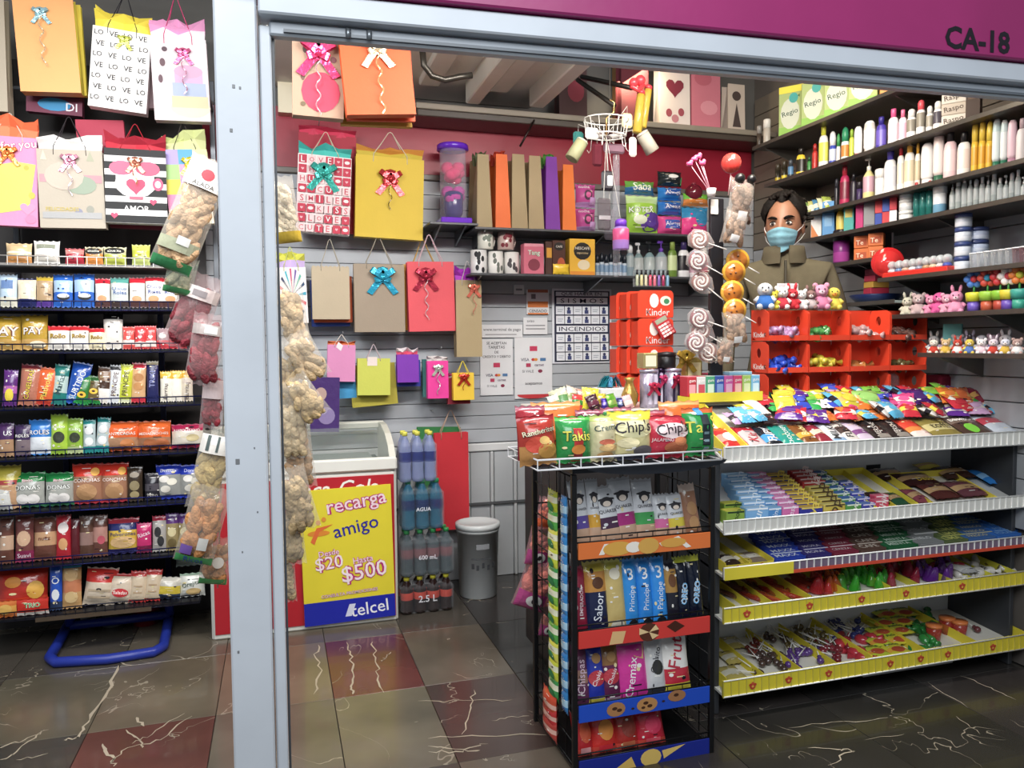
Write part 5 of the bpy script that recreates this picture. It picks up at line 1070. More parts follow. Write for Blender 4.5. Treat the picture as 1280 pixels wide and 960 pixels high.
strips = [(682, 20, 'e8762c', [('p', ((-.7, .2), (-.62, .85), (-.55, .85), (-.62, .2)), 'f4ece0'), ('d', -.42, .5, .11, .44, 'e0a840'), ('d', -.18, .5, .06, .34, 'f4ece0'), ('d', .04, .5, .08, .5, 'dca848'), ('p', ((.2, .6), (.5, .95), (.7, .2), (.62, .15), (.48, .65), (.24, .4)), 'f4ece0'), ('d', .42, .56, .1, .3, 'e0a440')]),
    (790, 21, 'dc3830', [('p', ((-.55, .05), (-.35, .05), (-.3, .75), (-.5, .8)), 'e4b87c'), ('d', .05, .5, .075, .55, '5a3020'), ('p', ((.05, .5), (.15, .9), (.2, .6)), 'e8c890'), ('p', ((.05, .5), (-.1, .8), (-.1, .4)), 'e8c890'), ('p', ((.05, .5), (.1, .05), (.2, .25)), 'e8c890'), ('p', ((.32, .7), (.45, 1.0), (.6, .6), (.45, .3)), '4a2418')]),
    (880, 21, '1c50c8', [cook(-.45, 'b07c4c', .07), ('d', -.47, .55, .02, .1, '4a2c1c'), ('d', -.4, .42, .02, .1, '4a2c1c'), cook(.02, 'c08a50', .08), ('d', 0, .6, .02, .1, '4a2c1c'), ('d', .06, .4, .02, .1, '4a2c1c'), ('d', -.04, .35, .015, .08, '4a2c1c'), ('d', .48, .75, .07, .34, 'a8744a'), ('d', .47, .8, .02, .1, '4a2c1c'), ('d', -.2, .4, .012, .06, '3a2418'), ('d', .27, .55, .012, .06, '3a2418')]),
    (947, 21, '1c2c90', [('p', ((-.5, .1), (-.15, .1), (-.22, .75)), 'e0b858'), ('d', .08, .5, .08, .5, 'e4c060'), ('p', ((.25, .8), (.62, .95), (.28, .3)), 'e8c468')])]
TZ = []
for yy, hp, c, dec in strips:
    z0, z1 = ZY(803, yy + hp / 2, YR), ZY(803, yy - hp / 2, YR); TZ.append((z0 + .012, z1))
    g = G(); g.box((-hw + .012, -.006, z0), (hw - .008, .002, z1), c, 'plastic', .001)
    ww, hh = 2 * hw - .02, z1 - z0
    decals(g, dec, ww, hh, lambda x, z, o=.001, z0=z0: (x, -.0065 - o * .5, z0 + z), 'plastic'); g.build('tier_label', cr)
    g = G(); g.box((-hw + .01, .004, z0 + .006), (hw - .01, RD - .01, z0 + .010), '1a1a1c', 'darkmetal')
    for q in (z1 + .018, z1 + .002): g.tube([(-hw, -.002, q), (hw, -.002, q)], .0025, '161618', 5, 'darkmetal')
    n = 9
    for k in range(n + 1): x = -hw + 2 * hw * k / n; g.tube([(x, -.002, z1 - .002), (x, -.002, z1 + .018)], .0015, '161618', 4, 'darkmetal')
    g.tube([(-hw, RD, z1 + .05), (hw, RD, z1 + .05)], .003, '161618', 5, 'darkmetal'); g.build('wire_tier', cr)
q = [('d', .0, .72, .26, .08, '2c2a30'), ('d', 0, .76, .36, .025, '2c2a30'), ('d', 0, .69, .16, .045, 'e8d8c8'), ('t', 'QUAKER', 0, .57, .7, '34323a')]
def qk(c): return [(.3, .48, c), (.0, .3, 'c8a488'), (.94, 1, 'b8b8bc')]
P1 = 'the top tier of the chip rack'
S_ = 'd6d8dc'
row(P1, YR + .03, TZ[0][0], [
    (722, 744, 602, 'silver bar packet with a violet band', S_, qk('5c4a9c'), q, {'tilt': -3}), (741, 757, 600, 'silver bar packet with an amber band', S_, qk('d8a028'), q, {'yawk': 0}),
    (753, 784, 608, 'silver bar packet with a dark plum band', S_, qk('4a2c48'), q, {'tilt': -5}), (774, 803, 598, 'silver bar packet with a magenta band', S_, qk('a82878'), q, {'tilt': -4}),
    (799, 825, 600, 'silver bar packet with a green band', S_, qk('3ca050'), q), (824, 842, 619, 'short silver bar packet with a pink band', S_, qk('d868a0'), q), (841, 863, 618, 'short silver bar packet with a yellow band', S_, qk('d8c430'), q, {'tilt': -3}),
    (862, 882, 606, 'clear brown cookie sleeve', '9a6c50', [(.85, 1, 'c8b0a0')], [('d', 0, .3, .3, .12, 'b48858'), ('d', 0, .55, .3, .12, 'a87c50')], {'tilt': -4})], lean=-14, t=.03)
em = lambda s_, c: [('t', s_, 0, .5, 1.9, c, None, 86)]
P2 = 'the second rack tier'
b3 = [('d', 0, .09, .3, .07, '14161c'), ('t', '3', 0, .78, .5, 'f0f4fa'), ('t', 'Principe', 0, .45, 1.5, 'dce8f8', None, 86)]
row(P2, YR + .03, TZ[1][0], [
    (722, 739, 712, 'dark red cookie tube packet', '94203c', [(0, .12, '3a1c24')], em('EMPERADOR', 'f0d8dc')), (737, 766, 706, 'navy cookie tube packet with a gold top', '1c2448', [(.58, .85, 'c88a38'), (.85, 1, 'd8c040')], [('t', 'Sabor', 0, .38, 1.1, 'e4e8f0', None, 80), ('d', .1, .7, .25, .08, '5a341c')]),
    (762, 788, 704, 'pale gold cookie tube packet', 'cdb46c', [(.86, 1, 'd4cc50'), (0, .1, 'a08c50')], [('d', 0, .8, .26, .08, 'e8e0c8'), ('d', 0, .1, .34, .08, 'd8d4c0')]),
    (785, 804, 703, 'first bright blue cookie tube packet from the left', '2890e0', [(0, .1, 'c8d0d8')], b3), (803, 822, 702, 'second bright blue cookie tube packet from the left', '2488dc', [(0, .1, 'c8d0d8')], b3), (820, 840, 700, 'third bright blue cookie tube packet from the left', '2890e4', [(0, .1, 'c8d0d8')], b3),
    (837, 855, 704, 'black and gold cookie tube packet', '20202c', [(.5, .85, 'b0843c'), (0, .1, 'c8c0a0')], [('d', 0, .68, .26, .1, '6a4020')]),
    (851, 868, 700, 'left black cookie tube packet with a blue name', '10182c', [(0, .1, 'd0d020'), (.9, 1, 'c8cc28')], [('t', 'OREO', 0, .45, 1.4, '5ab0e8', 'f0f4f8', 80)]), (866, 884, 698, 'right black cookie tube packet with a blue name', '10182c', [(0, .1, 'd0d020'), (.9, 1, 'c8cc28')], [('t', 'OREO', 0, .45, 1.4, '5ab0e8', 'f0f4f8', 80)])], lean=-12, t=.034)
P3 = 'the third tier of the chip rack'
ch = lambda s_, c: [('d', 0, .45, .42, .12, 'c03040'), ('t', s_, 0, .45, .8, c, None, 60), ('d', .1, .75, .24, .08, 'b08450')]
row(P3, YR + .03, TZ[2][0], [
    (722, 742, 812, 'brown violet cookie packet', '6c3858', [(.4, .6, 'a07868')], em('Chispas', 'e8c8d8')), (738, 762, 810, 'blue cookie packet with a red oval', '2838a8', [(0, .14, 'd8c83c'), (.9, 1, 'c87858')], ch('Chokis', 'f4f0f0')), (757, 781, 808, 'plum cookie packet with a red oval', '64284c', [(.62, .95, '94683c'), (0, .12, 'c8a0b8')], ch('Chokis', 'f4f0f0')),
    (777, 816, 806, 'magenta wafer packet reading Cremax', 'dc309c', [(.9, 1, 'c87ca8')], [('p', ((0, .95), (.85, .9), (.7, .66), (.1, .72)), 'e0b080'), ('t', 'Cremax', -.2, .4, 1.15, 'f8f0f4', None, 78)]),
    (812, 838, 802, 'white and black cookie packet', 'd4d4d4', [(0, .16, '3a3c44')], [('d', .1, .5, .26, .12, '30302c'), ('t', 'Gansito', 0, .62, 1.1, '2c2c34', None, 70)]), (834, 868, 801, 'white fruit cookie packet with red and yellow', 'eeeae4', [(0, .2, 'd8c830'), (.2, .45, 'c8283c')], [('t', 'Frut', 0, .72, 1.0, 'c02840', None, 75)])], lean=-14, t=.035)
for k, (x0, x1) in enumerate(((723, 748), (744, 778), (774, 805), (802, 838))):
    put(x0, x1, 892 - k * 2, YR + .04, TZ[3][0], ['leftmost', 'second', 'third', 'rightmost'][k] + ' red snack bag', 'the bottom tier of the chip rack', ['c8242c', 'd83028', 'b02c24', 'c82038'][k], [(.0, .2, 'd84838')], [('d', .1, .5, .28, .2, ['e05a30', 'e89030', '8a3020', 'd83058'][k]), ('r', -.5, .1, .5, .22, ['e8a0a0', 'd82030', 'c86840', 'e05060'][k])], lean=-22, t=.05)
# side strips of small packets clipped to the left grid, seen edge on beside the front post
for k in range(11):
    yq = 628 + k * 23; p = UY(703, yq, YR + .15); c = ['c8d420', '8ac83c', '3c9a50', 'd0d830', 'e0dc48', '58b048'][(k * 5) % 6]
    me = packet_mesh(.085, .075, .02, c, ((.5, .75, 'eef0d0'),), (('d', 0, .3, .3, .2, '2a8a50'),)); o = link(me, 'candy_packet', None, '%s sour candy packet clipped to the left side of the chip rack' % {'c8d420': 'lime', '8ac83c': 'leaf green', '3c9a50': 'dark green', 'd0d830': 'yellow green', 'e0dc48': 'lemon yellow', '58b048': 'mid green'}[c], 'candy', 'sour candy strip on the chip rack')
    o.location = (cr.location.x - hw - .014, YR + .14, p.z - .03); o.rotation_euler = (0, 0, R(-90))
    me = packet_mesh(.05, .075, .016, '2c84c8', ((.3, .6, 'a8d0e8'),)); o = link(me, 'candy_packet', None, 'small sky blue candy packet in the strip beside the black front post', 'candy', 'blue candy strip on the chip rack')
    o.location = (cr.location.x - hw - .013, YR + .045, p.z - .03); o.rotation_euler = (0, 0, R(-90))
for k, (yq, c) in enumerate(((870, 'd04828'), (884, 'c82c30'), (900, 'c04038'))):
    o = link(packet_mesh(.12, .07, .03, c, ((.4, .6, 'e0b0a0'),)), 'candy_packet', None, '%s red packet clipped low on the left side of the chip rack' % ['upper orange', 'middle', 'lowest'][k], 'candy'); o.location = (cr.location.x - hw - .02 - k * .0, YR + .16, ZY(704, yq, YR + .15) - .05); o.rotation_euler = (R(0), 0, R(-90))
# white wire basket on top with chips
YT = 1.98
tb = thing('wire_basket', 'white wire basket of chip bags on top of the black rack', 'basket', (cr.location.x, YT, ztop))
bx0, bx1 = XY(672, YT, 575) - cr.location.x, XY(902, YT, 575) - cr.location.x; zb_ = ZY(790, 581, YT) - ztop
g = G()
for zz in (zb_, zb_ + .028): g.tube([(bx0, 0, zz), (bx1, 0, zz), (bx1, .28, zz), (bx0, .28, zz)], .0028, 'e8e8ea', 5, 'plastic', True)
for k in range(10):
    x = bx0 + (bx1 - bx0) * k / 9; g.tube([(x, 0, zb_ + .028), (x, 0, zb_), (x, .28, zb_), (x, .28, zb_ + .028)], .0018, 'e8e8ea', 4, 'plastic')
g.build('wire_frame', tb)
g = G(); n = 12; P = [(hw * .98 * math.cos(math.pi + math.pi * k / n), .03, zb_ - .004 + .03 * math.sin(math.pi + math.pi * k / n)) for k in range(n + 1)]
g.prism([(p[0], p[2]) for p in P], .02, .05, '22262e', 'darkmetal'); g.build('curved_front', tb)
g = G(); g.box((bx0 + .01, .06, zb_ - .004), (bx1 - .01, .27, zb_ - .001), '3a3c40', 'darkmetal'); g.box((-hw, .12, 0), (hw, .38, zb_ - .004), '22262e', 'darkmetal') if zb_ > .006 else None; g.build('basket_floor', tb)
zf = ztop + zb_ + .001; PT = 'the white basket'
row(PT, YT + .02, zf, [
    (655, 703, 521, 'red and brown chip bag at the left end', 'b03428', [(.0, .4, 'c08848'), (.88, 1, '9c2028')], [('t', 'Rancheritos', 0, .68, .85, 'f0e4c0', '3a1a14', 8), ('d', -.2, .42, .28, .16, 'd84830'), ('d', .35, .3, .26, .16, 'c8923c'), ('d', .2, .5, .14, .08, 'd8b060')], {'tilt': -3}),
    (701, 746, 522, 'green corn roll bag with a red panel', '249044', [(.9, 1, '5ab850')], [('r', -.2, .05, .3, .95, 'c02c28'), ('t', 'Takis', 0, .58, .75, 'e0d840', '1a5a2c', 0), ('r', -.2, .1, .3, .22, '7a1c20'), ('d', .05, .3, .2, .1, 'e08a30')]),
    (744, 778, 520, 'cream bag of potato crisps', 'd8cca0', [(.85, 1, 'a8b860')], [('t', 'Crema', 0, .72, .8, '2c4a48', None, 6), ('d', 0, .42, .3, .06, 'd06a4c'), ('d', .1, .3, .34, .08, 'd8b070'), ('d', -.1, .14, .3, .08, 'c89858')]),
    (768, 823, 515, 'yellow potato chip bag with Chips lettering', 'd8cc90', [(.8, 1, 'e8d82c'), (.0, .14, '3a3c4c')], [('d', 0, .62, .44, .17, 'e4dca8'), ('t', "Chip's", 0, .64, .8, '241a2c', None, 3), ('d', .4, .2, .24, .1, '6a6468'), ('d', -.3, .36, .24, .1, 'e4d8a8')]),
    (814, 868, 521, 'red potato chip bag with Chips lettering', 'c02840', [(.86, 1, 'b02438')], [('d', .1, .64, .4, .18, 'e8d0d0'), ('t', "Chip's", .1, .66, .76, '2c1420', None, 8), ('t', 'JALAPENO', -.4, .42, .45, 'f0d8d8'), ('d', .25, .26, .3, .14, 'b4623c'), ('d', .4, .4, .16, .1, 'c87848')], {'tilt': 2}),
    (862, 902, 511, 'green corn roll bag with black stripe and blue corner', '249044', [(.88, 1, 'c8602c')], [('r', -.1, .05, .4, .85, '18242c'), ('t', 'Ta', -.55, .6, .45, 'e0d840'), ('t', 'S', .7, .7, .25, 'e0d840'), ('r', -.3, .84, .1, .98, '3a90d0'), ('r', -.02, .15, .3, .2, '7a98a0'), ('r', -.02, .3, .3, .35, '7a98a0'), ('r', -.02, .45, .3, .5, '7a98a0')])], lean=-6, t=.075)
for x0, x1, yt, lab, c, yy in ((652, 690, 508, 'dark red chip bag behind the left end', '9a2230', .12), (672, 735, 503, 'orange chip bag behind the brown one', 'e0702c', .16), (728, 764, 513, 'dark wine chip bag behind the green one', '5c1c34', .13), (760, 800, 510, 'green chip bag behind the yellow one', '2a7a3c', .14), (795, 842, 514, 'deep red chip bag behind the red one', 'a02030', .13), (834, 886, 502, 'orange chip bag behind the red and green ones', 'e0641c', .16)):
    put(x0, x1, yt, YT + yy, zf, lab, PT, c, [(.9, 1, 'e8a060' if 'orange' in lab else 'a86070')], (), lean=-10, t=.07)
# pink snack bags hanging at the left end of the cabinet
for k, (cx, cy, wp, hp, ti) in enumerate(((684, 640, 26, 40, 10), (676, 674, 32, 66, 14), (672, 724, 44, 76, 22), (686, 770, 20, 50, 14))):
    hang(['topmost small orange bag hanging left of the chip rack', 'pink puff bag under the topmost hanging left of the rack', 'largest pink puff bag hanging left of the chip rack', 'lowest narrow puff bag hanging left of the chip rack'][k], cx, cy, wp, hp, YC0 - .02 + k * .01, ti, ['e0683c', 'e07a60', 'dc7058', 'd87858'][k], [(.0, .3, 'a83c78' if k else 'e06030')], [('d', 0, .17, .24, .1, 'f0ece8'), ('d', .0, .17, .08, .05, '2a2428')] if k else (), 'e8b0b8')
# right hand candy counter with five sloping shelves
YQ = 2.25
qx0, qx1 = XY(904, YQ, 700), 2.79
ct = thing('candy_counter', 'long white tiered candy counter with sloping shelves at the right', 'counter', ((qx0 + qx1) / 2, YQ, 0))
hw = (qx1 - qx0) / 2; ox = ct.location.x
class Sh: pass
def shelf(yb, yt, D, yback, col, mat='plastic', px=1090, rim=True, floorc='d0d0cc'):
    s = Sh(); s.z0 = ZY(px, yb, YQ); s.zr = ZY(px, yt, YQ); s.D = D; s.rise = max(.03, ZY(px, yback, YQ + D) - s.z0 - .012); s.ang = math.atan2(s.rise, D)
    g = G(); a = s.z0
    vs = [(-hw, .006, a), (hw, .006, a), (hw, D, a + s.rise), (-hw, D, a + s.rise)]; vs += [(x, y, z + .008) for x, y, z in vs]
    g.add(vs, [(3, 2, 1, 0), (4, 5, 6, 7), (0, 1, 5, 4), (1, 2, 6, 5), (2, 3, 7, 6), (3, 0, 4, 7)], floorc, False, 'plastic'); sf = g.build('shelf', ct)
    if rim:
        g = G(); zs = s.zr - s.z0
        g.box((-hw, -.004, a - .004), (hw, .004, a + zs), col, mat, .001)
        n = int(hw * 2 / .03)
        for k in range(n + 1): x = -hw + 2 * hw * k / n; g.box((x - .0015, -.008, a - .004), (x + .0015, -.003, a + zs + .002), 'cdbf3c' if col == 'e6d41c' else 'f2f2ee', 'plastic')
        g.tube([(-hw, -.006, a - .002), (hw, -.006, a - .002)], .003, 'f2f2ee', 5, 'plastic'); g.tube([(-hw, -.006, a + zs), (hw, -.006, a + zs)], .003, 'f2f2ee', 5, 'plastic')
        g.build('front_rail', sf)
    return s
S1 = shelf(566, 549, .34, 500, 'e4e2da'); S2 = shelf(650, 635, .32, 588, 'e0ded6'); S3 = shelf(702, 690, .30, 655, '7a6a80')
S4 = shelf(754, 737, .32, 706, 'e6d41c'); S5 = shelf(840, 822, .36, 772, 'e6d41c')
for s_, pxs in ((S4, (932, 1010, 1075, 1130, 1200)), (S5, (940, 985, 1035, 1112, 1150, 1184, 1240))):
    for px in pxs:
        x = XY(px, YQ, 760) - ox; zc = s_.z0 + (s_.zr - s_.z0) * .45; g = G()
        for dx, dz, r_, c in ((0, -.003, .011, 'c03a20'), (-.009, .004, .006, 'c03a20'), (.009, .004, .006, 'c03a20'), (0, .009, .006, 'd05028'), (0, -.002, .005, 'e8b040')): g.dell(x + dx, zc + dz, r_, r_ * .85, c, lambda X, Z, q=r_: (X, -.0084 - (.011 - q) * .05, Z), 'paper', 10)
        g.build('flower_mark', ct)
g = G(); g.box((-hw, -.010, S3.z0 - .006), (XY(990, YQ, 700) - ox, -.0085, S3.zr - .001), 'e6d41c', 'plastic'); g.build('yellow_front_card', ct)
g = G(); g.box((XY(990, YQ, 700) - ox, -.010, S3.z0 - .006), (hw, -.0085, S3.z0 + .006), 'd84828', 'plastic'); g.build('red_front_strip', ct)
g = G(); g.box((-hw, .345, .1), (hw, .357, S1.z0 + .02), 'd4d6d8', 'plastic'); g.build('back_panel', ct)
for x in (-hw + .01, hw - .01):
    g = G(); g.box((x - .01, .05, 0), (x + .01, .38, S1.z0 - .005), '3a3c40', 'plastic', .003); g.build('side_panel', ct)
g = G(); a, b = XY(1074, YQ + .1, 850) - ox, XY(1186, YQ + .1, 845) - ox; g.box((a, .08, S5.z0 - .06), (b, .2, S5.z0 - .012), 'dcdcdc', 'plastic', .003); g.build('support_plank', ct)
g = G(); g.box((-hw + .02, .357, S1.z0 - .12), (hw, .367, S1.z0 + S1.rise), 'c8cacc', 'plastic'); g.box((1.80 - ox, .34, S1.z0 + S1.rise - .006), (hw, .452, S1.z0 + S1.rise + .004), 'c8c6c0', 'plastic', .002); g.build('rear_ledge', ct)
def slot(s, px, t):
    Y = YQ + .012 + t * (s.D - .02); return Vector((XY(px, Y, 600 if s in (S1, S2) else 720), Y, s.z0 + .0095 + (Y - YQ) / s.D * s.rise))
USEDL = {}
def lie(s, x0, x1, t0, t1, lab, col, bands=(), dec=(), th=.018, cat='candy', group=None, yaw=0, mat='film', lift=0.0, kind='p', lean=None):
    """packet lying up the slope from t0 to t1"""
    a = slot(s, x0, t0); b = slot(s, x1, t0); L = (t1 - t0) * s.D; w_ = (b.x - a.x) * .97
    me = packet_mesh(w_, L, th, col, tuple(bands), tuple(dec), mat) if kind == 'p' else carton_mesh(w_, L, th, col, tuple(dec), None, None)
    o = link(me, 'candy_packet' if kind == 'p' else 'candy_box', None, lab, cat, group); m = (a + b) / 2
    o.location = m + Vector((0, 0, th * .5 + .001 + lift)); o.rotation_euler = (-(math.pi / 2 - s.ang) if lean is None else R(lean), 0, R(yaw)); return o
# ---- S1: chocolate bars in front, a jumble of sweets behind
CT = ' at the counter front'
for x0, x1, lab, c, b, d in (
        (908, 942, 'red sweet bag by the yellow tray corner', 'b82428', [(.3, .6, 'd89080')], [('d', 0, .45, .3, .2, 'f0e0d8')]), (938, 964, 'silver and red chocolate bar', 'c0b4b4', [(.7, 1, 'b02030')], [('t', 'Kit', 0, .4, .7, 'b02030', None, 70)]),
        (963, 984, 'black and sky blue candy bar', '20242c', [(.2, .5, '3a90d0')], [('t', 'FLIPY', 0, .5, 1.4, 'e8eef4', None, 80)]), (982, 1010, 'teal candy bar with white letters', '189080', (), [('t', 'CHOCORETA', 0, .5, 1.6, 'e4f0ec', None, 78)]), (1008, 1030, 'brown gold caramel bar', '7a4a20', [(.3, .5, 'd8a030')], [('t', 'Bubu', 0, .6, 1.0, 'f0d890', None, 78)]),
        (1028, 1046, 'wine red fruit bar', '8c2838', [(.4, .6, 'e0c8b0')], ()), (1044, 1064, 'white bar with black letters', 'd8dce0', [(.0, .2, '88a8c8')], [('t', 'MILKY', 0, .5, 1.6, '2a2a2c', None, 78)]), (1062, 1080, 'white and brown striped cookie bar', 'cfc8c0', [(.4, .7, '4a3c38')], [('t', 'FLINT', 0, .5, 1.5, '2a2a2c', None, 78)]), (1078, 1098, 'lilac white chocolate bar', 'c8b8cc', [(.3, .5, '7c4880')], ()),
        (1096, 1122, 'left black chocolate bar with grey letters', '2c2424', [(.85, 1, '4a4040')], [('t', 'HERSHEY', 0, .55, 1.4, 'c8c0b8', None, 74), ('r', -.5, .1, .6, .25, '8a827a')]), (1120, 1146, 'right black chocolate bar with grey letters', '2c2424', [(.85, 1, '4a4040')], [('t', 'HERSHEY', 0, .55, 1.4, 'c8c0b8', None, 74), ('r', -.5, .1, .6, .25, '8a827a')]),
        (1146, 1170, 'red orange chilli candy bag', 'd8402c', [(.0, .3, 'e8d8d0'), (.3, .5, 'e8883c')], ()), (1170, 1208, 'olive gold toffee bag', '8a7c3c', [(.3, .6, 'c8bc80')], [('t', 'toffi', 0, .5, .6, '3c3418')]), (1208, 1246, 'brown bag with white letters and a green spot', '4c3830', [(.6, .9, '7c6a60')], [('t', 'BOMBON', 0, .75, .85, 'f0ece4'), ('d', -.2, .3, .2, .2, '70c030')]), (1246, 1276, 'pale blue and red mint bag', 'c0c8d4', [(.5, .8, 'b84050')], ())):
    lie(S1, x0, x1, .06, .5, lab + CT, c, b, d, .022, yaw=-2)
cname = {'d8c420': 'yellow', 'c02838': 'red', '3a50c0': 'blue', '58b0d8': 'sky blue', 'c8a0c8': 'lilac', '5a2c88': 'purple', '2a2428': 'black', '78b83c': 'green', 'e07828': 'orange', 'e8e4e0': 'white', '8a2050': 'plum', '28a048': 'emerald', 'd84888': 'pink'}
jr = random.Random(11)
def jumble(s, x0, x1, t0, t1, n, pal, place, grp, wpx=(22, 34), L=.1, th=.022, cat='candy', lift=.0):
    for k in range(n):
        c = jr.choice(pal); px = x0 + (x1 - x0) * (k + .5) / n + jr.uniform(-4, 4); t = jr.uniform(t0, t1); p = slot(s, px, t); ww = jr.uniform(*wpx) / 960 * 2.9
        ac = jr.choice(['f0ece0', 'e8d040', 'c83040', '2c2830'])
        o = link(packet_mesh(round(ww, 2), L * jr.choice((.8, 1)), th, c, ((.35, .62, ac),), (('d', 0, .5, .26, .14, c),)), 'candy_packet', None, '%s sweet packet in the jumble %s' % (cname[c], place), cat, grp)
        o.location = p + Vector((0, -L * .3, th * .6 + .002 + lift + jr.uniform(0, .012))); o.rotation_euler = (-(math.pi / 2 - s.ang) + jr.uniform(-.12, .3), 0, jr.uniform(-.7, .7))
pj = list(cname)
jumble(S1, 915, 1285, .48, .54, 28, ['d8c420', 'c02838', '58b0d8', 'e07828', 'e8e4e0', '2a2428', '5a2c88', 'c8a0c8'], 'behind the chocolate bars', 'sweets jumbled behind the chocolate bars')
jumble(S1, 930, 1285, .66, .74, 25, ['d8c420', 'c02838', '58b0d8', 'e07828', 'e8e4e0', '28a048', '3a50c0', 'd84888'], 'midway up the counter top', 'sweets jumbled midway up the counter top', lift=.010)
jumble(S1, 950, 1285, .84, .96, 24, ['3a50c0', '5a2c88', '2a2428', '78b83c', 'c02838', 'd8c420', '58b0d8', 'c8a0c8'], 'below the red candy boxes', 'sweets jumbled below the red candy boxes', lift=.012)
for k, (px, c, n_) in enumerate(((1200, 'd86a30', 'big orange'), (1235, '8a2038', 'big wine red'), (1262, '6a2c78', 'big purple'), (1090, '8cc060', 'big pale green'), (1070, 'd8c82c', 'big yellow'), (1155, '48206c', 'big dark violet'))):
    p = slot(S1, px, .6); o = link(packet_mesh(.13, .12, .045, c, ((.0, .12, 'e8d8c0'), (.4, .6, 'e8b060')), (('d', 0, .5, .3, .2, c),)), 'candy_packet', None, n_ + ' sweet bag propped on the counter top jumble', 'candy'); o.location = p + Vector((0, 0, .03)); o.rotation_euler = (R(-50), 0, R((-20, 10, 25, -10, 15, 0)[k]))
yt_ = thing('display_tray', 'yellow card display tray at the left end of the counter top', 'tray', tuple(slot(S1, 924, 0.0)))
def tray(t, s, x0, x1, t0, t1, h, col, n=1, logo=0, back=True):
    a, b = slot(s, x0, t0), slot(s, x1, t0); L = (t1 - t0) * s.D; w_ = b.x - a.x; t.location = (a + b) / 2 + Vector((0, 0, .0005)); t.rotation_euler = (s.ang, 0, 0)
    g = G(); g.box((-w_ / 2, 0, 0), (w_ / 2, L, .003), 'e4e0d4', 'paper'); g.build('base', t)
    g = G(); g.box((-w_ / 2, -.002, 0), (w_ / 2, .001, h), col, 'paper')
    for k in range(logo):
        x = -w_ / 2 + w_ * (k + .5) / logo
        for (dx, dz, r_) in ((0, 0, .011), (-.008, .005, .006), (.008, .005, .006), (0, .009, .006)): g.dell(x + dx, h * .45 + dz, r_, r_ * .9, 'c03020', lambda X, Z: (X, -.0028 - r_ * .02, Z), 'paper', 10)
        g.dell(x, h * .45, .005, .005, 'e8a030', lambda X, Z: (X, -.0036, Z), 'paper', 8)
    g.build('front_lip', t)
    for k in range(n + 1):
        x = -w_ / 2 + w_ * k / n; g = G(); g.box((x - .0015, 0, 0), (x + .0015, L, h * (1.3 if k in (0, n) else 1.1)), col, 'paper'); g.build('side_wall' if k in (0, n) else 'divider', t)
    if back: g = G(); g.box((-w_ / 2, L - .003, 0), (w_ / 2, L, h * 1.4), col, 'paper'); g.build('back_lip', t)
    return t
tray(yt_, S1, 904, 932, 0, .9, .03, 'e8d42c')
# ---- S2: files of gum boxes
def files(s, x0, x1, n, lab, c, top, grp, dec=(), t0=.04, t1=.95, h=.05, skew=0):
    for k in range(n):
        t = t0 + (t1 - t0) * k / n; a, b = slot(s, x0 + skew * k / n, t), slot(s, x1 + skew * k / n, t); w_ = round((b.x - a.x) * .95, 3) if k == 0 else w_
        d = s.D * (t1 - t0) / n * .9
        o = link(carton_mesh(w_, h, d, c, tuple(dec), None, top), 'gum_box', None, lab, 'candy', grp); o.location = (a + b) / 2 + Vector((0, d / 2, .001)); o.rotation_euler = (0, 0, 0)
gum = lambda s_, c: [('t', s_, 0, .5, .9, c, None, 70), ('r', -.9, .86, .9, .97, c)]
files(S2, 932, 962, 7, 'pale blue gum box in the leftmost blue file', '7cb4e4', 'a8d0f0', 'pale blue gum file', gum('Gum', 'f0f6fc'), h=.055, skew=-30)
files(S2, 960, 978, 7, 'deeper blue gum box beside the pale blue file', '4a90d0', '88bce4', 'deeper blue gum file', gum('Mint', 'e4f0fa'), h=.05, skew=-32)
files(S2, 978, 1000, 8, 'pink gum box in the pink file', 'dc70b0', 'e898c8', 'pink gum file', gum('Fresa', 'f8e8f4'), h=.05, skew=-46)
files(S2, 1000, 1030, 8, 'indigo and yellow gum box in the indigo file', '3438a0', 'd8b040', 'indigo gum file', gum('Uva', 'f0d850'), h=.042, skew=-50)
files(S2, 1030, 1058, 5, 'yellow picture gum box in the front of the yellow file', 'd8c048', 'e4d478', 'yellow gum file', [('d', 0, .35, .3, .2, 'b03848')] + gum('Pop', '4a3820'), t1=.55, h=.045, skew=-24)
files(S2, 1003, 1033, 4, 'red gum box behind the yellow file', 'c83030', 'dc4c48', 'red gum file', gum('Roja', 'f8e0d8'), t0=.58, h=.045, skew=-20)
files(S2, 1058, 1078, 7, 'green and blue gum box in the green file', '58a048', '3a70b8', 'green gum file', gum('Kiwi', 'f0f4e0'), h=.04, skew=-50)
files(S2, 1078, 1096, 5, 'violet blue gum box right of the green file', '4a4cb0', '6a88d0', 'violet gum file', gum('Mora', 'f0e8f8'), h=.036, t1=.7, skew=-36)
files(S2, 1094, 1112, 2, 'pink red gum box standing at the tray edge', 'e04868', 'e87088', 'rose gum pair', gum('Chi', 'f8e8e8'), h=.045, t1=.25)
files(S2, 908, 932, 2, 'green and yellow gum box at the left end of the second shelf', '8cb03c', 'c8c840', 'green yellow gum pair', gum('Limon', '1c3a1c'), h=.05, t1=.35, skew=-6)
tr_ = thing('display_tray', 'yellow divided tray half empty beside the gum files', 'tray'); tray(tr_, S2, 1096, 1148, .0, .95, .022, 'e0d028', 2)
tr_ = thing('display_tray', 'yellow tray of brown chocolates at the right of the second shelf', 'tray'); tray(tr_, S2, 1166, 1246, .0, .75, .022, 'e0cc30', 1)
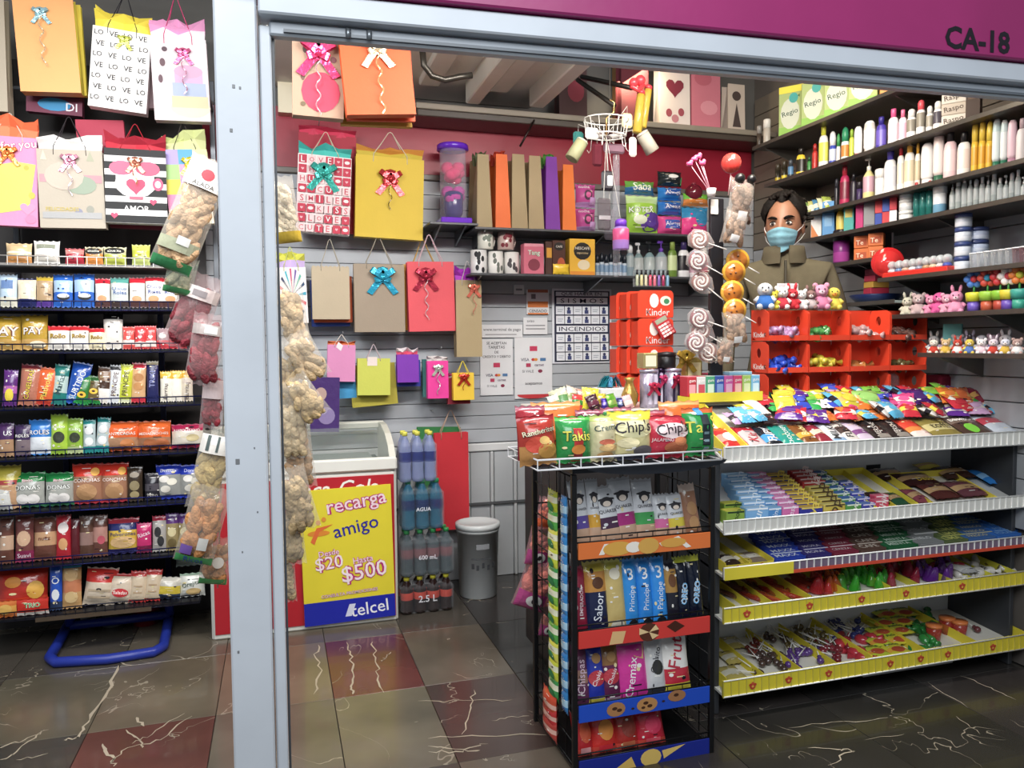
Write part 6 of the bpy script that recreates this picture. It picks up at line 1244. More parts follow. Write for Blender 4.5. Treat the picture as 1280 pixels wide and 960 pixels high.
for k, (x0, x1, t0, t1, c, lab) in enumerate(((1100, 1120, .1, .4, '3c2824', 'dark brown chocolate in the half empty tray'), (1120, 1140, .05, .35, '28583c', 'dark green chocolate in the half empty tray'), (1150, 1168, .05, .4, '8c4450', 'mauve chocolate bag between the two yellow trays'), (1135, 1180, .45, .8, '3c1c1c', 'dark wine chocolate bag reading Dedos'), (1100, 1140, .65, .95, '341818', 'dark chocolate bag behind the half empty tray'), (1172, 1206, .1, .5, '5c2c28', 'brown chocolate pack in the right tray'), (1206, 1242, .1, .5, '704048', 'mauve brown chocolate pack in the right tray'), (1185, 1225, .55, .9, '4a3028', 'brown nut bag behind the right tray'), (1238, 1270, .35, .75, '2c80d0', 'bright blue sweet bag at the right of the second shelf'), (1150, 1180, .85, 1.0, 'd8c850', 'yellow paper bag at the back of the second shelf'))):
    lie(S2, x0, x1, t0, t1, lab, c, ((.35, .6, 'c8a070' if k != 8 else '88c0f0'),), (('t', 'Dedos', .3, .3, .5, 'e8c838'),) if 'Dedos' in lab else (), .025, lift=.006)
g = G(); p = UY(1090, 588, YQ + .35); g.box((-.035, -.006, -.012), (.04, 0, .026), '1c1c20', 'plastic', .002); g.build('price_holder', None, 'small black price holder on the white back of the second shelf', 'sign', loc=p)
# ---- S3: bar stacks
tr_ = thing('display_tray', 'yellow card tray at the left end of the third shelf', 'tray'); tray(tr_, S3, 906, 966, .0, 1.0, .028, 'e4d020', 2, 2)
bars = lambda s_, c: [('t', s_, 0, .5, .6, c), ]
def stackf(s, x0, x1, n, lab, c, txt, tc, grp, skew=0, th=.02):
    for k in range(n):
        t = .04 + .88 * k / n; lie(s, x0 + skew * k / n, x1 + skew * k / n, t, t + .88 / n * 1.05, lab, c, (), (('t', txt, 0, .55, .72, tc), ('r', -1, .0, 1, .14, tc if k % 3 == 1 else c)), th, group=grp, kind='c', lift=.004)
for x0, x1, n, nm, c, tx, tc in ((968, 1008, 6, 'royal blue', '2444b8', 'MAXX', 'e4ecf8'), (1009, 1040, 5, 'indigo', '38307c', 'MORA', 'd8d4ec'), (1042, 1074, 5, 'maroon', '8c2840', 'CEREZA', 'ecd0d4'), (1076, 1108, 5, 'cocoa brown', '64483c', 'CAFE', 'e0d0c0'), (1110, 1148, 6, 'bottle green', '1c6a3c', 'MENTA', 'd8ecd8'), (1150, 1180, 3, 'silver grey', '8a8c8c', 'HIELO', 'f4f4f4'), (1180, 1210, 6, 'olive green', '607040', 'LIMA', 'd8d870'), (1210, 1244, 6, 'steel blue', '3c6aa8', 'FRESCO', 'd8d0a0'), (1246, 1276, 6, 'bright blue', '2a6cc0', 'POLAR', '88b8e8')):
    stackf(S3, x0, x1, n, nm + ' mint bar in its own stack on the third counter shelf', c, tx, tc, nm + ' mint bars', skew=-(x1 - x0) * .75)
for k, (x0, x1, c, lab) in enumerate(((910, 930, '3c2c24', 'dark brown sweet in the left tray of the third shelf'), (926, 946, 'c8b040', 'yellow wrapped sweet in the left tray of the third shelf'), (938, 962, '8a7868', 'grey brown sweet in the left tray of the third shelf'))):
    lie(S3, x0, x1, .08, .4, lab, c, ((.3, .6, 'e8e0d0'),), (), .02, lift=.004)
# ---- S4: tamarind tubes, gumdrop cones, jellies
tr_ = thing('display_tray', 'yellow tray of red tamarind sweets on the fourth shelf', 'tray'); tray(tr_, S4, 918, 1012, .0, 1.0, .032, 'e4d418', 4, 3)
tr_ = thing('display_tray', 'yellow tray of jelly cones on the fourth shelf', 'tray'); tray(tr_, S4, 1013, 1112, .0, 1.0, .032, 'e4d418', 2, 1)
tr_ = thing('display_tray', 'yellow printed tray of purple sweets on the fourth shelf', 'tray'); tray(tr_, S4, 1113, 1190, .0, 1.0, .026, 'd0c828', 2, 3)
tr_ = thing('display_tray', 'yellow tray with white packets at the right of the fourth shelf', 'tray'); tray(tr_, S4, 1191, 1272, .0, 1.0, .026, 'd8d024', 3, 2)
def scat(s, x0, x1, t0, t1, n, make, lab, grp, lift=.006):
    first = None
    for k in range(n):
        px = x0 + (x1 - x0) * jr.random(); t = t0 + (t1 - t0) * jr.random(); p = slot(s, px, t) + Vector((0, 0, lift + jr.uniform(0, .006)))
        make(p, lab, grp)
_m = {}
def tube_candy(c):
    def f(p, lab, grp):
        if c not in _m: g = G(); g.tube([(0, -.05, 0), (0, -.045, 0), (0, .04, 0), (0, .05, 0)], [.004, .009, .009, .003], c, 8, 'jelly'); _m[c] = g.mesh('tamarind_tube')
        link(_m[c], 'tamarind_tube', None, lab, 'candy', grp, loc=p + Vector((0, 0, .006)), rot=(S4.ang, 0, jr.uniform(.2, .7)))
    return f
def cone(c, tip):
    def f(p, lab, grp):
        k = ('cone', c)
        if k not in _m:
            g = G(); g.lathe([(.019, 0), (.02, .004), (.013, .035), (.006, .055), (0, .06)], [c, c, c, tip], 10, 'jelly'); _m[k] = g.mesh('candy_cone')
        link(_m[k], 'candy_cone', None, lab, 'candy', grp, loc=p, rot=(jr.uniform(-.2, .2), jr.uniform(-.2, .2), 0))
    return f
def twist(c, c2='f0ece4', mat='film', s_=1.0):
    def f(p, lab, grp):
        k = ('tw', c, s_)
        if k not in _m:
            g = G(); r_ = .013 * s_; g.tube([(-r_ * 2.4, 0, 0), (-r_ * 1.3, 0, 0), (-r_ * 1.1, 0, 0), (-r_ * .5, 0, 0), (r_ * .5, 0, 0), (r_ * 1.1, 0, 0), (r_ * 1.3, 0, 0), (r_ * 2.4, 0, 0)], [r_ * .8, r_ * .2, r_ * .6, r_ * .95, r_ * .95, r_ * .6, r_ * .2, r_ * .8], c, 8, mat); _m[k] = g.mesh('wrapped_candy')
        link(_m[k], 'wrapped_candy', None, lab, 'candy', grp, loc=p + Vector((0, 0, .008)), rot=(jr.uniform(-.4, .4), jr.uniform(-.3, .3), jr.uniform(0, 3.1)))
    return f
def lolly(c, L=.085, r_=.014, stick='f0eee8'):
    def f(p, lab, grp):
        k = ('lo', c)
        if k not in _m:
            a = G(); a.tube([(0, 0, 0), (L, 0, 0)], .0022, stick, 5, 'paper'); b = G(); b.ball((0, 0, 0), r_, c, 10, 6, 'film', (1, 1, .9)); b.lathe([(.004, .0), (.009, .008)], c, 8, 'film', Matrix.Translation((r_ * .9, 0, 0)) @ Matrix.Rotation(R(90), 4, 'Y')); _m[k] = (a.mesh('stick'), b.mesh('candy'))
        t = thing('lollipop', lab, 'lollipop', p + Vector((0, 0, .012)), (0, R(jr.uniform(-22, -4)), R(jr.uniform(20, 160))), grp); link(_m[k][0], 'stick', t); link(_m[k][1], 'candy', t)
    return f
for nm, c, x0, x1 in (('brown', '7a4a3c', 908, 938), ('red', 'b03028', 938, 965), ('orange', 'd86a28', 942, 975), ('scarlet', 'c83c28', 968, 1005)):
    scat(S4, x0, x1, .12, .85, 9, tube_candy(c), '%s tamarind tube in the tray on the fourth counter shelf' % nm, nm + ' tamarind tubes')
for nm, c, tip, x0, x1, n in (('red', 'd02c34', 'e04040', 1014, 1048, 7), ('orange', 'e0641c', 'e88030', 1034, 1052, 5), ('green with yellow tip', '58b838', 'e0d840', 1046, 1066, 6), ('bright green', '40c030', '60d048', 1066, 1108, 13), ('crimson', 'b02040', 'c83050', 1112, 1146, 8), ('violet', '6c2c98', '8844b0', 1146, 1188, 11)):
    scat(S4, x0, x1, .1, .6, n, cone(c, tip), '%s jelly cone on the fourth counter shelf' % nm, nm + ' jelly cones')
scat(S4, 1020, 1185, .55, .95, 26, twist('b03838'), 'red wrapped sweet behind the jelly cones', 'red sweets behind the jelly cones')
scat(S4, 1195, 1270, .15, .8, 10, twist('d8d4cc', s_=1.4), 'white wrapped sweet in the right tray of the fourth shelf', 'white sweets on the fourth shelf')
lie(S4, 1206, 1226, .1, .45, 'white sweet packet with a red heart on the fourth shelf', 'dcdcd8', ((.0, .2, 'b0b0b0'),), (('h', 0, .55, .3, 'c83848'),), .03, lift=.02)
scat(S4, 1235, 1272, .1, .8, 8, tube_candy('5c4c40'), 'dark chocolate stick in the right tray of the fourth shelf', 'chocolate sticks on the fourth shelf')
# ---- S5: big yellow tray of lollipops and sour tubes
tr_ = thing('display_tray', 'long yellow tray with red flower marks holding lollipops on the lowest shelf', 'tray'); tray(tr_, S5, 908, 1090, .0, 1.0, .036, 'e6d418', 4, 5)
tr_ = thing('display_tray', 'yellow tray of sour tubes and red cups on the lowest shelf', 'tray'); tray(tr_, S5, 1091, 1282, .0, 1.0, .036, 'e6d418', 3, 4)
for k in range(3):
    lie(S5, 912, 938, .08 + k * .3, .36 + k * .3, ['front', 'middle', 'back'][k] + ' clear yellow sweet sachet in the left end of the lowest tray', 'b8a858', ((.3, .6, 'd8d4c0'),), (), .02, lift=.004)
for nm, c, x0, x1, t0, t1, n in (('red brown', '7a3028', 938, 952, .4, .9, 7), ('dark brown', '4c3a34', 944, 985, .1, .85, 20), ('purple foil', '5c3a84', 985, 1030, .08, .45, 13), ('olive brown', '6a5c34', 985, 1030, .45, .95, 18), ('wine red', '7c2430', 1024, 1062, .1, .6, 14), ('navy', '343c78', 1040, 1080, .5, .95, 18)):
    scat(S5, x0, x1, t0, t1, n, lolly(c), '%s lollipop with a white stick in the lowest tray' % nm, nm + ' lollipops')
scat(S5, 1050, 1090, .1, .5, 8, twist('c03040', s_=1.6), 'large red wrapped sweet in the lowest tray', 'red wrapped sweets in the lowest tray')
for k in range(5):
    lie(S5, 1092 + k * 3 - 20 * 0, 1118 + k * 3, .1 + k * .17, .1 + k * .17 + .24, 'lime yellow sour candy sachet in the left file of the lowest shelf', 'c8d428', ((.2, .45, 'e0a030'),), (('d', 0, .3, .3, .2, 'c05028'), ('t', 'Acido', 0, .75, .7, '2a6a30')), .018, group='lime sour sachets left file', lift=.006 + k * .004)
    lie(S5, 1118 + k * 2, 1144 + k * 2, .08 + k * .17, .08 + k * .17 + .24, 'yellow sour candy sachet in the right file of the lowest shelf', 'd8d028', ((.2, .45, 'e8b030'),), (('d', 0, .3, .3, .2, 'b84828'), ('t', 'Acido', 0, .75, .7, '2a6a30')), .018, group='yellow sour sachets right file', lift=.006 + k * .004)
scat(S5, 1144, 1170, .1, .95, 14, twist('2c8a3c', s_=1.5), 'green wrapped sweet beside the yellow sachets', 'green wrapped sweets in the lowest tray')
for k, px in enumerate((1174, 1190, 1206)):
    p = slot(S5, px, .25 + .12 * (k % 2)); t = thing('candy_cup', '%s red candy cup with orange lid on the lowest shelf' % ['left', 'middle', 'right'][k], 'candy cup', p + Vector((0, .02, .004))); g = G(); g.lathe([(.022, 0), (.03, .06), (.0, .06)], 'c8382c', 12, 'jelly'); g.build('cup', t); g = G(); g.lathe([(.031, .058), (.031, .068), (0, .069)], 'd87838', 12, 'plastic'); g.build('lid', t)
scat(S5, 1218, 1275, .15, .85, 9, lolly('6a3438'), 'maroon lollipop in the right end of the lowest tray', 'maroon lollipops at the right end')
# ---- red candy boxes in a 4 x 3 block on the rear ledge
YK = 2.58; KX = [XY(960, YK, 440), XY(1011, YK, 440), XY(1063, YK, 440), XY(1113, YK, 440), XY(1159, YK, 440)]
zK0 = S1.z0 + S1.rise + .005; zK3 = ZY(1040, 386, YK); kh = (zK3 - zK0) / 3; OR = 'e4401c'
names = [['lilac', 'green', 'pinkish', 'dark brown'], ['royal blue', 'yellow blue', 'amber', 'olive'], ['deep green', 'bottle green', 'tan', 'black']]
ccol = [['b088b0', '4a9048', 'c09a98', '6a4840'], ['2c50c0', 'c8b82c', 'c07838', '6a6038'], ['2a6848', '285830', 'b08858', '2c2830']]
fillh = [[15, 13, 14, 12], [16, 16, 6, 7], [14, 14, 5, 14]]
for r_ in range(3):
    for c_ in range(4):
        x0, x1 = KX[c_] + .002, KX[c_ + 1] - .002; w_ = x1 - x0; z = zK0 + (2 - r_) * kh; D = .115
        t = thing('candy_display_box', '%s row %s red candy box holding %s sweets on the counter' % (['upper', 'middle', 'bottom'][r_], ['leftmost', 'second', 'third', 'rightmost'][c_], names[r_][c_]), 'candy box', ((x0 + x1) / 2, YK, z))
        g = G(); g.box((-w_ / 2, 0, .001), (w_ / 2, D, .004), OR, 'plastic'); g.box((-w_ / 2, 0, .004), (w_ / 2, .003, .022), OR, 'plastic'); g.build('base', t)
        g = G(); g.box((-w_ / 2, D - .003, .004), (w_ / 2, D, kh - .002), OR, 'plastic'); g.build('back_wall', t)
        for sx in (-1, 1):
            g = G(); xx = sx * (w_ / 2 - .0015); n = 14
            out = [(0, .004), (D - .003, .004), (D - .003, kh - .003), (.018, kh - .003), (.006, kh - .008), (0, kh - .02)]
            hole = [(D * .55 + .014 * math.cos(2 * math.pi * k / n), kh * .62 + .02 * math.sin(2 * math.pi * k / n)) for k in range(n)]
            # wall as a ring between the outline and the grab hole
            def on(a_):
                best = None; dx, dz = math.cos(a_), math.sin(a_)
                for i in range(6):
                    (ax, az), (bx, bz) = out[i], out[(i + 1) % 6]; ex, ez = bx - ax, bz - az; den = dx * ez - dz * ex
                    if abs(den) < 1e-9: continue
                    tt = ((ax - D * .55) * ez - (az - kh * .62) * ex) / den; uu = ((ax - D * .55) * dz - (az - kh * .62) * dx) / den
                    if tt > 0 and -1e-6 <= uu <= 1 + 1e-6 and (best is None or tt < best): best = tt
                return (D * .55 + dx * best, kh * .62 + dz * best)
            ot = [on(2 * math.pi * k / n) for k in range(n)]
            vs = [(xx - .0015, *q) for q in ot] + [(xx - .0015, *q) for q in hole] + [(xx + .0015, *q) for q in ot] + [(xx + .0015, *q) for q in hole]; fs = []
            for k in range(n):
                k2 = (k + 1) % n; fs += [(k, k2, n + k2, n + k), (2 * n + k, 3 * n + k, 3 * n + k2, 2 * n + k2), (k, 2 * n + k, 2 * n + k2, k2), (n + k, n + k2, 3 * n + k2, 3 * n + k)]
            g.add(vs, fs, OR, False, 'plastic')
            if sx < 0 and c_ == 0 and r_ < 2:
                fnk = lambda y, q: (xx - .0024, D - y, q)
                g.dtext('Kinder', D * .5, kh * .2, D * .7, 'f4ece8', fnk, 'plastic', .02); g.dtext('K', D * .83, kh * .2, D * .12, '1c1414', lambda y, q: (xx - .0028, D - y, q), 'plastic', .02)
            g.build('side_wall', t)
        for k in range(fillh[r_][c_]):
            p = Vector(((x0 + x1) / 2 + jr.uniform(-.26, .26) * w_, YK + jr.uniform(.035, D - .035), z + .006 + jr.uniform(0, .004) + .012 * (k // 5)))
            twist(ccol[r_][c_], s_=1.45)(p, '%s wrapped sweet inside the %s row red candy box' % (names[r_][c_], ['upper', 'middle', 'bottom'][r_]), names[r_][c_] + ' wrapped sweets in a red box')
# gum boxes on a yellow tray left of the red boxes
YGm = 2.52; zg = ZY(905, 502, YGm); gt = thing('gum_tray', 'bright yellow tray of gum boxes left of the red candy boxes', 'tray', ((XY(862, YGm, 495) + XY(953, YGm, 495)) / 2, YGm, zg))
gw = XY(953, YGm, 495) - XY(862, YGm, 495); g = G(); g.box((-gw / 2, 0, 0), (gw / 2, .09, .02), 'e8d818', 'paper'); g.box((-gw / 2, -.002, 0), (gw / 2, 0, .035), 'e8d818', 'paper'); g.build('body', gt)
g = G(); g.box((-gw / 2 + .02, .02, S1.z0 - zg), (gw / 2 - .02, .08, -.0005), 'b0aca4', 'plastic'); g.build('riser', gt)
for k, (c, c2, nm) in enumerate((('c02838', 'e8a0a8', 'red'), ('d8d8d4', 'c84858', 'white and red'), ('48a078', 'd8ecd8', 'mint green'), ('3858b0', '88a8e0', 'blue'), ('d858a8', 'f0b8d8', 'pink'), ('e04878', 'f8c8c0', 'rose'), ('a8cc60', 'e0ecb8', 'lime'), ('78b8dc', 'd0e8f4', 'pale blue'))):
    w_ = gw / 8 * .96; o = link(carton_mesh(w_, .075, .06, c, (('r', -.7, .15, .7, .6, c2), ('t', 'gum', 0, .75, .7, 'f8f4f0')), None, c2), 'gum_box', None, nm + ' gum box standing on the bright yellow tray', 'candy'); o.location = (gt.location.x - gw / 2 + (k + .5) * gw / 8, YGm + .045, zg + .021)
o = link(carton_mesh(.1, .012, .06, '8cc4e0', (), None, 'c8e4f0'), 'gum_box', None, 'flat pale blue box lying on top of the gum boxes', 'candy'); o.location = (XY(929, YGm, 465), YGm + .045, zg + .0975)
# dark shelves along the right wall with toiletries
XS = 2.50
def zx(pts, X): return sum(UX(a, b, X).z for a, b in pts) / len(pts)
def rshelf(lab, pts, px0, px1, X=XS, col='3c3834', mat='plastic', th=.012):
    z = zx(pts, X); y0 = UX(px1, 300, X).y; y1 = min(UX(px0, 300, X).y, YB - .04)
    t = thing('wall_shelf', lab, 'shelf', (X, (y0 + y1) / 2, z)); h = (y1 - y0) / 2
    g = G(); g.box((0, -h, -th), (XR - X - .014, h, 0), col, mat, .002); g.build('board', t)
    g = G(); g.box((-.003, -h, -th - .002), (.001, h, .004), '6c6862', 'metal', .001); g.build('edge_strip', t)
    for k in range(3):
        y = -h + .05 + (2 * h - .1) * k / 2; g = G(); W_ = XR - X - .014
        g.add([(W_ * .15, y - .004, -th), (W_, y - .004, -th), (W_, y - .004, -.1), (W_ * .15, y + .004, -th), (W_, y + .004, -th), (W_, y + .004, -.1)], [(0, 1, 2), (5, 4, 3), (0, 2, 5, 3), (0, 3, 4, 1)], '7c7872', False, 'metal'); g.build('bracket', t)
    return z
zR1 = rshelf('top right wall shelf carrying toilet paper packs', ((957, 182), (1115, 108)), 940, 1400)
zR2 = rshelf('second right wall shelf of deodorants and shampoos', ((977, 227), (1173, 157)), 955, 1420)
zR3 = rshelf('third right wall shelf of lotions and baby oil', ((1053, 256), (1280, 198)), 990, 1420)
zR4 = rshelf('fourth right wall shelf of jars and small clear bottles', ((1013, 296), (1280, 248)), 1000, 1420)
zR5 = rshelf('short fifth right wall shelf of orange boxes', ((1046, 330), (1105, 320)), 1030, 1098)
zR6 = rshelf('sixth right wall shelf of ornaments and glass cups', ((1105, 347), (1280, 330)), 1098, 1420, col='4a4a4a')
zR7 = rshelf('seventh right wall shelf of plush toys', ((1187, 390), (1280, 388)), 1085, 1420)
zR8 = rshelf('glass right wall shelf of small figurines', ((1165, 441), (1280, 445)), 1150, 1420, col='9ac4c0', mat='glass')
def rp(px, z, X):
    d = ray(px, 300); Y = X * d.y / d.x
    return Vector((X, Y, z))
def rsize(p, x0, x1, yt):
    D = depth(p); m = D / F; ybase = 480 - (p - CAM).dot(UP) / D * F
    return (x1 - x0) * m, (ybase - yt) * m
def rb(kind, x0, x1, yt, z, body, cap, lab, band=None, X=XS + .07, cat='bottle', group=None, bmat='plastic', cmat='plastic', dec=()):
    p = rp((x0 + x1) / 2, z + .001, X); w_, h_ = rsize(p, x0, x1, yt)
    p.x += w_ * .0
    return bottle('bottle' if cat == 'bottle' else cat.replace(' ', '_'), kind, max(h_, .03), w_ / 2 * .98, body, cap, lab, p, cat, band, group, R(-52), bmat, cmat, dec)
def rc(x0, x1, yt, z, col, lab, dec=(), top=None, side=None, X=XS + .07, cat='box', name='carton', d=.1, zoff=0, hpx=None, rot=-52):
    p = rp((x0 + x1) / 2, z + .001 + zoff, X); w_, h_ = rsize(p, x0, x1, yt)
    return link(carton_mesh(w_ * .98, hpx or h_, d, col, tuple(dec), side, top), name, None, lab, cat, None, None, p, (0, 0, R(rot)))
# R1 toilet paper
for k, (x0, x1, yt) in enumerate(((976, 1004, 112), (1004, 1032, 99), (1032, 1062, 92), (1062, 1096, 78))):
    d = [('r', -.98, .0, .98, .2, '88b848'), ('d', 0, .45, .42, .3, 'c8ccb8'), ('t', 'Regio', 0, .46, .7, '2c4a38', None, 12), ('d', .3, .75, .2, .1, '3aa098'), ('r', -.98, .86, .98, .99, 'ecd82c'), ('t', '4', .75, .78, .1, '3c6a30')]
    rc(x0, x1, yt, zR1, 'a4b46c', '%s green and yellow toilet paper pack on the top right shelf' % ['leftmost', 'second', 'third', 'fourth'][k], d, d=.12, X=XS + .10, cat='toilet paper', name='toilet_paper_pack')
rc(1100, 1128, 76, zR1, 'd88838', 'orange topped paper pack at the right of the top shelf', [('r', -.9, .5, .9, .9, 'e4c080')], X=XS + .1)
rb('jar', 945, 951, 158, zR1, '4a4038', '8a8680', 'left small dark jar at the far end of the top right shelf', cat='jar'); rb('jar', 953, 962, 150, zR1, 'b8b0a4', 'd8d4cc', 'pale small jar at the far end of the top right shelf', cat='jar')
# R2
z = zR2; n2 = ' on the second right shelf'
for kind, x0, x1, yt, b, c, lab, band in (('jar', 968, 975, 206, '28241c', '3c3428', 'dark gel jar at the far left', 'b8a020'), ('jar', 976, 983, 202, '2c281c', '3c3428', 'dark gel jar with a yellow label', 'd8c020'), ('spray', 984, 991, 200, '34404c', '4a5058', 'slim dark spray can', '5a88b0'), ('shampoo', 994, 1006, 186, 'e8c820', '282420', 'yellow bottle with a black figure', '2c2820'), ('spray', 1008, 1013, 196, '3a8a40', '204c28', 'slim green can', None),
        ('spray', 1014, 1021, 180, 'c03028', 'a82420', 'red spray can', None), ('shampoo', 1022, 1034, 158, 'eceae4', 'd8d82c', 'tall white bottle with a yellow cap', 'd8d850'), ('rollon', 1035, 1044, 165, '3c4cb0', 'e8e8e8', 'blue roll on with a white top', 'c8d0e8'), ('rollon', 1044, 1049, 168, 'e8e4e0', '38904c', 'white roll on with a green top', None), ('rollon', 1050, 1060, 160, 'e0ece8', '2c8a60', 'white deodorant with a green cap', 'd8883c'), ('spray', 1060, 1066, 162, 'c8d840', '8cb030', 'lime spray deodorant', None),
        ('tottle', 1066, 1076, 159, 'f0eeec', 'c03848', 'white tottle with a red foot cap', None), ('tottle', 1078, 1092, 152, 'f0eeec', 'd8d4d0', 'wide white shampoo tottle', 'd0c8c0'), ('shampoo', 1093, 1106, 147, '4838a0', '382c88', 'deep violet shampoo bottle', '6a58b8'), ('shampoo', 1108, 1121, 137, 'f0ecec', 'e85890', 'left white bottle with a hot pink cap', 'f0d0dc'), ('shampoo', 1121, 1131, 138, 'ecdce4', 'e87098', 'right pinkish bottle with a pink cap', 'f0b8cc'),
        ('spray', 1131, 1143, 137, 'f0eeec', 'e4e4e0', 'left white deodorant with a dark g mark', '8a8478'), ('spray', 1143, 1154, 126, 'f0eeec', 'e04c58', 'white deodorant with a red cap', '8a8478'), ('spray', 1155, 1164, 133, 'eceae8', 'e0e0dc', 'right white deodorant', '9a9488'), ('spray', 1164, 1175, 127, 'f0eeec', 'dcdcd8', 'white deodorant beside the stacked boxes', '484450')):
    rb(kind, x0, x1, yt, z, b, c, lab + n2, band)
zz = 0; p = rp(1190, z, XS + .07); w_, h_ = rsize(p, 1178, 1203, 128)
for k in range(3):
    rc(1177, 1204, 128, z, ['d8d0c4', 'c4b8a8', 'd4ccc0'][k], ['bottom', 'middle', 'top'][k] + ' pale box of the stack reading Raspo on the second right shelf', [('t', 'Raspo', 0, .5, .8, '5a4a3c', None, 8)], zoff=k * h_ / 3 * 1.25, hpx=h_ / 3 * 1.22, d=.1)
rc(1206, 1222, 112, z, '4a3a30', 'dark brown carton right of the stacked pale boxes', [('r', -.7, .6, .7, .8, '6a5444')])
# R3
z = zR3; n3 = ' on the third right shelf'
for k in range(6):
    c = ['d8d040', '88a858', 'c8c878', '4c88b0', 'd8d8b0', 'a8b850'][k]; p = rp(1003 + k * 7, z + .001, XS + .06)
    o = link(packet_mesh(.05, .085, .025, c, ((.3, .6, 'e8e8d0'),)), 'sachet', None, '%s sachet in the pile at the far end of the third right shelf' % ['yellow', 'olive', 'straw', 'blue', 'cream', 'moss green'][k], 'sachet'); o.location = p; o.rotation_euler = (R(-30), 0, R(-50 + k * 9))
for kind, x0, x1, yt, b, c, lab, band in (('spray', 1042, 1048, 224, '24242c', '3c3c44', 'slim black spray', None), ('shampoo', 1049, 1061, 209, 'b82858', 'c02840', 'magenta red cologne bottle', '7a2038'), ('shampoo', 1062, 1070, 218, '2a2430', '1c1c20', 'near black cologne bottle', None), ('jar', 1070, 1077, 228, '3c2c58', '28242c', 'dark violet jar', None), ('jar', 1078, 1086, 222, '444654', '2c2c34', 'dark grey cologne flask', None), ('pump', 1078, 1092, 197, 'e0d490', 'f0ece4', 'yellow pump bottle with a white handle', 'c8a0b0'),
        ('jar', 1093, 1105, 212, 'eeece8', 'f0eeea', 'squat white cream jar', None), ('shampoo', 1104, 1119, 188, 'f0eeec', '5048b0', 'large white bottle with a violet cap', 'dcdce4'), ('shampoo', 1120, 1129, 182, 'ece8e0', 'c82838', 'white lotion with a red cap', 'e0d4c0'), ('shampoo', 1129, 1142, 178, 'ece4dc', 'e0a830', 'left white lotion with an amber cap', 'd8c8a8'), ('shampoo', 1142, 1149, 180, 'e4dcd0', 'dca428', 'right white lotion with an amber cap', 'c8b898'),
        ('tottle', 1150, 1165, 180, 'f0ecea', 'e8e4e0', 'left white tottle', None), ('tottle', 1165, 1178, 166, 'ecdcd8', '2c6048', 'pale pink shampoo with a dark green cap', None), ('shampoo', 1178, 1194, 164, 'e8c4c8', '202024', 'pink shampoo with a black cap', 'ecd0d0'), ('shampoo', 1195, 1211, 166, 'eeeae6', '1c1c20', 'white shampoo with a black cap', 'e8d8d0'),
        ('rollon', 1212, 1221, 151, 'e4b828', 'e8c83c', 'left yellow baby shampoo', 'd8a020'), ('rollon', 1221, 1230, 151, 'e4b828', 'e8c83c', 'middle yellow baby shampoo', 'd8a020'), ('rollon', 1230, 1239, 152, 'e4b828', 'e8c83c', 'right yellow baby shampoo', 'd8a020'), ('tottle', 1238, 1248, 150, 'dce8e8', '2c7058', 'left pale shampoo with a green cap', 'c0d8d8'), ('tottle', 1248, 1257, 151, 'e4ecec', '2c7058', 'right pale shampoo with a green cap', 'c8dcdc'), ('tottle', 1257, 1268, 151, 'e8c8d4', 'b888a0', 'rosy shampoo at the right end', None), ('shampoo', 1268, 1282, 149, 'e0d8d8', 'c0a8b0', 'pale rose bottle cut by the frame edge', None)):
    rb(kind, x0, x1, yt, z, b, c, lab + n3, band)
# R4
z = zR4; n4 = ' on the fourth right shelf'
rc(1015, 1028, 262, z, 'e8e8e4', 'white carton with an orange corner' + n4, [('p', ((-.9, .05), (.6, .05), (-.9, .5)), 'd88040')], d=.05); rc(1029, 1044, 253, z, '5a98d0', 'light blue carton' + n4, [('r', -.6, .3, .6, .6, '88b8e0')], d=.05)
rb('shampoo', 1045, 1055, 256, z, 'e8b828', 'e0c020', 'yellow bottle beside the blue carton' + n4, 'f0d868'); rc(1056, 1068, 257, z, '4ab0a8', 'teal carton' + n4, [('r', -.7, .55, .7, .85, 'd8c860')], d=.05)
rc(1071, 1080, 252, z, 'c82878', 'magenta carton' + n4, d=.06); rc(1081, 1094, 250, z, '8c8c90', 'grey carton' + n4, [('r', -.8, .1, .8, .15, '6a6a70')], d=.06)
p = rp(1100, z, XS + .07)
for k in range(6):
    i, j = k % 3, k // 3; w_, h_ = rsize(rp(1098 + i * 9, z, XS + .07), 0, 8.5, 0); hh = .06
    q_ = rp(1099 + i * 9, z + .001 + j * .061, XS + .07); link(carton_mesh(w_, .06, .05, ['2c48a8', 'c83038', 'e4e4e8', 'd84048', '3858b0', 'c02c3c'][k]), 'carton', None, '%s little box in the %s row of the medicine stack' % (['left blue', 'middle red', 'right white', 'left red', 'middle blue', 'right red'][k], ['lower', 'upper'][j]), 'box', loc=q_, rot=(0, 0, R(-52)))
o = rc(1096, 1124, 238, z, 'e4e4e4', 'flat white packet lying on the medicine stack', zoff=.123, hpx=.02, d=.06)
for k in range(3):
    q_ = rp(1132, z + .001 + k * .048, XS + .07); w_, h_ = rsize(q_, 1124, 1140, 0); bottle('cream_jar', 'jar', .047, w_ / 2, 'eeeeec', 'f4f4f2', ['bottom', 'middle', 'top'][k] + ' white cream jar of the stack on the fourth right shelf', q_, 'jar', 'd8dce0')
for k, (x0, x1) in enumerate(((1141, 1149), (1149, 1157), (1157, 1165))): rb('spray', x0, x1, 226, z, '1c8078', 'b02830', ['left', 'middle', 'right'][k] + ' teal mouthwash bottle with a red cap' + n4, '3a9a94', bmat='jelly')
rb('jar', 1166, 1182, 230, z, 'e4e8ec', 'ecf0f2', 'large white and blue baby powder jar' + n4, '6aa0c0', cat='jar'); rb('spray', 1172, 1184, 225, z, 'c0c4c8', 'b83038', 'bottle with a red cap behind the powder jar' + n4, X=XS + .14)
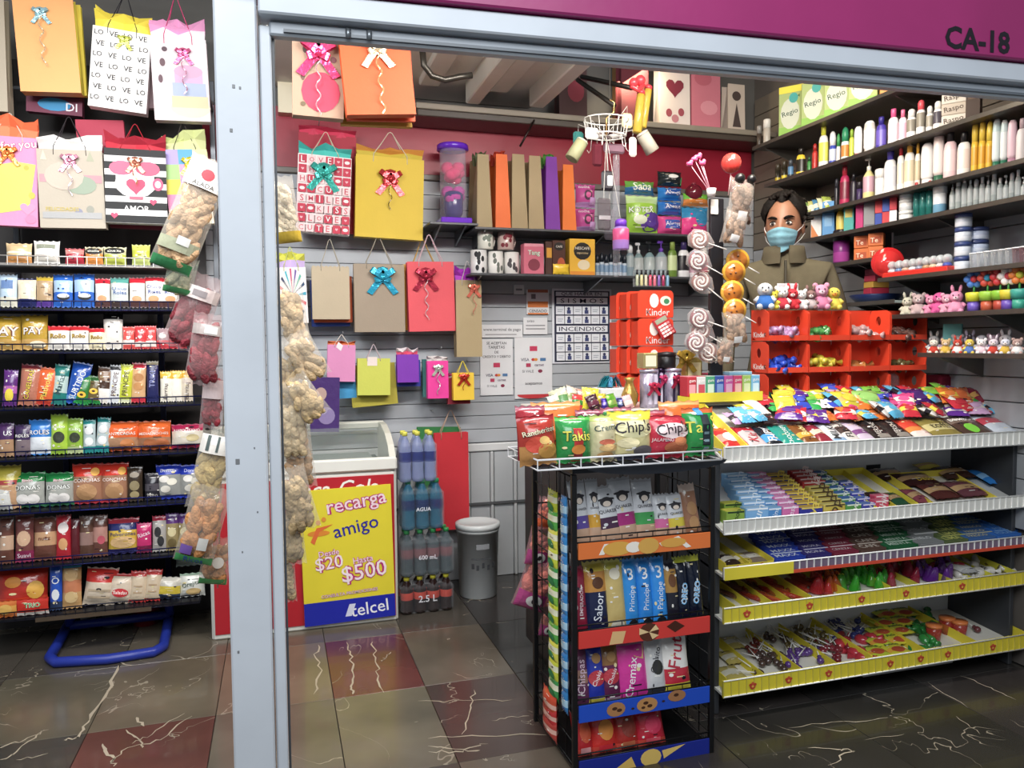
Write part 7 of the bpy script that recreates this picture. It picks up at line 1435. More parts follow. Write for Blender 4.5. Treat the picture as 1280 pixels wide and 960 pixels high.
for k in range(13):
    x0 = 1186 + k * 7.4; kd = ('pump', 'spray', 'shampoo')[k % 3]
    rb(kd, x0, x0 + 7, 226 - (k % 4) * 3 - k * .4, z, 'c4d0d0', ['e4e6e8', 'd0d6da', 'eceef0'][k % 3], 'small clear bottle in the row on the fourth right shelf, %s from the left' % ['first', 'second', 'third', 'fourth', 'fifth', 'sixth', 'seventh', 'eighth', 'ninth', 'tenth', 'eleventh', 'twelfth', 'thirteenth'][k], 'e0e8ea', bmat='jelly')
# R5
z = zR5; rb('jar', 1042, 1062, 288, z, '8a3088', '201c24', 'big violet jar with a dark lid on the fifth right shelf', 'b848a8', cat='jar')
for k in range(4):
    q_ = rp((1078, 1096)[k % 2], z + .001 + (k // 2) * .058, XS + .06); link(carton_mesh(.062, .056, .05, 'd8702c', (('r', -.7, .2, .7, .7, 'b84c20'), ('t', 'Te', -.2, .45, .5, 'f4e4c8'))), 'carton', None, '%s %s orange tea box on the fifth right shelf' % (['lower', 'upper'][k // 2], ['left', 'right'][k % 2]), 'box', loc=q_, rot=(0, 0, R(-52)))
rc(1098, 1116, 288, z, 'e8e8e8', 'white framed card behind the orange tea boxes', [('r', -.8, .1, .8, .9, '3c3838')], d=.01, X=XS + .16)
# red round mirror
q_ = rp(1110, zR6 + .07, XS + .02); g = G(); g.lathe([(.0, -.008), (.062, -.008), (.066, 0), (.062, .008), (0, .008)], 'c81c20', 24, 'gloss', Matrix.Rotation(R(90), 4, 'X')); t = thing('round_box', 'round red box propped upright beside the orange tea boxes', 'box', (q_.x, q_.y, zR6 + .001), (0, 0, R(-40))); o = g.build('shell', t); o.location = (0, 0, .067); g = G(); g.lathe([(.05, .008), (.05, .0095), (0, .0095)], 'd02c2c', 24, 'gloss', Matrix.Rotation(R(90), 4, 'X')); o = g.build('lid', t); o.location = (0, 0, .067)
# R6 ornaments, tubs, cups
z = zR6; tb_ = thing('display_strip', 'red ornament base strip on the sixth right shelf', 'tray', rp(1165, z + .001, XS + .03)); a, b = rp(1110, z, XS + .03), rp(1192, z, XS + .03); L = (a - b).length; g = G(); g.box((-.03, -L / 2, 0), (.03, L / 2, .022), 'd82c20', 'plastic', .003)
for k in range(14): g.dell(0, 0, .001, .001, 'd82c20', lambda x, q: (x, -L / 2, q)) if False else None
g.build('base', tb_); tb_.location = (a + b) / 2 + Vector((0, 0, .001))
for k in range(9):
    q_ = rp(1116 + k * 8.6, z + .0235, XS + .03); c = ['d8dce0', '6a8ab8', 'c8a890', 'e4e4e8', '8c98b0', 'b8946c', 'd8c0a0', 'd8d4d0', '4c5cb0'][k]
    t = thing('ornament', 'snow globe ornament with %s base, %s from the left on the red strip' % (['silver', 'blue', 'copper', 'white', 'slate', 'bronze', 'gold', 'pearl', 'indigo'][k], ['first', 'second', 'third', 'fourth', 'fifth', 'sixth', 'seventh', 'eighth', 'ninth'][k]), 'ornament', q_)
    g = G(); g.lathe([(.017, 0), (.018, .008), (.012, .014)], c, 12, 'gloss'); g.build('base', t); g = G(); g.ball((0, 0, .03), .019, 'dce4e8', 12, 8, 'jelly'); g.build('globe', t); g = G(); g.ball((0, 0, .028), .009, ['c83040', 'e8e4e0'][k % 2], 8, 5, 'gloss'); g.build('figure', t)
for k in range(4):
    q_ = rp(1204, z + .001 + k * .056, XS + .06); w_, h_ = rsize(q_, 1194, 1213, 0); bottle('food_tub', 'jar', .055, w_ / 2, 'c8d0dc', '38487c', ['lowest', 'second', 'third', 'topmost'][k] + ' white tub with navy lid in the tall tub stack', q_, 'tub', 'e0e4ec')
for k in range(2):
    q_ = rp(1221, z + .07 + k * .05, XS + .12); w_, h_ = rsize(q_, 1208, 1234, 0)
    bottle('food_tub', 'jar', .049, w_ / 2, 'b8c4dc', '34406c', ['lower', 'upper'][k] + ' wide blue white tub behind the glass cups', q_, 'tub', 'd4dcec')
q_ = rp(1221, z + .001, XS + .12); g = G(); g.lathe([(.045, 0), (.045, .067)], 'a8b0bc', 14, 'plastic'); g.build('food_tub', None, 'grey tub under the wide blue white tubs', 'tub', loc=q_)
for k in range(8):
    q_ = rp(1219 + k * 9, z + .001, XS + .04); t = thing('glass_cup', 'small clear glass in the row on the sixth right shelf', 'glass', q_, group='clear glasses on the sixth right shelf'); g = G(); g.lathe([(.014, 0), (.016, .003), (.019, .06), (.0175, .06), (.0145, .006), (0, .006)], 'e8ecf0' if k < 6 else 'a87880', 14, 'glass'); g.build('bowl', t); g = G(); g.lathe([(.0195, .057), (.0195, .061), (.017, .061)], 'f0f2f4', 14, 'gloss'); g.build('rim', t)
# R7 plush and flower pots
z = zR7
def plush(lab, p, s, c, c2, rz=-52, ears=1, name='plush_toy', cat='toy', bc=None, group=None):
    t = thing(name, lab, cat, p, (0, 0, R(rz)), group); g = G(); b = bc or c
    g.lathe([(s * .1, 0), (s * .3, s * .03), (s * .33, s * .2), (s * .22, s * .42), (s * .1, s * .5)], b, 10, 'cloth')
    for sx in (-1, 1): g.tube([(sx * s * .2, 0, s * .38), (sx * s * .34, -s * .1, s * .26)], [s * .09, s * .08], c, 8, 'cloth'); g.tube([(sx * s * .15, -s * .05, s * .08), (sx * s * .2, -s * .32, s * .07)], [s * .11, s * .1], c, 8, 'cloth')
    g.build('body', t); h = G(); h.ball((0, -.02 * s, s * .66), s * .25, c, 12, 8, 'cloth', (1.05, .95, .95)); h.ball((0, -.24 * s, s * .6), s * .1, c2, 8, 6, 'cloth', (1.1, .7, .8))
    for sx in (-1, 1):
        h.ball((sx * s * .1, -.235 * s, s * .72), s * .03, '18161a', 6, 4, 'gloss')
        if ears == 1: h.ball((sx * s * .2, 0, s * .87), s * .1, c, 8, 5, 'cloth', (1, .5, 1))
        elif ears == 2: h.tube([(sx * s * .12, 0, s * .85), (sx * s * .16, 0, s * 1.05), (sx * s * .17, 0, s * 1.15)], [s * .06, s * .07, s * .03], c, 8, 'cloth')
    h.ball((0, -.31 * s, s * .63), s * .028, '2a2024', 6, 4, 'gloss'); h.build('head', t); return t
for k, (px, c, c2, e, nm) in enumerate(((1136, 'd0ccb8', 'e8e0d0', 2, 'beige rabbit'), (1150, 'c8b0b0', 'e8d8d8', 1, 'dusty bear'), (1166, 'e090b0', 'f0c8d8', 1, 'pink bear'), (1176, 'd85898', 'f0a8c8', 0, 'hot pink round'), (1186, 'e0a0b8', 'f4d8e0', 1, 'pale pink bear'), (1197, 'e898b8', 'f4d0dc', 2, 'pink rabbit'))):
    plush('%s plush toy on the seventh right shelf' % nm, rp(px, z + .001, XS + .05), .085 + .01 * (k % 2), c, c2, ears=e)
for k, (px, pot, c1, c2, nm) in enumerate(((1219, 'd0d020', '4a80d0', 'd83848', 'blue flower toy on a yellow pot'), (1236, '9ac838', 'd04838', '38a0c8', 'red flower toy on a lime pot'), (1252, '88c030', 'c83038', 'f0e8e0', 'red and white toy on a green pot'), (1262, 'd8c828', 'f0e4e0', 'd84050', 'white dotted toy on a yellow pot'), (1276, '3aa090', 'e07828', 'd8d030', 'orange toy on a teal pot'))):
    q_ = rp(px, z + .001, XS + .05); t = thing('flower_toy', nm + ' on the seventh right shelf', 'toy', q_, (0, 0, R(-52))); g = G(); g.lathe([(.022, 0), (.022, .04)], ['7058b8', 'c05838', 'b84838', '6c50b0', '38a088'][k], 12, 'plastic'); g.lathe([(.026, .04), (.03, .07), (.026, .075), (0, .07)], pot, 12, 'plastic'); g.build('pot', t); g = G(); g.tube([(0, 0, .07), (0, 0, .1)], .004, '3a8a3a', 6, 'plastic'); g.build('stem', t); g = G()
    for i in range(6): a = i * math.pi / 3; g.ball((.022 * math.cos(a), -.004, .125 + .022 * math.sin(a)), .014, c1, 8, 5, 'plastic', (1, .6, 1))
    g.ball((0, -.008, .125), .014, c2, 8, 5, 'plastic'); g.build('flower', t)
# R8 figurines
z = zR8
fg = ['e8e0d0', 'd8b888', 'c84838', 'e8c850', 'f0e8e8', 'e0d0d8', 'd8d8e4', 'b89890', 'f0ece8', 'c8b0c8', 'e4d8d8', 'd0c4d8', 'e8e4ec', 'c0a0b0', 'ece0e0']
fn_ = ['cream', 'tan', 'red', 'yellow', 'ivory', 'blush', 'pale blue', 'taupe', 'snow white', 'lavender', 'rosy white', 'lilac', 'milk white', 'mauve', 'shell pink']
for k in range(15):
    plush('%s figurine on the glass right shelf' % fn_[k], rp(1170 + (k % 8) * 15, z + .001, XS + (.04 if k < 8 else .13)), .062 + .018 * (k >= 8), fg[k], 'f0e0d8', ears=k % 3, name='figurine', cat='figurine', bc=['c84030', 'd8b040', 'e8e4e0', '5a78b8', 'e8c8d0'][k % 5])
rc(1183, 1204, 405, z, '6ab4b0', 'turquoise box behind the figurines on the glass shelf', d=.05, X=XS + .14, zoff=.0)
q_ = rp(1215, z + .001, XS + .06); bottle('figure_bottle', 'spray', .075, .012, 'e0c02c', '28242c', 'tiny yellow and black bottle among the figurines', q_)
# things behind the till: under-counter bins seen past the red boxes
zn = rshelf('short right wall shelf carrying a navy basin', ((1095, 377),), 1052, 1120, col='8a9a98')
q_ = Vector((2.64, UX(1095, 377, 2.64).y, zn + .001)); t = thing('navy_basin', 'navy blue basin on the short shelf behind the red candy boxes', 'basin', q_); g = G(); g.lathe([(.0, 0), (.08, .0), (.115, .035), (.11, .04), (.08, .012), (0, .012)], '1c2c5c', 20, 'plastic'); g.build('bowl', t)
for k in range(4):
    o = link(carton_mesh(.09, .028, .06, ['b82848', 'd8a83c', 'c83858', '8a2840'][k]), 'carton', None, '%s flat box piled on the navy basin' % ['wine red', 'gold', 'rose red', 'plum'][k], 'box'); o.location = (q_.x, q_.y, q_.z + .042 + .0285 * k); o.rotation_euler = (0, 0, R(-10 + 9 * k))
# glass case end with red cloth below the glass shelf
g = G(); q_ = UY(1175, 497, 2.66); g.box((-.045, 0, 0), (.055, .09, .10), '8a2038', 'cloth', .01); o = g.build('fabric_bundle', None, 'dark red fabric bundle right of the candy boxes', 'fabric', loc=(q_.x, 2.62, S1.z0 + S1.rise + .005))
q_ = rp(1235, S1.z0 + S1.rise + .006, XS - .02); g = G(); g.lathe([(.05, 0), (.055, .01), (.05, .1), (.03, .12), (.0, .125)], 'a89c9c', 14, 'clear'); g.lathe([(.04, .004), (.045, .06), (0, .07)], '7a5c58', 12, 'film'); g.build('sweet_jar', None, 'clear jar of brown sweets under the glass shelf', 'jar', loc=(q_.x, 2.66, S1.z0 + S1.rise + .005))
# goods on the side cabinet
zc = ZC0 + .001
def cpos(px, Y): return Vector((XY(px, Y, 480), Y, zc))
# red chocolate egg boxes stacked four high, three deep to the left
YE = 2.95; eh = (ZY(820, 362, YE) - zc) / 4.0
for c_, (x0, x1, Y) in enumerate(((797, 842, YE), (783, 826, YE + .075), (770, 812, YE + .15))):
    for r_ in range(4):
        xa_, xb_ = XY(x0, Y, 420), XY(x1, Y, 420); w_ = xb_ - xa_ - .003; z = zc + r_ * eh; h_ = eh - .003
        t = thing('candy_display_box', 'red Kinder candy box, %s row, %s column of the tall stack by the wall' % (['bottom', 'second', 'third', 'top'][r_], ['front', 'middle', 'back'][c_]), 'candy box', ((xa_ + xb_) / 2, Y, z))
        g = G(); rr = .018; pts = []
        for (cx, cz, a0) in ((w_ / 2 - rr, rr * .3, -90), (w_ / 2 - rr, h_ - rr, 0), (-w_ / 2 + rr, h_ - rr, 90), (-w_ / 2 + rr, rr * .3, 180)):
            q = rr if cz > .02 else rr * .3
            for k in range(4): a = R(a0 + 30 * k); pts.append((cx + (rr) * math.cos(a), cz + q * math.sin(a)))
        g.prism(pts, 0, .004, 'e2401e', 'plastic'); fn = lambda x, q, o=.001: (x, -o, q)
        D = [('t', 'Kinder', .12, .2, .66, 'f6ece8'), ('t', 'K', -.42, .2, .1, '1a1212'), ('d', -.1, .62, .13, .26, 'f4e8e0'), ('d', .55, .62, .16, .18, 'e8e0d4'), ('d', .6, .6, .08, .1, '3a8a5c')] if c_ == 0 else [('d', -.62, .4, .1, .2, 'e0d8c8'), ('d', -.62, .62, .06, .1, ['c8a878', 'e8e0e0', '88a060'][(r_ + c_) % 3])]
        decals(g, D, w_, h_, fn, 'plastic'); g.build('front_panel', t)
        g = G(); g.box((-w_ / 2, .0045, 0), (w_ / 2, .07, .004), 'd83a1a', 'plastic'); g.box((-w_ / 2, .0045, .004), (-w_ / 2 + .003, .07, h_ * .9), 'd83a1a', 'plastic'); g.box((w_ / 2 - .003, .0045, .004), (w_ / 2, .07, h_ * .9), 'd83a1a', 'plastic'); g.box((-w_ / 2, .067, .004), (w_ / 2, .07, h_ * .9), 'd83a1a', 'plastic'); g.build('tray_body', t)
ca = thing('calculator', 'red desk calculator with white keys leaning on the red candy boxes', 'calculator', tuple(UY(838, 420, 2.915)), (R(-12), R(-28), 0)); g = G(); g.box((-.035, 0, 0), (.035, .012, .095), 'b82430', 'plastic', .003); g.box((-.028, -.001, .068), (.028, .0, .088), '9aa48c', 'gloss'); g.build('body', ca)
for r_ in range(4):
    for c_ in range(4): g = G(); g.box((-.028 + c_ * .0145, -.003, .006 + r_ * .0145), (-.016 + c_ * .0145, .001, .016 + r_ * .0145), 'f0ece8' if c_ < 3 else 'd88a8a', 'plastic', .001); g.build('key', ca)
# gift tins with bows
for k, (px, wpx, c, b, nm) in enumerate(((811, 24, 'b8b0c8', 'd83058', 'lilac grey gift tin with a red bow'), (826, 17, '3c2848', 'e0447c', 'dark plum gift tin with a pink bow'), (841, 21, 'c0b8d0', 'c83058', 'pale lilac gift tin with a dark panel'))):
    q_ = cpos(px, 2.68 + .03 * (k == 1)); m = depth(q_) / F; r_ = wpx * m / 2; h_ = 46 * m
    t = thing('gift_tin', nm + ' on the side cabinet', 'gift tin', q_); g = G(); g.lathe([(r_, 0), (r_, h_)], [c], 8, 'foil'); g.drect(-.5 * r_, h_ * .1, .5 * r_, h_ * .9, '2c2040' if k == 2 else 'd0c8dc', lambda x, z, rr=r_: (x, -rr * .935, z)); g.build('body', t); g = G(); g.lathe([(r_ * 1.05, h_ - .008), (r_ * 1.05, h_ + .004), (0, h_ + .006)], c, 8, 'foil'); g.build('lid', t); g = G(); bow_geo(g, b, .026); o = g.build('bow', t); o.location = (0, -r_ - .002, h_ * (.72 if k != 0 else .55))
q_ = cpos(787, 2.70); t = thing('gold_vase', 'gold foil figure vase left of the lilac gift tins', 'ornament', q_); g = G(); g.lathe([(.02, 0), (.03, .02), (.034, .05), (.02, .08), (.014, .1), (.022, .115), (0, .118)], 'b89040', 12, 'foil'); g.build('body', t)
zt_ = zc + 46 * depth(cpos(811, 2.68)) / F + .008
g = G(); g.box((-.03, -.03, 0), (.03, .03, .06), 'c8b878', 'foil', .003); g.box((-.022, -.0315, .008), (.022, -.03, .05), 'e0dcc0', 'paper'); g.build('gift_box', None, 'small gold gift box standing on the lilac grey tin', 'gift box', loc=(XY(809, 2.68), 2.68, zt_))
t = thing('round_hat_box', 'black round box with open lid on the pale lilac tin', 'gift box', (XY(833, 2.70), 2.70, zt_)); g = G(); g.lathe([(.034, 0), (.036, .005), (.036, .05), (.032, .052), (0, .052)], '1c1a1c', 16, 'plastic'); g.build('body', t); g = G(); g.lathe([(.038, .046), (.038, .06), (0, .064)], '262024', 16, 'plastic'); g.build('lid', t)
q_ = cpos(863, 2.72); t = thing('gift_box', 'gold perfume box with a big gold bow behind the gum boxes', 'gift box', q_); g = G(); g.box((-.036, -.03, 0), (.036, .03, .19), 'c4a850', 'foil', .003); g.box((-.028, -.0315, .1), (.028, -.03, .17), 'e8dca8', 'paper'); g.build('body', t); g = G(); bow_geo(g, 'c8a030', .045); o = g.build('bow', t); o.location = (-.045, -.034, .185)
for k in range(4):
    q_ = cpos(880, 2.78); link(carton_mesh(.06, .03, .05, ['8a2048', 'c04868', '7a1c3c', 'b03860'][k], (('r', -.6, .3, .6, .7, 'f0e4e4'),)), 'carton', None, '%s wine red cosmetics box in the stack behind the gum boxes' % ['bottom', 'second', 'third', 'top'][k], 'box', loc=q_ + Vector((0, 0, .10 + k * .031 - .10)))
# candy spread on the left half of the cabinet
wb = link(carton_mesh(.13, .075, .09, 'd8d8d8', (('r', -.7, .2, .4, .6, 'c8c8cc'),)), 'carton', None, 'white carton holding teal ribbons on the side cabinet', 'box', loc=cpos(764, 2.75))
def ribbonbunch(lab, p, c, n, s, mat='foil', name='ribbon_bunch', cat='ribbon'):
    g = G(); r2 = random.Random(n * 7)
    for k in range(n):
        a = r2.uniform(0, 6.28); L = s * r2.uniform(.6, 1); d = Vector((math.cos(a), math.sin(a) * .6, 0)); pts = [Vector((0, 0, 0)) + d * (L * t_) + Vector((0, 0, s * .8 * math.sin(math.pi * t_) * r2.uniform(.5, 1))) for t_ in (0, .25, .5, .75, 1)]
        g.strip(pts, (-d.y * s * .22, d.x * s * .22, 0), c if r2.random() < .7 else '1c5a78', mat)
    return g.build(name, None, lab, cat, loc=p)
ribbonbunch('bunch of teal gift ribbons on the white carton', cpos(764, 2.75) + Vector((0, 0, .079)), '1c8898', 16, .055)
for k, (px, Y, c, c2, nm, wp) in enumerate(((703, 2.70, 'c8c8a8', '5a8a50', 'pale green clear bag of sweets', .07), (716, 2.78, 'd8c8b8', '8a9a60', 'cream bag of sweets with green leaves', .07), (729, 2.76, 'b89080', 'd8c8c0', 'rosy brown bag of sweets', .06), (722, 2.66, 'c83838', '3a8a3c', 'red and green wrapped sweet bag', .05), (738, 2.66, 'e8d828', 'd8c020', 'bright yellow wrapped sweet bag', .07), (750, 2.68, 'e8d440', 'c0a020', 'second yellow wrapped sweet bag beside the violet foil', .05), (757, 2.65, '5038a8', '8070d0', 'violet foil wrapped sweet', .035), (766, 2.65, '4030a0', '7868c8', 'deep violet foil wrapped sweet', .035), (776, 2.66, '383c70', '9098b8', 'navy foil wrapped sweet', .035), (768, 2.635, '78c840', 'b0e070', 'lime wrapped sweet in front of the violet foil', .05), (788, 2.64, 'e8b0b0', 'f0d8d0', 'pink white wrapped sweet by the gold vase', .045), (697, 2.66, 'd0d8c0', '80a078', 'pale mint sweet bag at the left edge', .05), (745, 2.635, '3c1c28', '6a3040', 'dark wine chocolate at the front of the cabinet', .05))):
    o = link(packet_mesh(wp, wp * 1.25, wp * .5, c, ((.3, .6, c2),), (), 'foil' if 'foil' in nm else 'film'), 'sweet_bag', None, nm + ' on the side cabinet', 'candy'); o.location = cpos(px, Y); o.rotation_euler = (R(-18), R((k * 37) % 40 - 20), R((k * 53) % 60 - 30))
# hanging basket in mid air with trinkets
YV = 2.95
hb_ = thing('hanging_basket', 'white wire basket hanging from the ceiling rod, hung with trinkets', 'basket', tuple(UY(758, 170, YV)))
m = depth(hb_.location) / F; g = G()
for zz, rr in ((0, 25), (20, 29)):
    g.tube([(rr * m * math.cos(2 * math.pi * k / 18), rr * m * .8 * math.sin(2 * math.pi * k / 18), zz * m) for k in range(18)], .0028, 'd8d4cc', 5, 'plastic', True)
for k in range(14):
    a = 2 * math.pi * k / 14; g.tube([(29 * m * math.cos(a), 29 * m * .8 * math.sin(a), 20 * m), (25 * m * math.cos(a), 25 * m * .8 * math.sin(a), 0), (0, 0, 0)], .0016, 'd8d4cc', 4, 'plastic')
for k in range(6):
    a = 2 * math.pi * k / 6; g.tube([(25 * m * math.cos(a), 25 * m * .8 * math.sin(a), 0), (27 * m * math.cos(a), 27 * m * .8 * math.sin(a), -14 * m), (30 * m * math.cos(a), 30 * m * .8 * math.sin(a), -17 * m), (33 * m * math.cos(a), 33 * m * .8 * math.sin(a), -13 * m)], .0016, 'd8d4cc', 4, 'plastic')
g.build('wire_frame', hb_); g = G(); g.tube([(0, 0, 0), (0, 0, 22 * m), (10 * m, 0, 30 * m), (11 * m, 0, 42 * m), (5 * m, 0, 45 * m)], .003, 'c8a060', 5, 'metal'); g.build('hook', hb_); g = G(); g.tube([(5 * m, 0, 45 * m), (5 * m, 0, 3.05 - hb_.location.z)], .002, '5a5650', 4, 'metal'); g.build('hanging_wire', hb_)
def atv(px, py, dy=0): return UY(px, py, YV + dy)
def cyl(lab, a, b, r0, r1, c, name, cat, mat='paper', dy=0, cap=None):
    p, q = atv(*a, dy), atv(*b, dy); m_ = depth(p) / F; t = thing(name, lab, cat, p); d = q - p; g = G(); g.tube([(0, 0, 0), d * .02, d * .5, d * .98, d], [r0 * m_ * .9, r0 * m_, (r0 + r1) * m_ / 2, r1 * m_, r1 * m_ * .9], c, 12, mat); g.build('body', t)
    if cap: g = G(); g.tube([d, d * 1.08, d * 1.12], [r1 * m_ * 1.02, r1 * m_ * 1.0, r1 * m_ * .5], cap, 12, 'plastic'); g.build('cap', t)
    return t
cyl('khaki cylinder pouch tilted at the left of the hanging basket', (714, 199), (727, 178), 9, 8, '8c8a64', 'pouch', 'pouch', cap='a8a890'); cyl('grey cylinder pouch tilted at the right of the hanging basket', (816, 190), (803, 168), 9, 8, 'a09888', 'pouch', 'pouch', cap='b8b0a4')
cyl('yellow candy tube with a red heart top beside the hanging basket', (796, 166), (801, 118), 6, 5, 'c8a828', 'candy_tube', 'candy', 'jelly', .02, 'c8303c'); cyl('second yellow candy tube with a red heart top behind the first', (803, 160), (810, 112), 5, 5, 'd0b030', 'candy_tube', 'candy', 'jelly', .05, 'c8303c')
t = thing('heart_lollipop', 'red heart lollipops on the rod end above the yellow tubes', 'lollipop', atv(797, 104)); g = G(); g.ball((-.018, 0, .0), .02, 'd83038', 10, 6, 'gloss'); g.ball((.012, 0, .012), .022, 'd83038', 10, 6, 'gloss'); g.tube([(-.03, 0, -.012), (0, 0, -.03), (.024, 0, -.002)], [.012, .008, .014], 'd02c34', 8, 'gloss'); g.build('hearts', t)
def hung(lab, pts, c, name, cat, mat='plastic', dy=0, parts=()):
    """small flat trinket: rounded plate filling the pixel box pts=(x0,y0,x1,y1)"""
    x0, y0, x1, y1 = pts; p = atv((x0 + x1) / 2, y1, dy); m_ = depth(p) / F; w_, h_ = (x1 - x0) * m_, (y1 - y0) * m_; t = thing(name, lab, cat, p); g = G(); g.box((-w_ / 2, -.009, 0), (w_ / 2, .009, h_), c, mat, min(w_, h_) * .3); g.build('body', t)
    for nm_, b, c2, m2 in parts: g = G(); g.box((b[0] * w_ / 2, -.013, b[1] * h_), (b[2] * w_ / 2, -.006, b[3] * h_), c2, m2, .003); g.build(nm_, t)
    g = G(); g.tube([(0, 0, h_ * .95), (0, 0, h_ + .03), (hb_.location.x - p.x, hb_.location.y - p.y, hb_.location.z - p.z)], .0012, 'c8c4bc', 4, 'cloth'); g.build('hanging_cord', t); return t
hung('dark red round pouch hanging under the basket', (740, 180, 753, 208), '5a1c28', 'pouch', 'pouch', 'cloth'); hung('dull mauve wallet hanging under the basket', (753, 180, 782, 192), '7c5c68', 'wallet', 'wallet', 'cloth', .02)
hung('long clear hanging strip of trinkets under the basket', (766, 194, 775, 346), 'a8a8b0', 'hanging_strip', 'strip', 'clear', .03)
hung('black and white keychain under the basket', (751, 214, 767, 238), '2c2a30', 'keychain', 'keychain', 'plastic', 0, [('white_patch', (-.1, .2, .8, .75), 'e4e0e0', 'plastic')]); hung('dark clear bottle keychain under the black and white one', (746, 248, 764, 288), '5c5458', 'keychain', 'keychain', 'jelly', -.02, [('silver_band', (-.9, .3, .9, .45), 'b8b4b8', 'metal')])
hung('grey clear bag keychain beside the long strip', (755, 262, 770, 300), '8a8490', 'keychain', 'keychain', 'clear', .02)
q_ = atv(776, 312, -.04); bottle('mini_bottle', 'spray', .125, .034, 'a880d0', '6a34b0', 'purple and pink mini bottle hanging lowest under the basket', q_, 'bottle', 'e0508c', bmat='jelly'); g = G(); g.tube([q_ + Vector((0, 0, .12)), hb_.location], .0012, 'c8c4bc', 4, 'cloth'); g.build('mini_bottle_cord', hb_).matrix_parent_inverse = Matrix.Translation(-hb_.location)
hung('white card trinket hanging right of the basket', (786, 172, 796, 196), 'e8e0d8', 'keychain', 'keychain', 'paper', -.01); hung('cream round trinket standing in the hanging basket', (777, 142, 791, 160), 'd8c898', 'keychain', 'keychain', 'plastic', .02); hung('small white frame trinket at the left of the hanging basket', (731, 160, 749, 174), 'e4e0d8', 'keychain', 'keychain', 'plastic', -.03)
hung('teal scarf trinket hanging behind the left pouch', (716, 165, 730, 190), '2c6a64', 'keychain', 'keychain', 'cloth', .06)
# black display post with lollipops
YP_ = 2.56
dp_ = thing('lollipop_stand', 'black upright display post with clipped lollipops behind the gum boxes', 'stand', (XY(896, YP_, 460), YP_, ZC0 + .001))
h_ = ZY(895, 248, YP_) - ZC0; g = G(); g.box((-.028, 0, 0), (.028, .02, h_), '232226', 'plastic', .003); g.build('post', dp_); g = G(); g.box((-.06, -.03, 0), (.06, .05, .012), '232226', 'plastic', .003); g.build('base', dp_)
g = G(); g.box((-.03, -.004, h_ - .06), (.0, 0, h_ - .005), 'd8d4cc', 'paper'); g.build('price_card', dp_)
for k in range(7):
    g = G(); z = .06 + k * .075; g.tube([(-.028, .008, z), (-.045, -.01, z + .006)], .003, 'd8d4d0', 5, 'metal'); g.build('clip', dp_)
def swirl(lab, px, py, s, c, c2, ang, dy=-.02, grp=None):
    p = UY(px, py, YP_ + dy); m_ = depth(p) / F; r_ = s * m_ / 2; t = thing('swirl_lollipop', lab, 'lollipop', p, (0, R(ang), R(-20)), grp); g = G()
    g.lathe([(0, -.006), (r_ * .9, -.006), (r_, 0), (r_ * .9, .006), (0, .006)], c, 18, 'gloss', Matrix.Rotation(R(90), 4, 'X'))
    for a0 in (0, math.pi):
        P = [(r_ * .9 * q / 16 * math.cos(a0 + q * .45), -.0068, r_ * .9 * q / 16 * math.sin(a0 + q * .45)) for q in range(17)]; g.tube(P, r_ * .11, c2, 4, 'gloss')
    g.build('candy', t); g = G(); g.tube([(0, 0, -r_ * .9), (0, 0, -r_ * 3)], .0022, 'f0ece4', 5, 'paper'); g.build('stick', t)
    g = G(); g.lathe([(r_ * .25, -r_ * 1.6), (r_ * 1.02, -r_ * .7), (r_ * 1.1, 0), (r_ * .9, r_ * .9), (.001, r_ * 1.3)], 'e8dcd8', 12, 'clear', sy=.3); g.build('wrapper', t)
for k, (px, py) in enumerate(((874, 300), (872, 326), (876, 352), (874, 398), (876, 414), (870, 428), (884, 440))):
    swirl('%s wine red and white swirl lollipop clipped left of the black post' % ['topmost', 'second', 'third', 'fourth', 'fifth', 'sixth', 'lowest'][k], px, py, 24, '7c2434' if k % 2 else '8c4a3c', 'ece0d8', -70 + (k % 3) * 10, -.03 - .01 * (k % 2))
for k, (px, py) in enumerate(((922, 326), (917, 340), (915, 365), (918, 388))):
    p = UY(px, py, YP_ - .03 - .012 * k); m_ = depth(p) / F; r_ = 14.5 * m_; t = thing('round_lollipop', '%s orange round lollipop with a yellow rim right of the black post' % ['highest', 'second', 'third', 'lowest'][k], 'lollipop', p, (0, R(-60), R(-15))); g = G(); g.lathe([(0, -.007), (r_, -.007), (r_, .007), (0, .007)], 'e0a828', 20, 'gloss', Matrix.Rotation(R(90), 4, 'X')); g.build('rim', t); g = G(); g.lathe([(r_ * .8, .0072), (r_ * .8, .009), (0, .009)], 'c87820', 18, 'film', Matrix.Rotation(R(90), 4, 'X'))
    for sx, sz in ((-.3, .2), (.3, .2), (0, -.15)): g.ball((sx * r_, -.009, sz * r_), r_ * .1, '6a3a18', 6, 4, 'gloss')
    g.build('face', t); g = G(); g.tube([(0, 0, -r_), (0, 0, -r_ * 2.2)], .002, 'f0ece4', 5, 'paper'); g.build('stick', t)
for k, (cx, cy, wp, hp, ti, nm, c) in enumerate(((926, 252, 34, 60, 6, 'clear bag of brown candies with black pieces on the black post', '7c5c44'), (918, 285, 32, 46, 14, 'lower clear bag of tan candies on the black post', 'a07c5c'), (918, 410, 32, 44, -6, 'clear bag of beige candies low on the black post', 'b08c6c'), (906, 438, 24, 34, 4, 'lowest small clear candy bag on the black post', 'a07a60'))):
    o = hang(nm, cx, cy, wp, hp, YP_ - .05 - .01 * k, ti, c, (), [('r', -.5, .08, .2, .26, 'f0eeea')], 'd8ccc0')
    if k == 0:
        g = G(); g.ball((-.02, -.01, .17), .02, '1c1a1c', 8, 6, 'plastic'); g.ball((.03, -.01, .175), .018, '1c1a1c', 8, 6, 'plastic'); g.build('black_candy', o, kind='stuff')
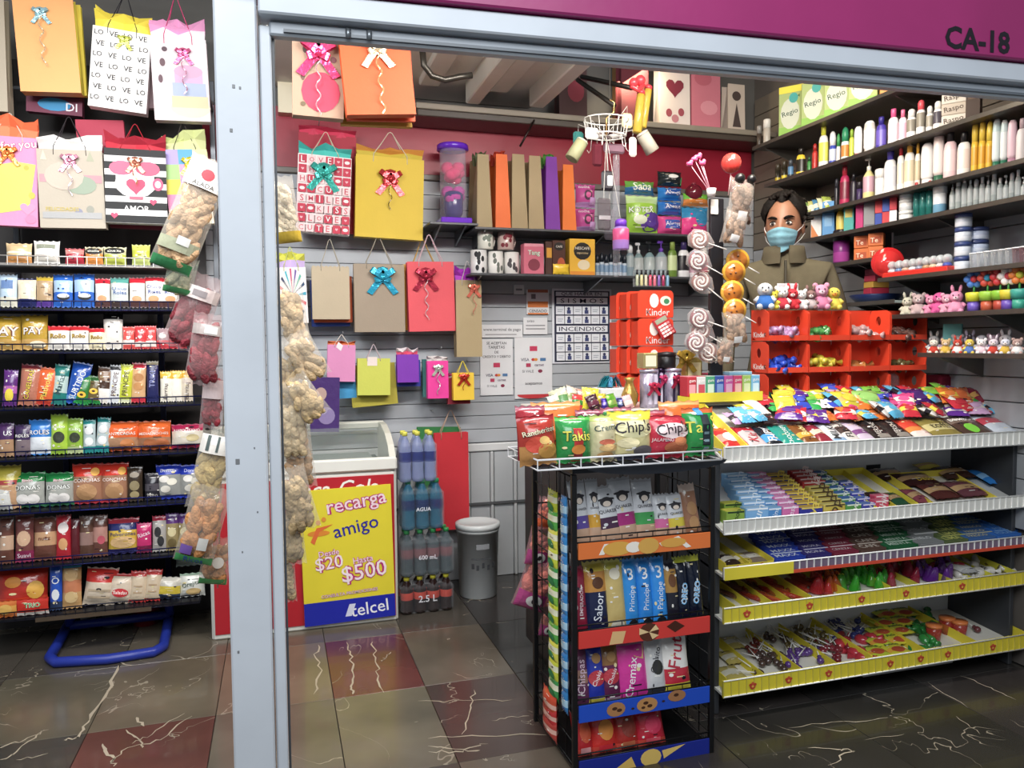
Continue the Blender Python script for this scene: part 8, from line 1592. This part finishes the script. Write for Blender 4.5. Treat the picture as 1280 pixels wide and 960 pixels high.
# bundle of pink lollipops and a red balloon lollipop on sticks
hold = thing('lollipop_cup', 'small white cup of pink lollipops at the top of the black post', 'cup', (XY(889, YP_ - .02, 255), YP_ - .02, dp_.location.z + h_)); g = G(); g.lathe([(.014, 0), (.018, .03), (.016, .03), (.013, .004), (0, .004)], 'e8e4e0', 12, 'plastic'); g.build('body', hold)
for k, (px, py) in enumerate(((862, 205), (868, 199), (873, 196), (878, 204))):
    p = UY(px, py, YP_ - .02); t = thing('pink_lollipop', 'thin pink lollipop on a long stick in the bundle above the black post', 'lollipop', p, group='pink lollipops above the black post'); g = G(); g.ball((0, 0, 0), .012, 'e05080', 8, 6, 'gloss', (1.2, .8, .8)); g.ball((.006, 0, .008), .008, 'e87098', 8, 5, 'gloss'); g.build('candy', t); g = G(); g.tube([(0, 0, 0), tuple(hold.location + Vector((0, 0, .01)) - p)], .0018, 'e0a0b0', 5, 'plastic'); g.build('stick', t)
p = UY(914, 204, YP_); t = thing('balloon_lollipop', 'shiny red ball lollipop on a stick above the brown candy bag', 'lollipop', p); g = G(); g.ball((0, 0, 0), 12.5 * depth(p) / F, 'd83830', 16, 12, 'gloss'); g.build('candy', t); g = G(); g.tube([(0, 0, -.03), (-.012, 0, -.12)], .002, 'd8b0b0', 5, 'plastic'); g.build('stick', t)
# figurines on top of the red boxes
zt2 = zK0 + 3 * kh + .001
for k, (px, s, c, c2, e, bc, nm) in enumerate(((956, 36, 'd8dce0', 'ece0d8', 0, '3c78c8', 'blue and white doll'), (966, 24, 'd8c838', 'e8e090', 1, 'd0b830', 'yellow bear'), (977, 30, 'ece8e4', 'f0e8e0', 1, 'c83848', 'white bear with a red heart'), (990, 28, 'd0303c', 'f0d8d4', 2, 'c82c38', 'red rabbit'), (1001, 26, 'e8e4e0', 'f4ece8', 1, 'e0dcd8', 'plain white bear'), (1013, 26, '8c6c68', 'e4d8d4', 2, 'c0b0b0', 'grey brown rabbit'), (1026, 34, 'e098b4', 'f4d0dc', 1, 'd880a4', 'pink mouse'), (1042, 30, 'e4d050', 'e89830', 0, 'e0cc48', 'yellow duckling'))):
    p = Vector((XY(px, YK + .05, 380), YK + .05, zt2)); plush('%s figurine on top of the red candy boxes' % nm, p, s * depth(p) / F, c, c2, rz=-30, ears=e, name='figurine', cat='figurine', bc=bc)
g = G(); p = Vector((XY(985, YK + .09, 355), YK + .09, zt2)); g.box((-.05, 0, .075), (.05, .004, .105), 'e4e2e8', 'plastic', .001); g.box((-.04, .001, 0), (-.036, .004, .08), 'd8d8d8', 'plastic'); g.box((.036, .001, 0), (.04, .004, .08), 'd8d8d8', 'plastic'); t = thing('price_sign', 'white price plate behind the figurines on the red boxes', 'sign', p); g.build('plate', t)
# gift bags stored on the loft ledge
zl = ZY(700, 143, 3.85) + .004
YLo = 3.90
for x0, x1, yt, c, nm, dec, tl in ((778, 812, 62, '6a2430', 'dark wine gift bag on the loft ledge', (), 0), (826, 864, 72, 'dccfc8', 'white gift bag with a big dark heart on the loft ledge', [('h', 0, .58, .3, '7c2438'), ('d', -.4, .2, .1, .06, '9a4450'), ('d', .4, .22, .1, .06, '9a4450'), ('d', 0, .12, .12, .06, 'b87880')], 0), (866, 902, 70, 'c87080', 'rose pink gift bag on the loft ledge', [('d', .2, .3, .3, .1, 'd88c98'), ('d', -.2, .7, .3, .1, 'b85c6c')], 0), (912, 933, 104, 'c8b8a8', 'narrow cream gift bag with dark figures at the loft corner', [('d', 0, .75, .26, .1, '4a3c38'), ('p', ((-.5, .1), (.5, .1), (0, .6)), '4a3c38')], 0), (700, 735, 78, '4a2c2c', 'dim brown red gift bag deep on the loft ledge', [('d', .2, .5, .3, .2, '8c2c3c')], 0)):
    xa_, xb_ = XY(x0, YLo, 120), XY(x1, YLo, 120); gift_bag(nm, ((xa_ + xb_) / 2, YLo + .05, zl), xb_ - xa_, ZY((x0 + x1) / 2, yt, YLo) - zl, .08, c, dec=dec, handle=None)
# shopkeeper behind the counter
YPn = 2.90
eye = UY(975, 281, YPn); PX = XY(980, YPn, 300)
HC = Vector((PX, YPn, eye.z - .004))                 # head centre at eye height
H0 = eye.z - 1.60                                    # he stands on a low platform behind the till
g = G(); g.box((PX - .36, YPn - .06, 0), (PX + .36, YPn + .5, max(.02, H0 - .004)), '4a4038', 'plastic', .004); g.build('platform', None, 'low wooden platform hidden behind the counter under the shopkeeper', 'platform')
body_rot = R(-33); head_rot = R(-46)
def skin_body():
    V = []; E = []; Rr = []
    def add(p, r_, par=None):
        V.append(p); Rr.append(r_)
        if par is not None: E.append((par, len(V) - 1))
        return len(V) - 1
    pel = add((0, 0, .93), .145); sp = add((0, 0, 1.08), .135, pel); ch = add((0, 0, 1.25), .155, sp); up = add((0, 0, 1.37), .135, ch); nb = add((0, -.005, 1.455), .062, up); nt = add((0, -.015, 1.53), .055, nb)
    for s in (-1, 1):
        sh = add((s * .165, 0, 1.385), .068, up); ua = add((s * .205, -.01, 1.27), .056, sh); el = add((s * .245, .02, 1.10), .046, ua); fa = add((s * .245, -.02, .97), .040, el); wr = add((s * .24, -.06, .85), .028, fa); pa = add((s * .236, -.075, .79), .032, wr)
        for k in range(4):
            y = -.078 + (k - 1.5) * .019; L = (.062, .08, .085, .072)[k]
            a = add((s * .236, y, .765), .0098, pa); b = add((s * .232, y - .002, .765 - L * .45), .0088, a); c = add((s * .224, y - .004, .765 - L * .8), .008, b); add((s * .214, y - .004, .765 - L), .007, c)
        a = add((s * .226, -.112, .795), .0115, pa); b = add((s * .218, -.128, .765), .0098, a); add((s * .212, -.134, .74), .0085, b)
        hp = add((s * .085, 0, .86), .095, pel); th = add((s * .095, -.01, .68), .082, hp); kn = add((s * .1, -.015, .48), .06, th); cf = add((s * .1, .01, .32), .055, kn); an = add((s * .1, .02, .10), .04, cf); he = add((s * .1, .02, .045), .042, an); add((s * .105, -.13, .035), .036, he)
    me = bpy.data.meshes.new('sk'); me.from_pydata(V, E, []); o = bpy.data.objects.new('sk', me); COL.objects.link(o)
    md = o.modifiers.new('skin', 'SKIN'); md.use_smooth_shade = True
    for i, r_ in enumerate(Rr): me.skin_vertices[0].data[i].radius = (r_, r_)
    for i in range(len(V)): me.skin_vertices[0].data[i].use_root = (i == 0)
    o.modifiers.new('s', 'SUBSURF').levels = 2
    dg = bpy.context.evaluated_depsgraph_get(); dg.update(); m2 = bpy.data.meshes.new_from_object(o.evaluated_get(dg))
    vs = [Vector(v.co) for v in m2.vertices]; fs = [tuple(p.vertices) for p in m2.polygons]
    bpy.data.objects.remove(o); bpy.data.meshes.remove(me); bpy.data.meshes.remove(m2)
    return vs, fs
SKN, JK, TR, SHO = '94664c', '645c48', '2c2e38', '1c1a1a'
pn = thing('person', 'man in an olive jacket and pale blue face mask behind the counter', 'person', (PX, YPn, max(.02, H0 - .004)))
g = G(); vs, fs = skin_body(); cs = []; gb = G()
def trans(v):
    y = v.y
    if v.z > .8 and abs(v.x) < .2 and v.y > -.14: y *= .74
    return Vector((v.x, y, v.z))
vs = [trans(v) for v in vs]
for f in fs:
    c = sum((vs[i] for i in f), Vector()) / len(f)
    if c.z > 1.475 or (abs(c.x) > .19 and c.z < .845 and c.z > .6): cs.append('S')
    elif c.z < .075: cs.append('F')
    elif c.z < .90 and abs(c.x) < .19: cs.append('T')
    else: cs.append('J')
MB = Matrix.Rotation(body_rot, 4, 'Z'); vs = [MB @ v for v in vs]
for key, col, mat in (('S', SKN, 'skin'), ('J', JK, 'cloth'), ('T', TR, 'cloth'), ('F', SHO, 'plastic')): gb.mat(mat)
n0 = len(gb.v); gb.v.extend([tuple(v) for v in vs])
for f, k in zip(fs, cs):
    gb.f.append(f); gb.sm.append(True); gb.c.append({'S': SKN, 'J': JK, 'T': TR, 'F': SHO}[k]); gb.mi.append(gb.mat({'S': 'skin', 'J': 'cloth', 'T': 'cloth', 'F': 'plastic'}[k]))
# head: deformed ellipsoid, local front is -Y, origin at eye height
def hpt(t, a):
    """t 0 chin..1 crown (polar), a azimuth with 0 = front"""
    th = math.pi * (1 - t); z = math.cos(th); s = math.sin(th)
    x = s * math.sin(a); y = -s * math.cos(a); X = .076 * x; Y = .097 * y; Z = .122 * z
    fr = max(0, math.cos(a))
    if z < 0:
        X *= 1 - .26 * (-z) ** 1.4; Y = Y * (1 - .12 * (-z)) - .012 * (-z) * s
        if fr < .3: Z *= .92
    if Y < 0: Y *= .96
    # nose
    nz = math.exp(-((Z + .03) / .026) ** 2) * math.exp(-(X / .014) ** 2); Y -= .024 * nz * (fr > .2)
    br = math.exp(-((Z + .005) / .03) ** 2) * math.exp(-(X / .011) ** 2); Y -= .008 * br * (fr > .2)
    # eye sockets and brow ridge, lips and chin
    for sx in (-1, 1):
        Y += .011 * math.exp(-((Z - .004) / .014) ** 2) * math.exp(-((X - sx * .032) / .017) ** 2) * (fr > .2)
        Y -= .004 * math.exp(-((Z - .026) / .010) ** 2) * math.exp(-((X - sx * .032) / .024) ** 2) * (fr > .2)
        Y -= .004 * math.exp(-((Z + .032) / .02) ** 2) * math.exp(-((X - sx * .045) / .02) ** 2) * (fr > .2)
    Y -= .006 * math.exp(-((Z + .068) / .008) ** 2) * math.exp(-(X / .024) ** 2) * (fr > .2)
    Y -= .007 * math.exp(-((Z + .105) / .016) ** 2) * math.exp(-(X / .022) ** 2) * (fr > .2)
    return Vector((X, Y, Z))
NA, NT = 48, 36
hv = [hpt(.015 + .97 * j / NT, 2 * math.pi * k / NA) for j in range(NT + 1) for k in range(NA)]
hf = [(j * NA + k, j * NA + (k + 1) % NA, (j + 1) * NA + (k + 1) % NA, (j + 1) * NA + k) for j in range(NT) for k in range(NA)] + [tuple(range(NA))[::-1], tuple(range(NT * NA, (NT + 1) * NA))]
HM = Matrix.Translation((0, 0, 1.60 + .0)) @ Matrix.Rotation(head_rot, 4, 'Z') @ Matrix.Rotation(R(2), 4, 'X')
hcol = []
for f in hf:
    c = sum((hv[i] for i in f), Vector()) / len(f); hcol.append('9a5448' if (abs(c.z + .066) < .007 and abs(c.x) < .024 and c.y < -.06) else SKN)
gb.add([HM @ v for v in hv], hf, hcol, True, 'skin')
for sx in (-1, 1):      # ears
    gb.ball((0, 0, 0), .03, SKN, 10, 8, 'skin', (.32, .62, 1.0), HM @ Matrix.Translation((sx * .076, .012, -.012)) @ Matrix.Rotation(R(18 * sx), 4, 'Z'))
gb.build('body', pn)
for sx in (-1, 1):
    q = G(); q.ball((0, 0, 0), .0122, 'cfc4bc', 12, 8, 'skin', (1.25, .8, .72), HM @ Matrix.Translation((sx * .032, -.078, .003))); e = q.build('eye', pn)
    q = G(); q.ball((0, 0, 0), .0068, '1c120e', 10, 6, 'skin', (1, .5, 1), HM @ Matrix.Translation((sx * .032 - .001, -.0866, .003))); q.build('iris', e)
    q = G(); q.tube([HM @ Vector((sx * .032 + d * .017, -.0865 + abs(d) * .006, .003 + .0098 * (1 - d * d))) for d in (-1, -.5, 0, .5, 1)], [.001, .0026, .003, .0026, .001], '241812', 6, 'hair'); q.build('upper_lid', pn)
    q = G(); q.tube([HM @ Vector((sx * (.014 + .042 * d), -.0935 + .020 * d * d, .022 + .008 * math.sin(d * 2.6))) for d in (0, .25, .5, .75, 1)], [.003, .0055, .0055, .004, .0015], '16100c', 6, 'hair'); q.build('eyebrow', pn)
# hair: thick cap with a side-swept fringe, shorter at the sides
q = G(); ha, ht = 40, 14; hr = random.Random(4); V_ = []
def hairline(a):     # lowest polar t of the hair at azimuth a
    d = abs((a + math.pi) % (2 * math.pi) - math.pi)
    if d < .75: return .80 - .04 * math.cos(d * 3 + .6)
    if d < 1.25: return .76 - (d - .75) * .42
    if d < 1.75: return .50
    return .50 - (d - 1.75) * .12
for j in range(ht + 1):
    for k in range(ha):
        a = 2 * math.pi * k / ha; t0 = hairline(a); t = t0 + (1.0 - t0) * (j / ht) ** .9; p = hpt(min(t, .999), a); n_ = Vector((p.x / .076 ** 2, p.y / .097 ** 2, p.z / .122 ** 2)).normalized()
        th_ = (.005 + .021 * min(1, j / 3.5)) * (1.15 if p.z > .03 else .7) + hr.uniform(-.0035, .0035); V_.append(HM @ (p + n_ * th_))
fs_ = [(j * ha + k, j * ha + (k + 1) % ha, (j + 1) * ha + (k + 1) % ha, (j + 1) * ha + k) for j in range(ht) for k in range(ha)] + [tuple(range(ht * ha, (ht + 1) * ha))]
q.add(V_, fs_, '17120f', True, 'hair')
for k in range(46):   # locks breaking the outline
    a = hr.uniform(-2.2, 2.2); t = hr.uniform(hairline(a) + .02, .97); p = hpt(t, a); n_ = Vector((p.x / .076 ** 2, p.y / .097 ** 2, p.z / .122 ** 2)).normalized(); d = Vector((hr.uniform(-.3, 1), -.3, hr.uniform(-.5, .2))) * .03
    q.tube([HM @ (p + n_ * .016), HM @ (p + n_ * .028 + d * .5), HM @ (p + n_ * .022 + d)], [.010, .008, .001], '1a1411', 6, 'hair')
q.build('hair', pn)
# face mask: cloth patch over nose, mouth and chin with pleats and ear loops
q = G(); V_ = []; ns, nm_ = 20, 14
for j in range(nm_ + 1):
    for k in range(ns + 1):
        u = -1 + 2 * k / ns; v = j / nm_; zt_, zb2 = -.018 + .0 * u, -.128; top = -.016 - .016 * abs(u) ** 1.5; bot = -.120 + .03 * abs(u) ** 2; z = bot + (top - bot) * v
        a = u * 1.02; s = math.sqrt(max(.02, 1 - min(.98, (z / .135) ** 2))); x = .078 * s * math.sin(a) * (1 - .10 * max(0, -z - .05) / .08); y = -.099 * max(s, .72) * math.cos(a) - .016 * math.exp(-(u / .5) ** 2) * smoothstep(v * 1.6 + .1) - .007
        y -= .0022 * math.sin(v * math.pi * 7) * (1 - abs(u) ** 4); V_.append(HM @ Vector((x, y, z)))
fs_ = [(j * (ns + 1) + k, j * (ns + 1) + k + 1, (j + 1) * (ns + 1) + k + 1, (j + 1) * (ns + 1) + k) for j in range(nm_) for k in range(ns)]
q.add(V_, fs_, '8cc4d6', True, 'cloth'); V2 = [v + (HM.to_3x3() @ Vector((0, .002, 0))) for v in V_]; q.add(V2, [f[::-1] for f in fs_], '9cc8d8', True, 'cloth')
mk_ = q.build('face_mask', pn)
for sx in (-1, 1):
    for v in (0, 1):
        i = (nm_ * v) * (ns + 1) + (ns if sx > 0 else 0); q = G(); e_ = HM @ Vector((sx * .084, .018, .012 if v else -.036)); q.tube([V_[i], (Vector(V_[i]) + e_) / 2 + (HM.to_3x3() @ Vector((sx * .006, 0, 0))), e_], .0013, 'e8ecec', 5, 'cloth'); q.build('ear_loop', mk_)
# collar and zip of the jacket
q = G(); n = 22; P0 = []; 
for j, (rr, zz, yo) in enumerate(((.078, 1.435, 0), (.072, 1.475, -.004), (.070, 1.505, -.006), (.076, 1.507, -.006), (.082, 1.47, -.002), (.09, 1.43, 0))):
    for k in range(n): a = R(12) + (2 * math.pi - R(24)) * k / (n - 1) - math.pi / 2; P0.append(MB @ Vector((rr * 1.12 * math.cos(a), rr * .95 * math.sin(a) + yo, zz)))
q.add(P0, [(j * n + k, j * n + k + 1, (j + 1) * n + k + 1, (j + 1) * n + k) for j in range(5) for k in range(n - 1)], '5c5442', True, 'cloth'); q.build('collar', pn)
q = G(); q.box((-.005, -.128, .95), (.005, -.1, 1.44), '5c5648', 'metal', .002, MB); q.build('zip', pn)
